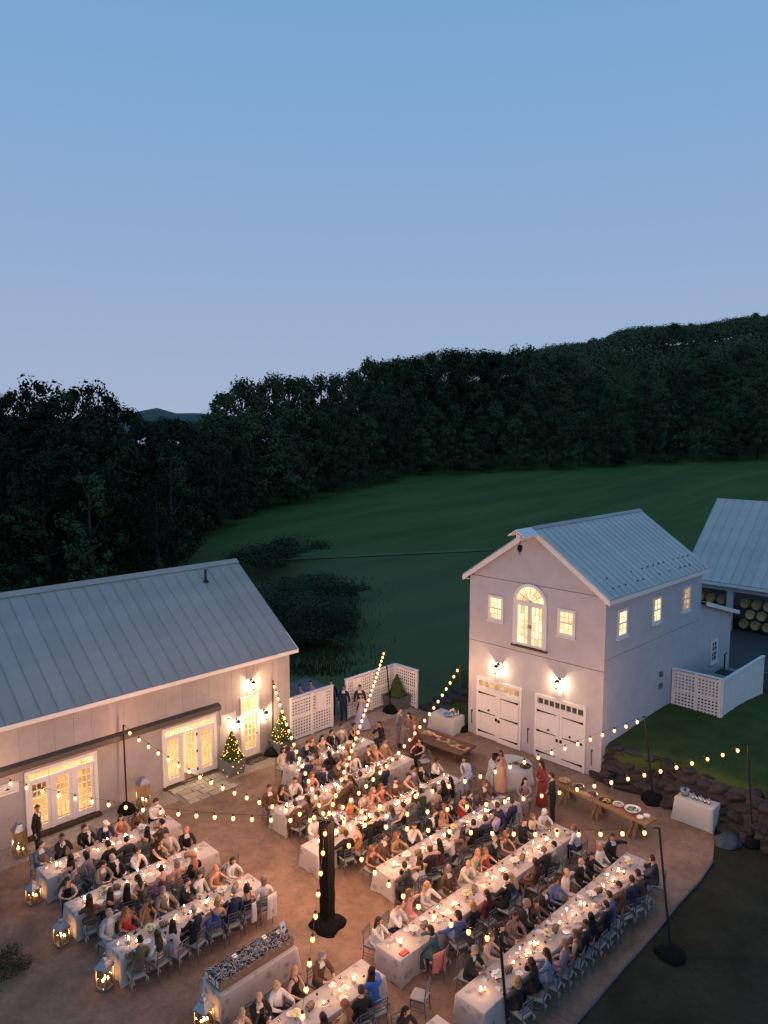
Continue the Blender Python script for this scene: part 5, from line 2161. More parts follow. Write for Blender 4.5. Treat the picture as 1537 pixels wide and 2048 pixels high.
for key, (x0, x1, yc, nm, a, b) in TABLES.items():
    t = thing('banquet_table', {'L1': 'long cloth-covered table on the gravel nearest the barn doors', 'L2': 'long cloth-covered table in the middle of the left three', 'L3': 'long cloth-covered table just behind the sandal stand',
                                'A': 'shortest cloth-covered table on the right, nearest the lit topiaries', 'B': 'second long cloth-covered table counted from the lit topiaries', 'C': 'third long cloth-covered table from the topiaries, behind the black post',
                                'D': 'fourth long cloth-covered table counted from the lit topiaries', 'E': 'long cloth-covered table next to last before the lawn kerb', 'F': 'long cloth-covered table nearest the lawn kerb, outermost row',
                                'G': 'long cloth-covered table in front of the sandal stand', 'H': 'cloth-covered table showing only its corner at the bottom edge'}[key], 'table', ((x0 + x1) / 2, yc, 0), 0, 'long dinner tables')
    draped_cloth((x1 - x0) / 2, 0.455, 0.765, sum(map(ord, key)), fold=0.03).build('tablecloth', linen, t, True)

PEOPLE = """L1 f 8.45 S slate br; L1 f 9.11 S black bk chin; L1 f 10.09 S black bk; L1 f 10.65 S navy cap; L1 f 11.21 D coral bkL; L1 f 11.83 L brown bkL; 
L1 f 12.47 T white br down; L1 n 8.92 D blush bkL; L1 n 9.48 L mauve bkB; L1 n 10.04 S black bk; L1 n 10.65 S charcoal bk out; L1 n 11.27 D taupe bkL; 
L1 n 11.90 L brown bkU; L2 f 8.39 D black brL; L2 f 9.40 S taupe br; L2 f 9.96 S black bd; L2 f 10.55 K white br chin; L2 f 11.22 D black bkL reach; 
L2 f 11.88 S beige bk; L2 f 12.44 S black bl; L2 n 8.35 L brown brL; L2 n 8.91 D black brL; L2 n 9.47 D black bkL; L2 n 10.03 D olive bkL; 
L2 n 10.59 D purple bkU; L2 n 11.15 D peach gyB; L2 n 11.71 L black blL; L3 f 8.46 S silver bd out; L3 f 9.02 D red auL; L3 f 9.58 D tan brL; 
L3 f 10.20 S taupe gy; L3 f 10.80 S black br; L3 f 11.36 L white brL; L3 f 11.92 D orange blL; L3 f 12.48 L white bkB; L3 n 8.45 S olive bk; 
L3 n 9.06 L white brL jeans; L3 n 9.62 L silver bkL; L3 n 10.18 S black bd; L3 n 10.82 D royal blB; L3 n 11.38 S navy gy; L3 n 11.97 D navy brB; 
L3 n 12.53 L white gyB; A f 18.60 D white bkB; A f 19.16 S charcoal br; A f 19.72 S navy br down; A f 20.28 D brown auB; A f 20.84 D cream bkL; 
A f 21.40 S black bk; A f 21.96 S beige br; A f 22.52 D black bkU; A n 18.60 S navy bk chin; A n 19.16 D blush brU reach; A n 19.72 L black bkL; 
A n 20.28 S grey bk; A n 20.84 D peach auL; A e 23.30 T black bk chin; B f 16.10 S brown br; B f 16.66 D black bkL; B f 17.24 T white br; 
B f 18.19 D pink auB; B f 18.86 S navy bk; B f 19.42 S brown br; B f 19.98 D white auL; B f 20.54 L white blL; B f 21.19 S brown br; 
B f 21.75 D pink blL; B f 22.31 S tan br; B n 16.10 S brown br; B n 16.66 L brown bkL; B n 17.22 S tan br; B n 17.80 D orange auL; 
B n 18.36 S brown br out; B n 18.93 L brown brL; B n 19.49 S grey br; B n 20.05 L green auL; B n 20.61 S navy br; B e 23.25 D black bkL; 
C f 16.03 S white br; C f 17.18 T lavender auS reach; C f 17.75 D orange blL; C f 18.31 S beige br; C f 18.87 D pink blL; C f 19.43 D coral auL; 
C f 20.03 S brown bk; C f 20.59 D taupe bkU reach; C f 21.16 S mauve bk; C f 21.72 S black bk; C f 22.48 T white bk; C n 16.03 S black br; 
C n 16.59 D orange brL; C n 17.15 S black br; C n 17.71 S black br; C n 18.27 L denim brL; C n 18.83 D black bkU out; C n 19.39 L grey brL; 
C n 19.95 S green bk; C n 20.51 S beige bk out; C n 21.07 L brown bkL; C n 21.63 D black bkL; C e 23.25 L skyblue brB; D f 16.20 D brown auL; 
D f 16.76 S brown br; D f 17.32 L tan auL; D f 18.12 T white br chin; D f 19.13 S black br; D f 19.69 D peach auU; D f 20.25 S black br; 
D f 20.81 D red brL; D f 21.37 S charcoal bk; D f 22.20 S brown au; D n 16.20 S charcoal br; D n 16.76 D white brL; D n 17.32 S black br; 
D n 17.88 D maroon bkL; D n 18.44 T white bk; D n 19.00 L floral brL; D n 19.56 S black bk; D n 20.12 S navy br; D n 20.68 T lavender br; 
D n 21.24 S navy br reach; D n 21.80 S navy br; D e 23.35 L mauve bkL; E f 13.70 L white brL chin; E f 14.51 S white br chin; E f 15.19 D pink auL; 
E f 16.00 L white blL; E f 17.00 S brown gy; E f 17.64 S cream bd reach; E f 18.20 D mint blL; E f 18.77 D red auL; E f 19.33 S black gy; 
E f 19.89 D floral auL; E f 21.07 S black br; E f 21.63 L cream auB; E f 22.19 L white whB; E n 14.52 L teal brB reach; E n 15.43 L blue brB; 
E n 16.09 L black blB; E n 16.78 L maroon brL; E n 17.64 S black br; E n 18.20 L blue blL; E n 19.16 L brown brL; E n 19.91 S black bd; 
E n 20.55 T grey bk; E n 21.97 T skyblue au; F f 14.58 S black gy; F f 15.29 D cream auL; F f 15.99 L black bkL; F f 16.55 L floral bkL; 
F f 17.11 S black gy; F f 17.67 L brown brL; F f 18.23 S black br; F f 18.79 T blue br; F f 19.35 S cream bd; F f 20.42 S black bd; 
F f 20.98 L black bkL; F f 21.54 L white blL; F f 22.30 S black br out; F n 14.58 L black blB; F n 15.35 L black brL chin; F n 15.96 L denim brL; 
F n 16.53 L mauve blB; F n 17.09 D brown auL; F n 17.65 S black br; F n 18.21 L black bkL; F n 18.77 S black br; F n 19.33 S blue br; 
F n 19.89 S brown br; F n 20.45 S navy br; F n 21.01 S brown br; F n 22.07 S charcoal br; G f 8.96 D white bd reach; G f 9.71 S black bd; 
G f 10.27 T white bl; G f 10.84 D black blL; G f 11.62 S brown gy; G n 10.40 L black bkL; G n 10.96 L tan auL; G n 11.52 S black br; 
G n 12.08 L royal bkL reach; H f 11.97 L black bkL; """
HAIRW = dict(bk='black-haired', br='brown-haired', bl='blonde', au='auburn', gy='grey-haired', wh='white-haired')
seats = {}
for e in PEOPLE.replace('\n', ';').split(';'):
    q = e.split()
    if len(q) >= 5:
        seats.setdefault((q[0], q[1]), []).append(q)
for (tk, sd), lst in seats.items():
    x0, x1, yc, tname, _, endw = TABLES[tk]
    from_right = True
    lst.sort(key=lambda q: -float(q[2]))
    for i, q in enumerate(lst):
        x = float(q[2])
        kd, col = q[3], q[4]
        code = q[5] if len(q) > 5 else 'br'
        if q[4] == 'navy' and code == 'cap':
            code = 'brC'
        pose = next((w for w in q[5:] if w in ('chin', 'reach', 'out', 'down')), None)
        female = kd in 'DL'
        hc, st = code[:2], (code[2:3] or 'S')
        if code == 'bd':
            hc, st = 'gy', 'D'
        if pose is None:
            pose = RND.choice(('table', 'table', 'lap', 'leanL', 'leanR', 'lap', 'down', 'chin', 'leanR', 'out' if i % 3 else 'table'))
        if sd == 'f':
            px, py, rot = x, yc + 0.87 + RND.uniform(-0.03, 0.05), PI
        elif sd == 'n':
            px, py, rot = x, yc - 0.87 - RND.uniform(-0.03, 0.05), 0.0
        else:
            px, py, rot = x1 + 0.88, yc + RND.uniform(-0.1, 0.1), PI / 2
        rot += RND.uniform(-0.40, 0.40)
        py += RND.uniform(-0.04, 0.04)
        cw = COLOUR_WORD.get(col, col)
        wear = {'S': 'suit', 'T': 'shirt', 'K': 'shirt', 'D': 'dress', 'L': 'dress'}[kd]
        hw = 'balding' if st == 'D' else ('capped' if st == 'C' else HAIRW[hc])
        who = '%s %s in %s %s' % (hw, 'woman' if female else 'man', cw, wear)
        sidew = {'f': 'barn side', 'n': 'lawn side', 'e': 'end seat'}[sd]
        endname = {'garage': 'garage end', 'front': 'inner end', 'post': 'post end'}[endw]
        pos = ('%s from %s, %s, %s' % (ORD[i], endname, sidew, tname)) if sd != 'e' else 'at garage end of %s' % tname
        lab = (who + ', ' + pos) if sd != 'e' else who + ' ' + pos
        w = lab.split()
        if len(w) > 16:
            lab = lab.replace(hw + ' ', '', 1)
        person((px, py, 0), rot, pose, female, kd, col, hc, st, lab, 'guests seated at the long tables', RND.uniform(0.97, 1.06))
        sit = ('silver chair under guest %s' % pos) if sd == 'e' else 'silver chair of guest %s' % pos
        chair(px + RND.uniform(-0.02, 0.02), py, rot + RND.uniform(-0.12, 0.12), sit)
seats_pos = seats
# chairs pulled out and left empty
for x, y, r_, lab in ((12.95, 20.2, 0.3, 'empty silver chair left at the inner end of the middle left table'),
                      (8.75, 22.65, 0.1, 'empty silver chair turned to the table nearest the barn doors'),
                      (22.9, 12.1, 0.5, 'empty silver chair pulled back by the second table from kerb'),
                      (13.2, 11.9, 0.4, 'empty silver chair between the two tables nearest the kerb'),
                      (23.4, 20.9, 1.2, 'empty silver chair turned aside near the low food bench'),
                      (19.6, 14.6, -0.2, 'empty silver chair behind the fourth table from topiaries')):
    chair(x, y, r_, lab, None or 'silver slat-back chairs at the tables')
# ------------------------------------------------------------------ things on the tables
petal_white = mat('petal_white', (0.80, 0.76, 0.66), 0.7, rnd=0.08)
petal_yellow = mat('petal_yellow', (0.82, 0.70, 0.38), 0.7, rnd=0.1)
leaf_green = mat('leaf_green', (0.06, 0.09, 0.04), 0.7)
vase_grey = mat('vase_grey', (0.26, 0.25, 0.30), 0.5)
card_white = mat('card_white', (0.80, 0.78, 0.76), 0.8)
ink = mat('ink', (0.05, 0.05, 0.05), 0.8)
china = mat('china', (0.78, 0.77, 0.76), 0.3, spec=0.5)
wine = mat('red_wine', (0.10, 0.01, 0.015), 0.2)
phone_black = mat('phone_black', (0.015, 0.015, 0.018), 0.25)
hoop_dark = mat('keg_hoop', (0.06, 0.045, 0.04), 0.5, metal=0.4)
keg_wood = mat('keg_wood', (0.48, 0.33, 0.20), 0.6, noise=(16, 0.2))
TT = 0.768


def flower_heads(seed, col):
    r = random.Random(seed)
    m = MB()
    for i in range(7):
        a = 2 * PI * i / 6
        c = (0.095 * math.cos(a), 0.095 * math.sin(a), 0.20 + r.uniform(-0.02, 0.02)) if i < 6 else (0, 0, 0.255)
        R = r.uniform(0.052, 0.07)
        m.ball(c, (R * 0.72, R * 0.72, R * 0.62), 8, 5)
        for k in range(9):                                 # ruffled outer petals
            b = 2 * PI * k / 9 + r.uniform(-.2, .2)
            d = Vector((math.cos(b), math.sin(b), r.uniform(-0.1, 0.75))).normalized()
            p = Vector(c)
            s_ = d.cross(Vector((0, 0, 1))).normalized() * R * 0.5
            u_ = d.cross(s_).normalized() * R * 0.5
            m._add([p + d * R * 0.45 - s_, p + d * R * 1.05 - s_ * .7 + u_, p + d * R * 1.15 + u_, p + d * R * 1.05 + s_ * .7 + u_, p + d * R * 0.45 + s_], [(0, 1, 2, 3, 4)])
    return m.mesh('blooms', col, fix=False)


BLOOM_W, BLOOM_Y = flower_heads(3, petal_white), flower_heads(4, petal_yellow)
m = MB()
for k in range(11):
    a = 2 * PI * k / 11
    p, q = Vector((0.05 * math.cos(a), 0.05 * math.sin(a), 0.12)), Vector((0.17 * math.cos(a), 0.17 * math.sin(a), 0.15 + 0.05 * (k % 2)))
    s_ = Vector((-math.sin(a), math.cos(a), 0)) * 0.03
    m._add([p, (p + q) / 2 + s_, q, (p + q) / 2 - s_], [(0, 1, 2, 3)])
LEAFS = m.mesh('leaves', leaf_green, fix=False)
m = MB()
m.lathe([(0.045, 0), (0.065, 0.04), (0.06, 0.10), (0.045, 0.13), (0.05, 0.15)], n=10)
VASE = m.mesh('vase', vase_grey, True)


def flowers(x, y, z, yellow, label, group='flower centrepieces on the dinner tables'):
    t = thing('flower_vase', label, 'flowers', (x, y, z), RND.uniform(0, 6), group)
    link('vase', VASE, t)
    link('blooms', BLOOM_Y if yellow else BLOOM_W, t)
    link('leaves', LEAFS, t)


m = MB()
pr = [(0.060, -0.12), (0.075, -0.07), (0.082, 0), (0.075, 0.07), (0.060, 0.12)]
m.lathe([(0.002, -0.115)] + [(0.052, -0.115)] + pr + [(0.052, 0.115), (0.002, 0.115)], n=12)
m.v = [(z, x, y + 0.095) for x, y, z in m.v]
KEG = m.mesh('staves', keg_wood, True)
m = MB()
for z, r in ((-0.108, 0.066), (-0.065, 0.078), (-0.025, 0.083), (0.025, 0.083), (0.065, 0.078), (0.108, 0.066)):
    m.lathe([(r - 0.006, z - 0.008), (r + 0.003, z - 0.008), (r + 0.003, z + 0.008), (r - 0.006, z + 0.008)], n=12, caps=False)
m.v = [(z, x, y + 0.095) for x, y, z in m.v]
KHOOP = m.mesh('hoops', hoop_dark, True)
m = MB()
for s in (-0.07, 0.07):
    m.box(s - 0.012, s + 0.012, -0.06, 0.06, 0, 0.035)
KSTAND = m.mesh('stand', dark_wood)


def keg(x, y, z, rot, label):
    t = thing('small_barrel', label, 'barrel', (x, y, z), rot, 'small hooped barrels on the dinner tables')
    link('staves', KEG, t)
    link('hoops', KHOOP, t)
    link('stand', KSTAND, t)


m = MB()
m.lathe([(0.062, 0), (0.066, 0.0), (0.066, 0.20), (0.062, 0.20)], n=12, caps=False)
HURR = m.mesh('glass_cylinder', clear_glass, True)
m = MB()
m.lathe([(0.032, 0), (0.036, 0), (0.042, 0.065), (0.038, 0.065)], n=10)
VOTI = m.mesh('votive_glass', lan_glass, True)
m = MB()
m.lathe([(0.011, 0), (0.009, 0.22), (0.002, 0.222)], n=7)
TAPER = m.mesh('taper', wax, True)
m = MB()
m.lathe([(0.045, 0), (0.04, 0.01), (0.012, 0.02), (0.014, 0.05)], n=9)
THOLD = m.mesh('holder', mat('brass2', (0.5, 0.36, 0.18), 0.35, metal=0.9), True)
W_SM = candle_mesh(0.030, 0.035)
C_HUR = candle_mesh(0.035, 0.11)


def candle(x, y, z, knd, label):
    nm = {'h': 'hurricane_candle', 'v': 'votive_candle', 't': 'taper_candle'}[knd]
    t = thing(nm, label, 'candle', (x, y, z), 0, 'burning candles on the dinner tables')
    if knd == 'h':
        c = link('candle', C_HUR, t)
        link('flame', FL_BIG, c, (0, 0, 0.105))
        link('glass_cylinder', HURR, t)
    elif knd == 'v':
        c = link('candle', W_SM, t)
        link('flame', FL_SMALL, c, (0, 0, 0.032))
        link('votive_glass', VOTI, t)
    else:
        link('holder', THOLD, t)
        c = link('taper', TAPER, t, (0, 0, 0.03))
        link('flame', FL_SMALL, c, (0, 0, 0.22))


m = MB()
m.lathe([(0.034, 0), (0.006, 0.006), (0.004, 0.09), (0.030, 0.115), (0.040, 0.15), (0.033, 0.205)], n=9)
GLASS_ME = m.mesh('wine_glass', [clear_glass], True)
m = MB()
m.lathe([(0.004, 0.098), (0.028, 0.117), (0.036, 0.142), (0.002, 0.1425)], n=9)
WINE_ME = m.mesh('wine', wine, True)
m = MB()
m._add([(-0.05, -0.03, 0), (0.05, -0.03, 0), (0.05, 0.0, 0.06), (-0.05, 0.0, 0.06), (-0.05, 0.03, 0), (0.05, 0.03, 0)], [(0, 1, 2, 3), (3, 2, 5, 4)])
TENT = m.mesh('place_card', card_white, fix=False)
m = MB()
m.box(-0.07, 0.07, -0.11, 0.11, 0, 0.003)
m.cur = 1
for k in range(7):
    m.box(-0.045 + 0.004 * (k % 3), 0.045 - 0.006 * (k % 2), 0.075 - k * 0.024, 0.079 - k * 0.024, 0.003, 0.0036)
MENU = m.mesh('menu_card', [card_white, ink])
m = MB()
m.lathe([(0.002, 0.004), (0.075, 0.004), (0.11, 0.016), (0.115, 0.018), (0.07, 0.0), (0.002, 0.0)], n=14)
PLATE = m.mesh('side_plate', china, True)
m = MB()
m.box(-0.036, 0.036, -0.075, 0.075, 0, 0.009)
PHONE = m.mesh('phone', phone_black)
m = MB()
m._add([(-0.09, -0.09, 0.004), (0.09, -0.08, 0.004), (0.08, 0.10, 0.004), (-0.10, 0.08, 0.004), (-0.05, -0.02, 0.045), (0.04, 0.02, 0.05), (0.0, 0.05, 0.03)], [(0, 1, 5, 4), (1, 2, 5), (2, 3, 6, 5), (3, 0, 4, 6), (4, 5, 6)])
NAPKIN = m.mesh('napkin', plain_linen, fix=False)
GL = {}
for (tk, sd), lst in seats_pos.items():
    x0, x1, yc, tname, _, endw = TABLES[tk]
    endname = {'garage': 'garage end', 'front': 'inner end', 'post': 'post end'}[endw]
    for i, q in enumerate(lst):
        x = float(q[2])
        s = {'f': 1, 'n': -1, 'e': 1}[sd]
        if sd == 'e':
            continue
        pos = '%s guest from %s, %s, %s' % (ORD[i], endname, 'barn side' if s > 0 else 'lawn side', tname)
        y = yc + s * 0.25
        g = link('wine_glass', GLASS_ME, None, (x + RND.uniform(0.10, 0.20), y - s * 0.06, TT))
        tag(g, 'wine glass of %s' % pos, 'glass', 'wine glasses at the place settings')
        if RND.random() < 0.55:
            link('wine', WINE_ME, g)
        k = RND.random()
        if k < 0.5:
            tag(link('place_card', TENT, None, (x - RND.uniform(0.02, 0.12), y - s * RND.uniform(0.03, 0.12), TT), RND.uniform(-0.6, 0.6)), 'folded white card of %s' % pos, 'card', 'white cards at the place settings')
        elif k < 0.72:
            tag(link('side_plate', PLATE, None, (x - 0.02, y + s * 0.02, TT)), 'white plate of %s' % pos, 'plate', 'plates at the place settings')
        elif k < 0.86:
            tag(link('napkin', NAPKIN, None, (x - 0.05, y - s * 0.02, TT), RND.uniform(0, 6)), 'crumpled napkin of %s' % pos, 'napkin', 'napkins at the place settings')
        else:
            tag(link('phone', PHONE, None, (x - 0.05, y + s * 0.05, TT), RND.uniform(-1, 1)), 'dark phone of %s' % pos, 'phone', 'phones lying on the tables')
CNT = {}


def nth(key):
    CNT[key] = CNT.get(key, 0) + 1
    return ORD[(CNT[key] - 1) % 15]


for tk, (x0, x1, yc, tname, _, endw) in TABLES.items():
    L = x1 - x0
    lab = lambda what: '%s %s from left end, %s' % (nth((tk, what)), what, tname)
    x = x0 + 0.45
    i = 0
    while x < x1 - 0.3:
        k = i % 4
        dy = RND.uniform(-0.06, 0.06)
        if k == 0:
            candle(x, yc + dy, TT, 'h', lab('glass-shaded candle'))
            candle(x + 0.17, yc - dy * 1.5, TT, 'v', lab('small votive candle'))
        elif k == 1:
            flowers(x, yc + dy, TT, (i // 4 + len(tk)) % 2 == 0, lab('yellow flower vase' if (i // 4 + len(tk)) % 2 == 0 else 'white flower vase'))
        elif k == 2:
            keg(x - 0.15, yc + dy, TT, RND.uniform(-0.5, 0.7), lab('small hooped barrel'))
            candle(x + 0.20, yc - dy, TT, 'v', lab('small votive candle'))
        else:
            candle(x - 0.06, yc + 0.05, TT, 't', lab('slim taper candle'))
            candle(x + 0.10, yc - 0.04, TT, 'v', lab('small votive candle'))
            tag(link('menu_card', MENU, None, (x + 0.33, yc + dy, TT), RND.uniform(-0.5, 0.5)), lab('printed menu card'), 'card', 'menu cards on the dinner tables')
        x += 0.60 + RND.uniform(-0.05, 0.05)
        i += 1
# personal things left on particular tables
red_leather = mat('red_leather', (0.62, 0.04, 0.03), 0.5)
t = link('purse', None)
bpy.data.objects.remove(t)
m = MB()
m.prism([(-0.13, -0.08), (0.13, -0.08), (0.13, 0.07), (0.06, 0.10), (-0.06, 0.10), (-0.13, 0.07)], 0, 0.035)
m.box(-0.13, 0.13, -0.005, 0.09, 0.0355, 0.042)
tag(m.build('purse', red_leather, None, loc=(13.75, 12.98, TT)), 'bright red clutch lying at the left end of second table from kerb', 'purse')


def foot_outline(n=14, s=1.0):
    return [(s * (0.052 + 0.006 * math.sin(2 * t)) * math.cos(t) * (1 + 0.18 * math.sin(t)), s * 0.135 * math.sin(t)) for t in [2 * PI * i / n for i in range(n)]]


sole_dark = mat('sole_dark', (0.030, 0.026, 0.026), 0.7, rnd=0.3)
sole_edge = mat('sole_edge', (0.50, 0.46, 0.44), 0.7)
strap_mat = mat('strap_pale', (0.62, 0.58, 0.56), 0.7)


def sandal_meshes(tint):
    m = MB()
    m.prism(foot_outline(), 0.0, 0.013)
    m.cur = 1
    m.prism([(x * 0.90, y * 0.95) for x, y in foot_outline()], 0.0132, 0.015)
    so = m.mesh('sandal', [sole_edge, tint])
    m = MB()
    for s in (-1, 1):
        m.tube([(0, 0.075, 0.016), (s * 0.025, 0.04, 0.045), (s * 0.05, -0.02, 0.016)], 0.006, 4)
    return so, m.mesh('strap', strap_mat)


SOLE, STRAP = sandal_meshes(sole_dark)
SOLE_W, STRAP_W = sandal_meshes(mat('sole_white', (0.62, 0.58, 0.55), 0.7))
o = tag(link('sandal', SOLE_W, None, (14.0, 13.45, TT), -0.5), 'single pale flip-flop lying on the left end of second table from kerb', 'sandal')
link('strap', STRAP_W, o)

# ------------------------------------------------------------------ the sandal stand
t = thing('display_table', 'cloth-covered display table carrying the long box of sandals', 'table', (10.6, 15.65, 0), math.radians(1.5))
draped_cloth(1.24, 0.46, 0.76, 41, fold=0.03).build('tablecloth', linen, t, True)
bx = thing('display_box', 'long shallow wooden box heaped with sandals on the display table', 'box', (10.62, 15.65, 0.768), math.radians(1.5))
box_wood = mat('crate_wood', (0.22, 0.15, 0.10), 0.75, noise=(6, 0.25))
m = MB()
m.box(-1.2, 1.2, -0.33, 0.33, 0.0, 0.02)
m.build('bottom', box_wood, bx)
for y in (-0.33, 0.315):
    for k in range(3):
        m = MB()
        m.box(-1.2 + 0.8 * k + 0.003, -0.4 + 0.8 * k - 0.003, y, y + 0.015, 0.021, 0.25)
        m.build('side_board', box_wood, bx)
for x in (-1.2, 1.185):
    m = MB()
    m.box(x, x + 0.015, -0.314, 0.314, 0.021, 0.25)
    m.build('end_board', box_wood, bx)
for k in range(4):
    m = MB()
    m.box(-1.215, -1.208, -0.27 + 0.16 * k, -0.17 + 0.16 * k, 0.08, 0.24)
    m.cur = 1
    m.box(-1.2165, -1.2155, -0.25 + 0.16 * k, -0.19 + 0.16 * k, 0.15, 0.165)
    m.box(-1.2165, -1.2155, -0.25 + 0.16 * k, -0.19 + 0.16 * k, 0.12, 0.128)
    m.build('size_tag', [card_white, ink], bx)
for i in range(270):
    u, v = -1.14 + 2.28 * ((i * 0.618034) % 1.0), RND.uniform(-0.27, 0.27)
    z = 0.768 + 0.10 + 0.15 * (i / 270) + 0.06 * (1 - (v / 0.3) ** 2) + RND.uniform(-0.01, 0.02)
    c, s = math.cos(math.radians(1.5)), math.sin(math.radians(1.5))
    o = link('sandal', SOLE, None, (10.62 + u * c - v * s, 15.65 + u * s + v * c, z))
    o.rotation_euler = (RND.uniform(-0.7, 0.9), RND.uniform(-0.7, 0.7), RND.uniform(0, 6.28))
    tag(o, 'dark flip-flop with pale straps heaped in the long wooden box', 'sandal', 'flip-flops heaped in the display box')
    link('strap', STRAP, o)
for u, v, lab in ((-0.45, 0.1, 'left'), (0.55, 0.15, 'middle'), (0.95, 0.05, 'right')):
    m = MB()
    m.box(-0.07, 0.07, -0.05, 0.05, 0, 0.004)
    m.cur = 1
    m.box(-0.05, 0.05, -0.01, 0.01, 0.004, 0.0046)
    o = m.build('label_card', [card_white, ink], None, loc=(10.62 + u, 15.65 + v, 1.125))
    o.rotation_euler = (0.5, 0.1, 0.2)
    tag(o, 'small white card on the heap of sandals, %s one of three' % lab, 'card', 'cards stuck in the sandal heap')
t = thing('stand_sign', 'pale blue tent sign at the right end of the sandal box', 'sign', (11.72, 15.75, 1.02), 0.3)
m = MB()
m._add([(-0.11, -0.1, 0), (0.11, -0.1, 0), (0.10, 0, 0.3), (-0.10, 0, 0.3), (-0.11, 0.1, 0), (0.11, 0.1, 0)], [(0, 1, 2, 3), (3, 2, 5, 4)])
m.build('board', mat('sign_blue', (0.35, 0.45, 0.62), 0.7), t, fix=False)
m = MB()
m._add([(-0.06, -0.062, 0.12), (0.06, -0.062, 0.12), (0.05, -0.042, 0.18), (-0.05, -0.042, 0.18)], [(0, 1, 2, 3)])
m.build('lettering', ink, t, fix=False)

# ------------------------------------------------------------------ food and drink
oak = mat('rustic_oak', (0.24, 0.135, 0.065), 0.65, noise=(5, 0.3), bump=(9, 0.3), rnd=0.12)
bread = mat('bread', (0.55, 0.38, 0.20), 0.8, noise=(12, 0.2))
cheese = mat('cheese', (0.70, 0.60, 0.40), 0.6)
green_food = mat('salad', (0.12, 0.16, 0.05), 0.7, noise=(30, 0.5))
brown_food = mat('roast', (0.16, 0.07, 0.035), 0.6, noise=(25, 0.5))
yellow_food = mat('corn', (0.60, 0.42, 0.12), 0.6, noise=(30, 0.3))
steel = mat('steel', (0.55, 0.56, 0.58), 0.25, metal=0.95)
board_wood = mat('serving_wood', (0.45, 0.30, 0.17), 0.6, noise=(6, 0.2))


def heap(m, r, h, seed, n=26, s=0.035):
    rr = random.Random(seed)
    for i in range(n):
        q, a = r * math.sqrt(rr.random()), rr.uniform(0, 6.28)
        m.ball((q * math.cos(a), q * math.sin(a), h * (1 - (q / r) ** 2) + 0.01), (s * rr.uniform(.6, 1.3), s * rr.uniform(.6, 1.3), s * 0.7), 6, 4)


def dish(nm, label, x, y, z, r, bowl, food, shell, seed, h=0.09):
    t = thing(nm, label, 'bowl' if bowl else 'platter', (x, y, z), RND.uniform(0, 6), 'dishes of food')
    m = MB()
    if bowl:
        m.lathe([(r * 0.45, 0), (r * 0.8, h * 0.5), (r, h), (r * 0.95, h), (r * 0.74, h * 0.55), (r * 0.1, 0.02)], n=18)
    else:
        m.lathe([(r * 0.9, 0), (r, 0.025), (r * 0.93, 0.025), (r * 0.85, 0.012), (0.002, 0.012)], n=18, sx=1.35)
    m.build('bowl' if bowl else 'platter', shell, t, True)
    m = MB()
    heap(m, r * 0.75, 0.05, seed)
    if bowl:
        m.v = [(a, b, c + h * 0.55) for a, b, c in m.v]
    m.build('food', food, t, True)
    return t


# long trestle buffet near the carriage house
rug = mat('jute_rug', (0.22, 0.155, 0.11), 0.95, noise=(20, 0.25), bump=(40, 0.5))
m = MB()
m.box(-1.05, 0.95, -2.4, 2.3, 0.001, 0.012)
tag(m.build('rug', rug, None, loc=(25.45, 13.4, 0)), 'brown woven rug laid under the long trestle buffet', 'rug')
t = thing('buffet_table', 'long rustic plank buffet on trestle legs in front of the carriage house', 'table', (25.28, 13.45, 0.012), math.radians(-6))
for k in range(4):
    m = MB()
    m.box(-0.40 + 0.20 * k + 0.003, -0.20 + 0.20 * k - 0.003, -2.12 + RND.uniform(-.02, .02), 2.12 + RND.uniform(-.02, .02), 0.70, 0.76)
    m.build('plank', oak, t)
for y in (-1.5, 0.1, 1.6):
    for s in (-1, 1):
        m = MB()
        m.tube([(s * 0.10, y, 0.60), (s * 0.42, y + 0.08, 0.0)], 0.06, 5)
        m.tube([(s * 0.10, y, 0.60), (s * 0.36, y - 0.16, 0.0)], 0.05, 5)
        m.build('leg', oak, t)
    m = MB()
    m.box(-0.38, 0.38, y - 0.06, y + 0.06, 0.61, 0.695)
    m.build('crossbar', oak, t)
m = MB()
m.box(-0.05, 0.05, -1.9, 1.9, 0.50, 0.59)
m.build('stretcher', oak, t)
zt = 0.774
dish('food_bowl', 'wooden bread bowl at the far end of the trestle buffet', 25.5, 15.2, zt, 0.24, True, bread, board_wood, 1)
dish('food_bowl', 'steel bowl of dark food second on the trestle buffet', 25.45, 14.55, zt, 0.25, True, brown_food, steel, 2)
dish('food_platter', 'platter of sliced roast third along the trestle buffet', 25.4, 13.9, zt, 0.22, False, brown_food, steel, 3)
dish('food_platter', 'dark pan of yellow corn halfway along the trestle buffet', 25.3, 13.25, zt, 0.22, False, yellow_food, dark_metal, 4)
dish('food_bowl', 'pale bowl of potatoes near the middle of the trestle buffet', 25.25, 12.75, zt, 0.21, True, bread, china, 5)
dish('food_bowl', 'big white salad bowl near the lawn end of the buffet', 25.2, 12.15, zt, 0.30, True, green_food, china, 6, 0.15)
for i, (x, y) in enumerate(((25.0, 11.75), (25.25, 11.62))):
    m = MB()
    for k in range(6):
        m.lathe([(0.08, 0.012 * k), (0.125, 0.012 * k + 0.010), (0.12, 0.012 * k + 0.0115), (0.002, 0.012 * k + 0.004)], n=16)
    tag(m.build('plate_stack', china, None, True, (x, y, zt)), ('white plate stack nearer the dinner tables at the buffet end', 'white plate stack nearer the stone wall at the buffet end')[i], 'plates', 'plate stacks on the buffet')
m = MB()
m.box(-0.12, 0.12, -0.3, 0.3, 0, 0.025)
tag(m.build('cutting_board', board_wood, None, loc=(25.2, 14.15, zt)), 'plain cutting board between platters on the trestle buffet', 'cutting board')

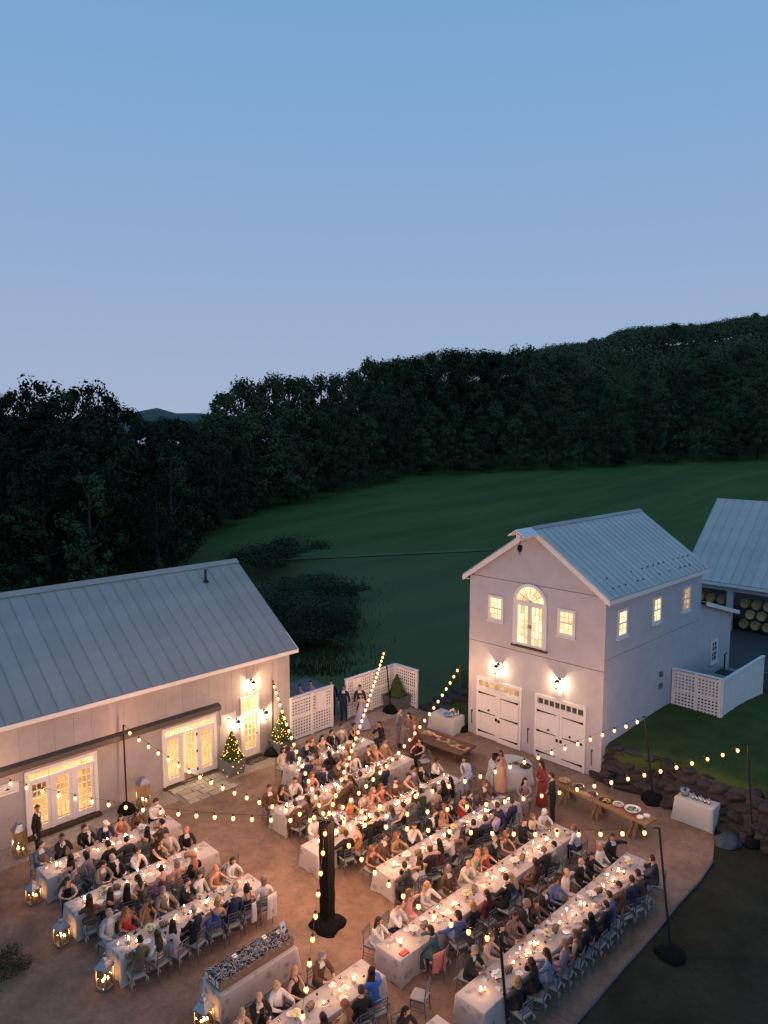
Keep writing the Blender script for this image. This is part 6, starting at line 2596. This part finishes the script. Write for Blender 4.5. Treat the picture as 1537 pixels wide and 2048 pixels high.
dark_oak = mat('dark_oak', (0.115, 0.075, 0.045), 0.7, noise=(5, 0.3), rnd=0.12)
# low food bench with runner
t = thing('food_bench', 'low broad wooden bench with dark runner and cheese boards by the white bar table', 'bench', (25.5, 21.65, 0), math.radians(4))
for k in range(4):
    m = MB()
    m.box(-0.62 + 0.31 * k + 0.003, -0.31 + 0.31 * k - 0.003, -1.45, 1.45, 0.42, 0.48)
    m.build('plank', dark_oak, t)
for y in (-1.1, 1.1):
    for x in (-0.5, 0.5):
        m = MB()
        m.box(x - 0.06, x + 0.06, y - 0.06, y + 0.06, 0, 0.42)
        m.build('leg', dark_oak, t)
m = MB()
m.box(-0.40, 0.66, -1.48, 1.3, 0.482, 0.488)
tag(m.build('table_runner', mat('runner_brown', (0.11, 0.06, 0.042), 0.95, noise=(20, 0.2)), None, loc=(25.5, 21.65, 0)), 'dark brown runner cloth laid over the low food bench', 'runner').rotation_euler = (0, 0, math.radians(4))
zb = 0.49
for i, (x, y, fo, lab) in enumerate(((25.72, 22.75, bread, 'first cheese board from the fence end of the low bench'), (25.65, 21.75, brown_food, 'second food board from the fence end of the low bench'),
                                     (25.62, 21.15, green_food, 'third food board from the fence end of the low bench'), (25.6, 20.55, brown_food, 'last food board nearest the garage on the low bench'))):
    t = thing('serving_board', lab, 'serving board', (x, y, zb), RND.uniform(-0.4, 0.4), 'serving boards on the low bench')
    m = MB()
    m.box(-0.2, 0.2, -0.28, 0.28, 0, 0.03)
    m.build('board', board_wood, t)
    m = MB()
    heap(m, 0.18, 0.06, 20 + i, 30, 0.045)
    m.v = [(a, b, c + 0.025) for a, b, c in m.v]
    m.build('food', fo, t, True)
m = MB()
for i in range(5):
    m.ball((RND.uniform(-.06, .06), -0.32 + 0.16 * i, 0.05), (0.07, 0.13, 0.05), 8, 6)
tag(m.build('bread_loaf', bread, None, True, (25.7, 22.28, zb)), 'long pale bread loaf between boards on the low bench', 'bread')


def bottle(x, y, z, col, label):
    t = thing('bottle', label, 'bottle', (x, y, z), 0, 'bottles on the drinks tables')
    m = MB()
    m.lathe([(0.036, 0), (0.037, 0.17), (0.030, 0.20), (0.014, 0.235), (0.014, 0.29)], n=10)
    m.build('body', col, t, True)
    m = MB()
    m.lathe([(0.0155, 0.27), (0.0155, 0.30), (0.002, 0.301)], n=8)
    m.build('cap', hoop_dark, t)
    m = MB()
    m.lathe([(0.0382, 0.06), (0.0382, 0.14)], n=10, caps=False)
    m.build('label', card_white, t, True)


bottle_dark = mat('bottle_glass', (0.010, 0.016, 0.010), 0.12, spec=0.7)
bottle_clear = mat('bottle_pale', (0.30, 0.33, 0.32), 0.12, spec=0.7)
# white drinks table by the steps
t = thing('drinks_table', 'white cloth-covered drinks table before the rock steps and fence', 'table', (27.62, 23.2, 0), math.radians(4))
draped_cloth(0.48, 0.72, 0.78, 51, fold=0.025).build('tablecloth', plain_linen, t, True)
t = thing('ice_bowl', 'wide steel punch bowl on the white drinks table', 'bowl', (27.45, 22.95, 0.785))
m = MB()
m.lathe([(0.12, 0), (0.22, 0.10), (0.25, 0.14), (0.235, 0.14), (0.2, 0.09), (0.01, 0.03)], n=18)
m.build('bowl', steel, t, True)
for i in range(7):
    bottle(27.5 + 0.07 * i, 22.72 + 0.09 * (i % 3), 0.785, bottle_dark if i % 3 else bottle_clear, '%s bottle from the left of the row on the white drinks table' % ORD[i])
for i in range(6):
    g = link('wine_glass', GLASS_ME, None, (27.3 + 0.09 * (i % 3), 23.4 + 0.1 * (i // 3), 0.785))
    tag(g, 'empty glass in the cluster at the fence end of the white drinks table', 'glass', 'glasses clustered on the white drinks table')
o = flowers(27.85, 23.0, 0.785, True, 'yellow flower bunch among bottles on the white drinks table', 'flowers on the serving tables')
# round table behind the singer
t = thing('round_table', 'round cloth-covered table behind the woman at the microphone', 'table', (25.35, 17.75, 0))
m = MB()
n = 40
rings = []
for r, z, f in ((0.90, 0.765, 0), (0.915, 0.75, 0), (0.93, 0.45, 0.02), (0.98, 0.18, 0.05), (1.02, 0.015, 0.075)):
    rings.append([((r + f * math.sin(9 * 2 * PI * k / n)) * math.cos(2 * PI * k / n), (r + f * math.sin(9 * 2 * PI * k / n)) * math.sin(2 * PI * k / n), z) for k in range(n)])
m.loft(rings)
m.build('tablecloth', plain_linen, t, True)
t = thing('stock_pot', 'black cooking pot on the round table left of the singer', 'pot', (25.2, 18.4, 0.77))
m = MB()
m.lathe([(0.15, 0), (0.17, 0.02), (0.17, 0.24), (0.16, 0.24), (0.155, 0.05), (0.01, 0.04)], n=16)
m.build('pot', dark_metal, t, True)
m = MB()
m.tube([(0.17, 0, 0.19), (0.23, 0, 0.2), (0.23, 0.05, 0.2), (0.17, 0.06, 0.19)], 0.012, 5)
m.tube([(-0.17, 0, 0.19), (-0.23, 0, 0.2), (-0.23, 0.05, 0.2), (-0.17, 0.06, 0.19)], 0.012, 5)
m.build('handle', dark_metal, t)
dish('food_pan', 'wide black pan on the round table right of the singer', 25.45, 17.05, 0.77, 0.25, True, brown_food, dark_metal, 9, 0.1)
dish('food_platter', 'wooden platter on the round table just behind the singer', 25.5, 17.55, 0.77, 0.16, False, brown_food, board_wood, 10)
# bar by the stone wall
t = thing('bar_table', 'white cloth-covered bar table standing against the dark stone wall', 'table', (27.55, 10.72, 0))
draped_cloth(0.36, 0.72, 0.92, 61, fold=0.012).build('tablecloth', plain_linen, t, True)
t = thing('ice_bucket', 'polished steel ice bucket on the bar by the stone wall', 'bucket', (27.55, 11.2, 0.925))
m = MB()
m.lathe([(0.13, 0), (0.16, 0.18), (0.19, 0.24), (0.17, 0.24), (0.12, 0.05), (0.01, 0.04)], n=16)
m.build('bucket', steel, t, True)
m = MB()
m.tube([(0.05, 0.02, 0.12), (0.12, 0.06, 0.42)], [0.035, 0.014], 8)
m.build('chilled_bottle', bottle_dark, t)
for i in range(9):
    bottle(27.48 + 0.09 * (i % 2), 10.86 - 0.075 * i, 0.925, bottle_dark if i % 4 else bottle_clear, '%s bottle from the ice bucket on the bar by the stone wall' % ORD[i])
# tarpaulin bundle and folded stands by the wall
t = thing('tarpaulin_bundle', 'blue tarpaulin bundle heaped on the ground beyond the bar table', 'tarpaulin', (27.0, 9.35, 0))
m = MB()
r = random.Random(5)
rings = []
for z, s in ((0.0, 1.0), (0.12, 0.85), (0.24, 0.55), (0.30, 0.15)):
    rings.append([(0.62 * s * math.cos(2 * PI * k / 12) * r.uniform(0.85, 1.15), 0.48 * s * math.sin(2 * PI * k / 12) * r.uniform(0.85, 1.15), z * r.uniform(0.9, 1.1)) for k in range(12)])
m.loft(rings)
m.build('tarpaulin', mat('blue_tarp', (0.045, 0.065, 0.085), 0.6, noise=(4, 0.3)), t)
t = thing('folded_stand', 'folded pale metal stand leaning by the stone wall at the garage corner', 'stand', (27.3, 14.1, 0))
m = MB()
for k in range(4):
    m.tube([(0.05 * k, 0.03 * (k % 2), 0.0), (0.22 + 0.04 * k, 0.1, 0.78)], 0.018, 5)
m.build('frame', steel, t)
m = MB()
m.box(0.15, 0.42, 0.02, 0.16, 0.55, 0.80)
m.build('canvas', dark_metal, t)
# mat and threshold by the narrow door; wooden landing
m = MB()
m.box(-0.55, 0.55, -0.22, 0.22, 0.006, 0.02)
tag(m.build('door_mat', mat('mat_dark', (0.06, 0.055, 0.05), 0.95, noise=(30, 0.4)), None, loc=(18.85, 26.98, 0)), 'dark door mat in front of the narrow barn door', 'door mat')

# ------------------------------------------------------------------ standing people
def standing(x, y, face, pose, female, kd, col, hc, st, label, sc=1.0, turn=None):
    """face: direction (degrees) the person looks, 0 = +X"""
    return person((x, y, 0), math.radians(face - 90), pose, female, kd, col, hc, st, label, 'people standing around the courtyard', sc, turn)


standing(8.95, 26.15, -40, 'stand', False, 'S', 'black', 'br', 'S', 'man in black suit standing alone by the triple glass doors', 1.03)
standing(24.75, 26.35, 215, 'stwalk', True, 'D', 'lavender', 'br', 'U', 'woman in long pale lilac gown walking through the fence gap', 1.0, 0.3)
standing(25.35, 27.1, 225, 'stand', False, 'S', 'charcoal', 'br', 'S', 'man in dark suit standing against the second lattice fence', 1.04)
standing(24.75, 27.65, 215, 'stand', False, 'S', 'navy', 'br', 'S', 'man in navy suit standing just behind the woman in lilac', 1.04)
standing(24.75, 28.6, 215, 'stand', False, 'S', 'black', 'bk', 'S', 'man in black suit farthest back in the fence gap', 1.06)
standing(24.2, 28.3, 230, 'stand', True, 'L', 'red', 'bk', 'L', 'woman in red dress half hidden behind the fence gap', 1.0)
standing(23.4, 29.5, 200, 'stfront', True, 'D', 'lavender', 'bk', 'U', 'woman in lilac standing behind the lattice fence, nearer the barn', 1.0)
standing(24.0, 29.35, 200, 'stfront', False, 'T', 'lavender', 'bk', 'S', 'man in pale lilac shirt standing behind the lattice fence', 1.04)
standing(24.45, 23.5, -60, 'sthip', False, 'S', 'grey', 'br', 'S', 'man in grey jacket standing with two women by the food bench', 1.04)
standing(24.6, 22.95, 200, 'stfront', True, 'L', 'floral', 'bk', 'L', 'dark-haired woman in floral dress between man and woman by bench', 1.0)
standing(24.35, 22.3, 120, 'stand', True, 'D', 'maroon', 'au', 'L', 'auburn woman in long dark gown standing at the food bench', 1.02)
standing(24.3, 17.45, 175, 'stmic', True, 'D', 'peach', 'br', 'L', 'woman in long peach gown speaking into the microphone', 1.0, 0.3)
standing(24.5, 15.6, 150, 'stfront', True, 'L', 'wine', 'bk', 'L', 'woman in dark red patterned gown standing between dinner tables and buffet', 1.04)
standing(23.75, 14.65, 120, 'stfront', False, 'S', 'black', 'bk', 'S', 'man in black suit standing with his back turned near the buffet', 1.06)
t = thing('microphone_stand', 'thin black microphone stand with boom before the woman in peach', 'microphone stand', (23.82, 17.5, 0))
m = MB()
m.tube([(0, 0, 0.02), (0, 0, 1.05)], 0.014, 6)
m.build('upright', dark_metal, t)
m = MB()
m.lathe([(0.15, 0), (0.15, 0.02), (0.02, 0.035)], n=14)
m.build('base', dark_metal, t)
m = MB()
m.tube([(-0.32, 0.02, 0.80), (0.0, 0, 1.05), (0.28, -0.03, 1.36)], 0.010, 5)
m.build('boom', dark_metal, t)
m = MB()
m.tube([(0.27, -0.03, 1.35), (0.36, -0.04, 1.42)], [0.018, 0.026], 8)
m.build('microphone', dark_metal, t)
# shawls and bags hung on chairs
def shawl(x, y, z, w, h, rot, col, label, cat='shawl'):
    m = MB()
    n = 6
    for k in range(n):
        for s in (0,):
            pass
    rows = []
    for j in range(5):
        v = j / 4
        rows.append([(-w / 2 + w * i / n + 0.012 * math.sin(i * 2 + j), 0.035 * math.sin(i * 1.9 + 1) * v - 0.02, -h * v) for i in range(n + 1)])
    back = [[(a, b - 0.03, c) for a, b, c in r_] for r_ in rows]
    vs, fs = [], []
    for r_ in rows + back:
        vs += r_
    W = n + 1
    for b0 in (0, 5 * W):
        for j in range(4):
            for i in range(n):
                q = b0 + j * W + i
                fs.append((q, q + 1, q + W + 1, q + W))
    for i in range(n):
        fs.append((i, i + 1, 5 * W + i + 1, 5 * W + i))
    m._add(vs, fs)
    o = m.build(cat.replace(' ', '_'), fabric, None, True, (x, y, z))
    o.rotation_euler = (0, 0, rot)
    o.color = (*COLS[col], 1)
    return tag(o, label, cat)


shawl(12.62, 17.46, 0.94, 0.36, 0.75, 0.1, 'white', 'white shawl hanging off the end chair behind the sandal stand')
shawl(11.98, 17.48, 0.95, 0.16, 0.60, 0.0, 'white', 'narrow white scarf over a chair back behind the sandal stand', 'scarf')
shawl(14.3, 12.22, 0.93, 0.42, 0.55, -0.2, 'coral', 'red and white printed shawl over the chair at the second kerb table')
t = thing('handbag', 'small white crescent handbag hung on a chair of the middle left table', 'handbag', (8.95, 20.08, 0.62))
m = MB()
m.tube([(-0.13, 0, 0.10), (-0.09, 0, 0.0), (0, 0, -0.04), (0.09, 0, 0.0), (0.13, 0, 0.10)], [0.015, 0.05, 0.06, 0.05, 0.015], 8)
m.build('body', china, t, True)
m = MB()
m.tube([(-0.13, 0, 0.10), (-0.08, 0, 0.24), (0, 0, 0.29), (0.08, 0, 0.24), (0.13, 0, 0.10)], 0.010, 5)
m.build('strap', china, t)
# ------------------------------------------------------------------ trees
leafA = mat('leaf_oak', (0.036, 0.060, 0.024), 0.75, spec=0.15, rnd=0.45, noise=(0.35, 0.35))
leafB = mat('leaf_maple', (0.048, 0.072, 0.030), 0.75, spec=0.15, rnd=0.4, noise=(0.35, 0.35))
leafC = mat('leaf_spruce', (0.022, 0.042, 0.022), 0.8, spec=0.12, rnd=0.2, noise=(0.35, 0.3))
leafD = mat('leaf_hemlock', (0.016, 0.026, 0.012), 0.8, spec=0.1, rnd=0.35, noise=(0.35, 0.3))
bark = mat('bark', (0.05, 0.040, 0.032), 0.95, noise=(4, 0.3))


def crown(seed, shape, n_cl, n_lf, leaf):
    """leaf clumps spread through a crown of unit height (trunk base at 0)"""
    r = random.Random(seed)
    m = MB()
    lim = []
    for i in range(n_cl):
        if shape == 'round':
            z = 0.10 + 0.87 * r.random() ** 0.85
            w = 0.40 * math.sin(PI * min(1, max(0.0, (z - 0.0) / 1.02)) ** 0.75)
        elif shape == 'tall':
            z = r.uniform(0.15, 0.98)
            w = 0.26 * math.sin(PI * min(1, max(0.0, (z - 0.05) / 1.02)) ** 0.8)
        else:
            z = r.uniform(0.08, 0.98)
            w = 0.22 * (1 - z) + 0.015
        a, q = r.uniform(0, 2 * PI), w * math.sqrt(r.uniform(0.25, 1.0)) * r.uniform(0.8, 1.15)
        c = Vector((q * math.cos(a), q * math.sin(a), z))
        lim.append(c)
        cr_ = r.uniform(0.045, 0.10) * (0.6 if shape == 'spruce' else 1)
        for k in range(n_lf):
            d = Vector((r.gauss(0, 1), r.gauss(0, 1), r.gauss(0, 0.7)))
            d = d.normalized() * cr_ * r.random() ** 0.4
            p = c + d
            nn = (d.normalized() * 1.6 + Vector((c.x, c.y, 0)) * 1.2 + Vector((r.uniform(-.6, .6), r.uniform(-.6, .6), r.uniform(-.1, .8)))).normalized()
            u = nn.orthogonal().normalized()
            w2 = nn.cross(u)
            s = r.uniform(0.6, 1.3) * leaf
            an = r.uniform(0, 6.28)
            u, w2 = u * math.cos(an) + w2 * math.sin(an), w2 * math.cos(an) - u * math.sin(an)
            m._add([p - u * s, p + w2 * s * 0.55, p + u * s, p - w2 * s * 0.55], [(0, 1, 2, 3)])
    return m, lim


def trunk_mesh(seed, lim, spruce=False):
    r = random.Random(seed)
    m = MB()
    m.tube([(0, 0, -0.05), (0.005, 0, 0.2), (-0.01, 0.008, 0.5), (0, 0, 0.93)], [0.026, 0.02, 0.012, 0.003], 6)
    for c in lim[:14]:
        b = Vector((0, 0, max(0.12, c.z - 0.16)))
        m.tube([b, (b + c) / 2 + Vector((0, 0, -0.015)), c], [0.009, 0.006, 0.002], 4)
    return m.mesh('trunk', bark)


KINDS = []
for i, (shape, lm, ncl) in enumerate((('round', leafA, 54), ('round', leafB, 58), ('tall', leafB, 46), ('tall', leafA, 44), ('spruce', leafC, 60), ('round', leafA, 42), ('round', leafD, 56), ('tall', leafD, 50))):
    cm, lim = crown(100 + i, shape, ncl, 62, 0.0165)
    KINDS.append((cm.mesh('crown', lm, fix=False), trunk_mesh(i, lim), shape))


PLACE = ((-0.44, 'beyond the far left of the barn roof'), (-0.33, 'above the barn roof ridge'), (-0.22, 'above the barn ridge end'), (-0.08, 'left of the meadow dip'),
         (0.04, 'above the middle of the meadow'), (0.15, 'upslope left of the carriage house'), (0.27, 'straight above the carriage house gable'), (0.40, 'above the carriage house roof'), (9, 'above the barrel shed at the right edge'))


def tree(x, y, z, h, wide, k, label, group):
    d, l = to_view(x, y)
    label = ('tall ' if h > 15 else ('small ' if h < 9 else '')) + label + ' ' + next(w for q, w in PLACE if l / d < q)
    t = thing('spruce_tree' if KINDS[k][2] == 'spruce' else 'broadleaf_tree', label, 'tree', (x, y, z), RND.uniform(0, 6.28), group)
    c = link('crown', KINDS[k][0], t)
    b = link('trunk', KINDS[k][1], t)
    for o in (c, b):
        o.scale = (h * wide, h * wide, h)
    return t


NT = 0
rr = random.Random(77)
# 1. the tree line at the meadow edge, two staggered rows
a = -0.58
while a < 0.66:
    de = lerp_tab(EDGE, a)
    for row in (0, 1):
        aa = a + rr.uniform(-0.006, 0.006) + row * 0.012
        d = de + 2 + row * 9 + rr.uniform(-1.5, 3)
        x, y = from_view(d, aa * d)
        z = land(x, y)
        cap = 15 + (853 - (lerp_tab(SKYLINE, aa) + 14)) / 1500.0 * d - z
        h = min(rr.uniform(8, 13) if row == 0 else rr.uniform(12, 17), cap)
        if h < 3.5:
            continue
        k = rr.choice((0, 1, 2, 3, 5, 0, 1, 4)) if aa > -0.25 else rr.choice((6, 7, 6, 7, 6, 3))
        tree(x, y, z - 0.2, h, rr.uniform(0.85, 1.2), k, ('dark spruce' if k == 4 else 'leafy tree') + (' in the front row,' if row == 0 else ' in the second row,'), 'trees along the meadow edge' if aa > -0.27 else 'trees of the wood behind the barn')
        NT += 1
    a += 0.030
# 2. trees whose tops draw the skyline
a = -0.545
while a < 0.60:
    zs = lerp_tab(SKYLINE, a)
    if a < -0.25:
        d = rr.uniform(100, 116)
    elif a < -0.06:
        d = lerp_tab(EDGE, a) + rr.uniform(16, 30)
    elif a < 0.2:
        d = lerp_tab(EDGE, a) + rr.uniform(24, 46)
    else:
        d = rr.uniform(285, 335)
    x, y = from_view(d, a * d)
    z = land(x, y)
    h = 15 + (853 - zs - (rr.uniform(-7, 9) if a < 0.2 else rr.uniform(1, 9)) - 5 * math.sin(a * 60)) / 1500.0 * d - z
    if a < -0.232 and a > -0.325:
        d = rr.uniform(150, 175)
        x, y = from_view(d, a * d)
        z = land(x, y)
        h = 15 + (853 - 830 - rr.uniform(0, 8)) / 1500.0 * d - z
    h = max(5.0, min(26, h))
    k = rr.choice((6, 7, 2, 3)) if a < -0.25 else (rr.choice((6, 7, 6, 3)) if 0.03 < a < 0.17 else rr.choice((0, 1, 5, 0)))
    tree(x, y, z - 0.3, h, rr.uniform(0.8, 1.1) * (1.0 if h < 18 else 0.85) * (1.35 if a > 0.2 else 1.0), k, 'tree breaking the skyline', 'trees along the skyline')
    NT += 1
    a += 0.021
# 3. fill between edge and skyline
for i in range(105):
    a = rr.uniform(-0.56, 0.62)
    de = lerp_tab(EDGE, a)
    d = de + (rr.uniform(12, 40) if a < -0.2 else rr.uniform(18, 75))
    x, y = from_view(d, a * d)
    z = land(x, y)
    cap = 15 + (853 - (lerp_tab(SKYLINE, a) + 10)) / 1500.0 * d - z
    h = min(rr.uniform(12, 19), cap)
    if h < 5:
        continue
    k = rr.choice((0, 1, 2, 3, 5, 4, 7)) if a > -0.25 else rr.choice((6, 7, 4))
    tree(x, y, z - 0.3, h, rr.uniform(0.9, 1.2), k, ('spruce' if k == 4 else 'leafy tree') + ' deep in the wood,', 'trees inside the wood')
    NT += 1
# 4. hillside wood too far and too dense to count
m = MB()
for i in range(480):
    a = rr.uniform(-0.12, 0.66)
    d = lerp_tab(EDGE, a) + 60 + rr.random() * (340 - lerp_tab(EDGE, a) - 60)
    if i >= 360:
        a, d = 0.12 + 0.52 * (i - 360) / 120 + rr.uniform(-0.004, 0.004), rr.uniform(316, 346)
    x, y = from_view(d, a * d)
    z = land(x, y)
    cap = 15 + (853 - (lerp_tab(SKYLINE, a) + 6)) / 1500.0 * d - z
    h = min(rr.uniform(9, 15), cap)
    if i >= 360:
        h = max(5.0, cap + rr.uniform(-0.8, 1.2)) + 4.0
        z -= 4.0
    if h < 3:
        continue
    w = max(h, 7) * rr.uniform(0.48, 0.74)
    for k in range(430):
        th, ph = rr.uniform(0, 6.28), math.acos(rr.uniform(-0.35, 1))
        q = rr.uniform(0.86, 1.03) * (1 + 0.09 * math.sin(5 * th + i) * math.sin(3 * ph + i))
        nn = Vector((math.sin(ph) * math.cos(th), math.sin(ph) * math.sin(th), math.cos(ph)))
        p = Vector((x + nn.x * w * q, y + nn.y * w * q, z + h * 0.58 + nn.z * h * 0.42 * q))
        nn = (nn * 1.5 + Vector((rr.uniform(-.6, .6), rr.uniform(-.6, .6), rr.uniform(-.3, .6)))).normalized()
        u = nn.orthogonal().normalized() * max(h, 7) * rr.uniform(0.020, 0.040)
        v = nn.cross(u) * 0.7
        m._add([p - u, p + v, p + u, p - v], [(0, 1, 2, 3)])
kind(m.build('hillside_wood', mat('leaf_hillside', (0.056, 0.080, 0.036), 0.75, spec=0.15, noise=(0.075, 0.5)), None, fix=False), 'stuff')


# 5. shrubs: undergrowth along the wood edge and the thicket behind the fence
def shrub_mesh(seed, n):
    r = random.Random(seed)
    m = MB()
    lobes = [(Vector((r.uniform(-.5, .5), r.uniform(-.5, .5), r.uniform(.2, .5))), r.uniform(.25, .42)) for _ in range(9)]
    for i in range(n):
        c, w = r.choice(lobes)
        d = Vector((r.gauss(0, 1), r.gauss(0, 1), abs(r.gauss(0, .8)))).normalized() * w * r.random() ** .35
        p = c + d
        nn = (d.normalized() + Vector((r.uniform(-.8, .8), r.uniform(-.8, .8), r.uniform(-.2, .9)))).normalized()
        u = nn.orthogonal().normalized() * r.uniform(.015, .032)
        m._add([p - u, p + nn.cross(u) * .6, p + u, p - nn.cross(u) * .6], [(0, 1, 2, 3)])
    return m


SHR = [shrub_mesh(i, 2600).mesh('foliage', (leafA, leafD)[i % 2], fix=False) for i in range(3)]


def shrub(x, y, s, hz, label, group):
    t = thing('shrub', label, 'shrub', (x, y, land(x, y) - 0.1), rr.uniform(0, 6.28), group)
    o = link('foliage', SHR[rr.randrange(3)], t)
    o.scale = (s, s, s * hz)


for i in range(34):
    a = -0.26 + 0.84 * i / 33 + rr.uniform(-0.01, 0.01)
    d = lerp_tab(EDGE, a) + rr.uniform(-1.5, 2.5)
    x, y = from_view(d, a * d)
    shrub(x, y, rr.uniform(3.0, 5.5), rr.uniform(0.7, 1.1), 'low dark shrub at the foot of the trees on the meadow edge', 'shrubs at the meadow edge')
for i in range(36):
    d, l = rr.uniform(50, 67), 0
    a = rr.uniform(-0.155, -0.045 - 0.02 * (66 - d) / 20)
    x, y = from_view(d, a * d)
    shrub(x, y, rr.uniform(2.4, 4.0), rr.uniform(0.5, 0.8), 'dark shrub in the thicket ' + ('just past the fence terrace' if d < 55 else 'towards the meadow track'), 'shrubs behind the barn gable')
for i in range(5):
    a = -0.19 + 0.018 * i
    d = 72 + 3 * i
    x, y = from_view(d, a * d)
    shrub(x, y, rr.uniform(3.5, 5), 0.9, 'rounded dark shrub standing in the meadow above the barn ridge', 'shrubs in the meadow')
for i in range(7):
    x, y = rr.uniform(4.6, 5.9), rr.uniform(20.0, 25.3)
    shrub(x, y, rr.uniform(0.8, 1.2), 0.7, 'low dark plant in the bed at the left edge of the courtyard', 'plants in the left bed')
ORDX = ORD
same = {}
for o in bpy.data.objects:
    if o.get('category') in ('tree', 'shrub'):
        same.setdefault(o['label'], []).append(o)
for lb, os_ in same.items():
    if 1 < len(os_) <= 15 and len(lb.split()) <= 12:
        os_.sort(key=lambda o: to_view(*o.location[:2])[1] / to_view(*o.location[:2])[0])
        for i, o in enumerate(os_):
            o['label'] = lb + ', %s from the left' % ORDX[i]
    elif 1 < len(os_) <= 15 and len(lb.split()) <= 13:
        os_.sort(key=lambda o: to_view(*o.location[:2])[1] / to_view(*o.location[:2])[0])
        for i, o in enumerate(os_):
            o['label'] = lb + ', %s from left' % ORDX[i]
# grass tufts that break up the edges of lawn and wall
m = MB()
for i in range(15000):
    if i >= 9000:
        d_ = rr.uniform(44, 74)
        x, y = from_view(d_, rr.gauss(-0.105, 0.036) * d_)
        z = -0.06
    elif i >= 8700:
        x, y, z = 5.5 + rr.uniform(-0.6, 0.35), rr.uniform(20.2, 25.2), 0.0
    elif i < 5200:
        x, y, z = 28.7 + abs(rr.gauss(0, 3.2)), rr.uniform(3.5, 15.0), 1.45
        if x > 40:
            continue
        z = 1.47 + 0.10 * math.sin(x * 0.7) * math.cos(y * 0.6) - 0.48 * sstep(36, 44, x)
    elif i < 7600:
        x, y, z = rr.uniform(12.5, 27.5), 8.6 - abs(rr.gauss(0, 2.2)), -0.06
    else:
        x, y, z = rr.uniform(29, 38), rr.uniform(22.5, 28.5), 0.02
        z = 0.02 + (x - 29) * 0.06
    s, t_ = rr.uniform(0.05, 0.13), rr.uniform(0, 6.28)
    wd = 0.012
    if i >= 9000:
        s, wd = rr.uniform(0.2, 0.5), 0.045
    dx, dy = math.cos(t_) * wd, math.sin(t_) * wd
    lx, ly = rr.uniform(-.05, .05), rr.uniform(-.05, .05)
    m._add([(x - dx, y - dy, z), (x + dx, y + dy, z), (x + lx, y + ly, z + s)], [(0, 1, 2)])
kind(m.build('grass', mat('grass_blade', (0.050, 0.060, 0.028), 0.9, spec=0.1, noise=(0.8, 0.35)), None, fix=False), 'stuff')
print('PEOPLE', PCOUNT[0], 'TREES', NT, 'OBJECTS', len(bpy.data.objects))
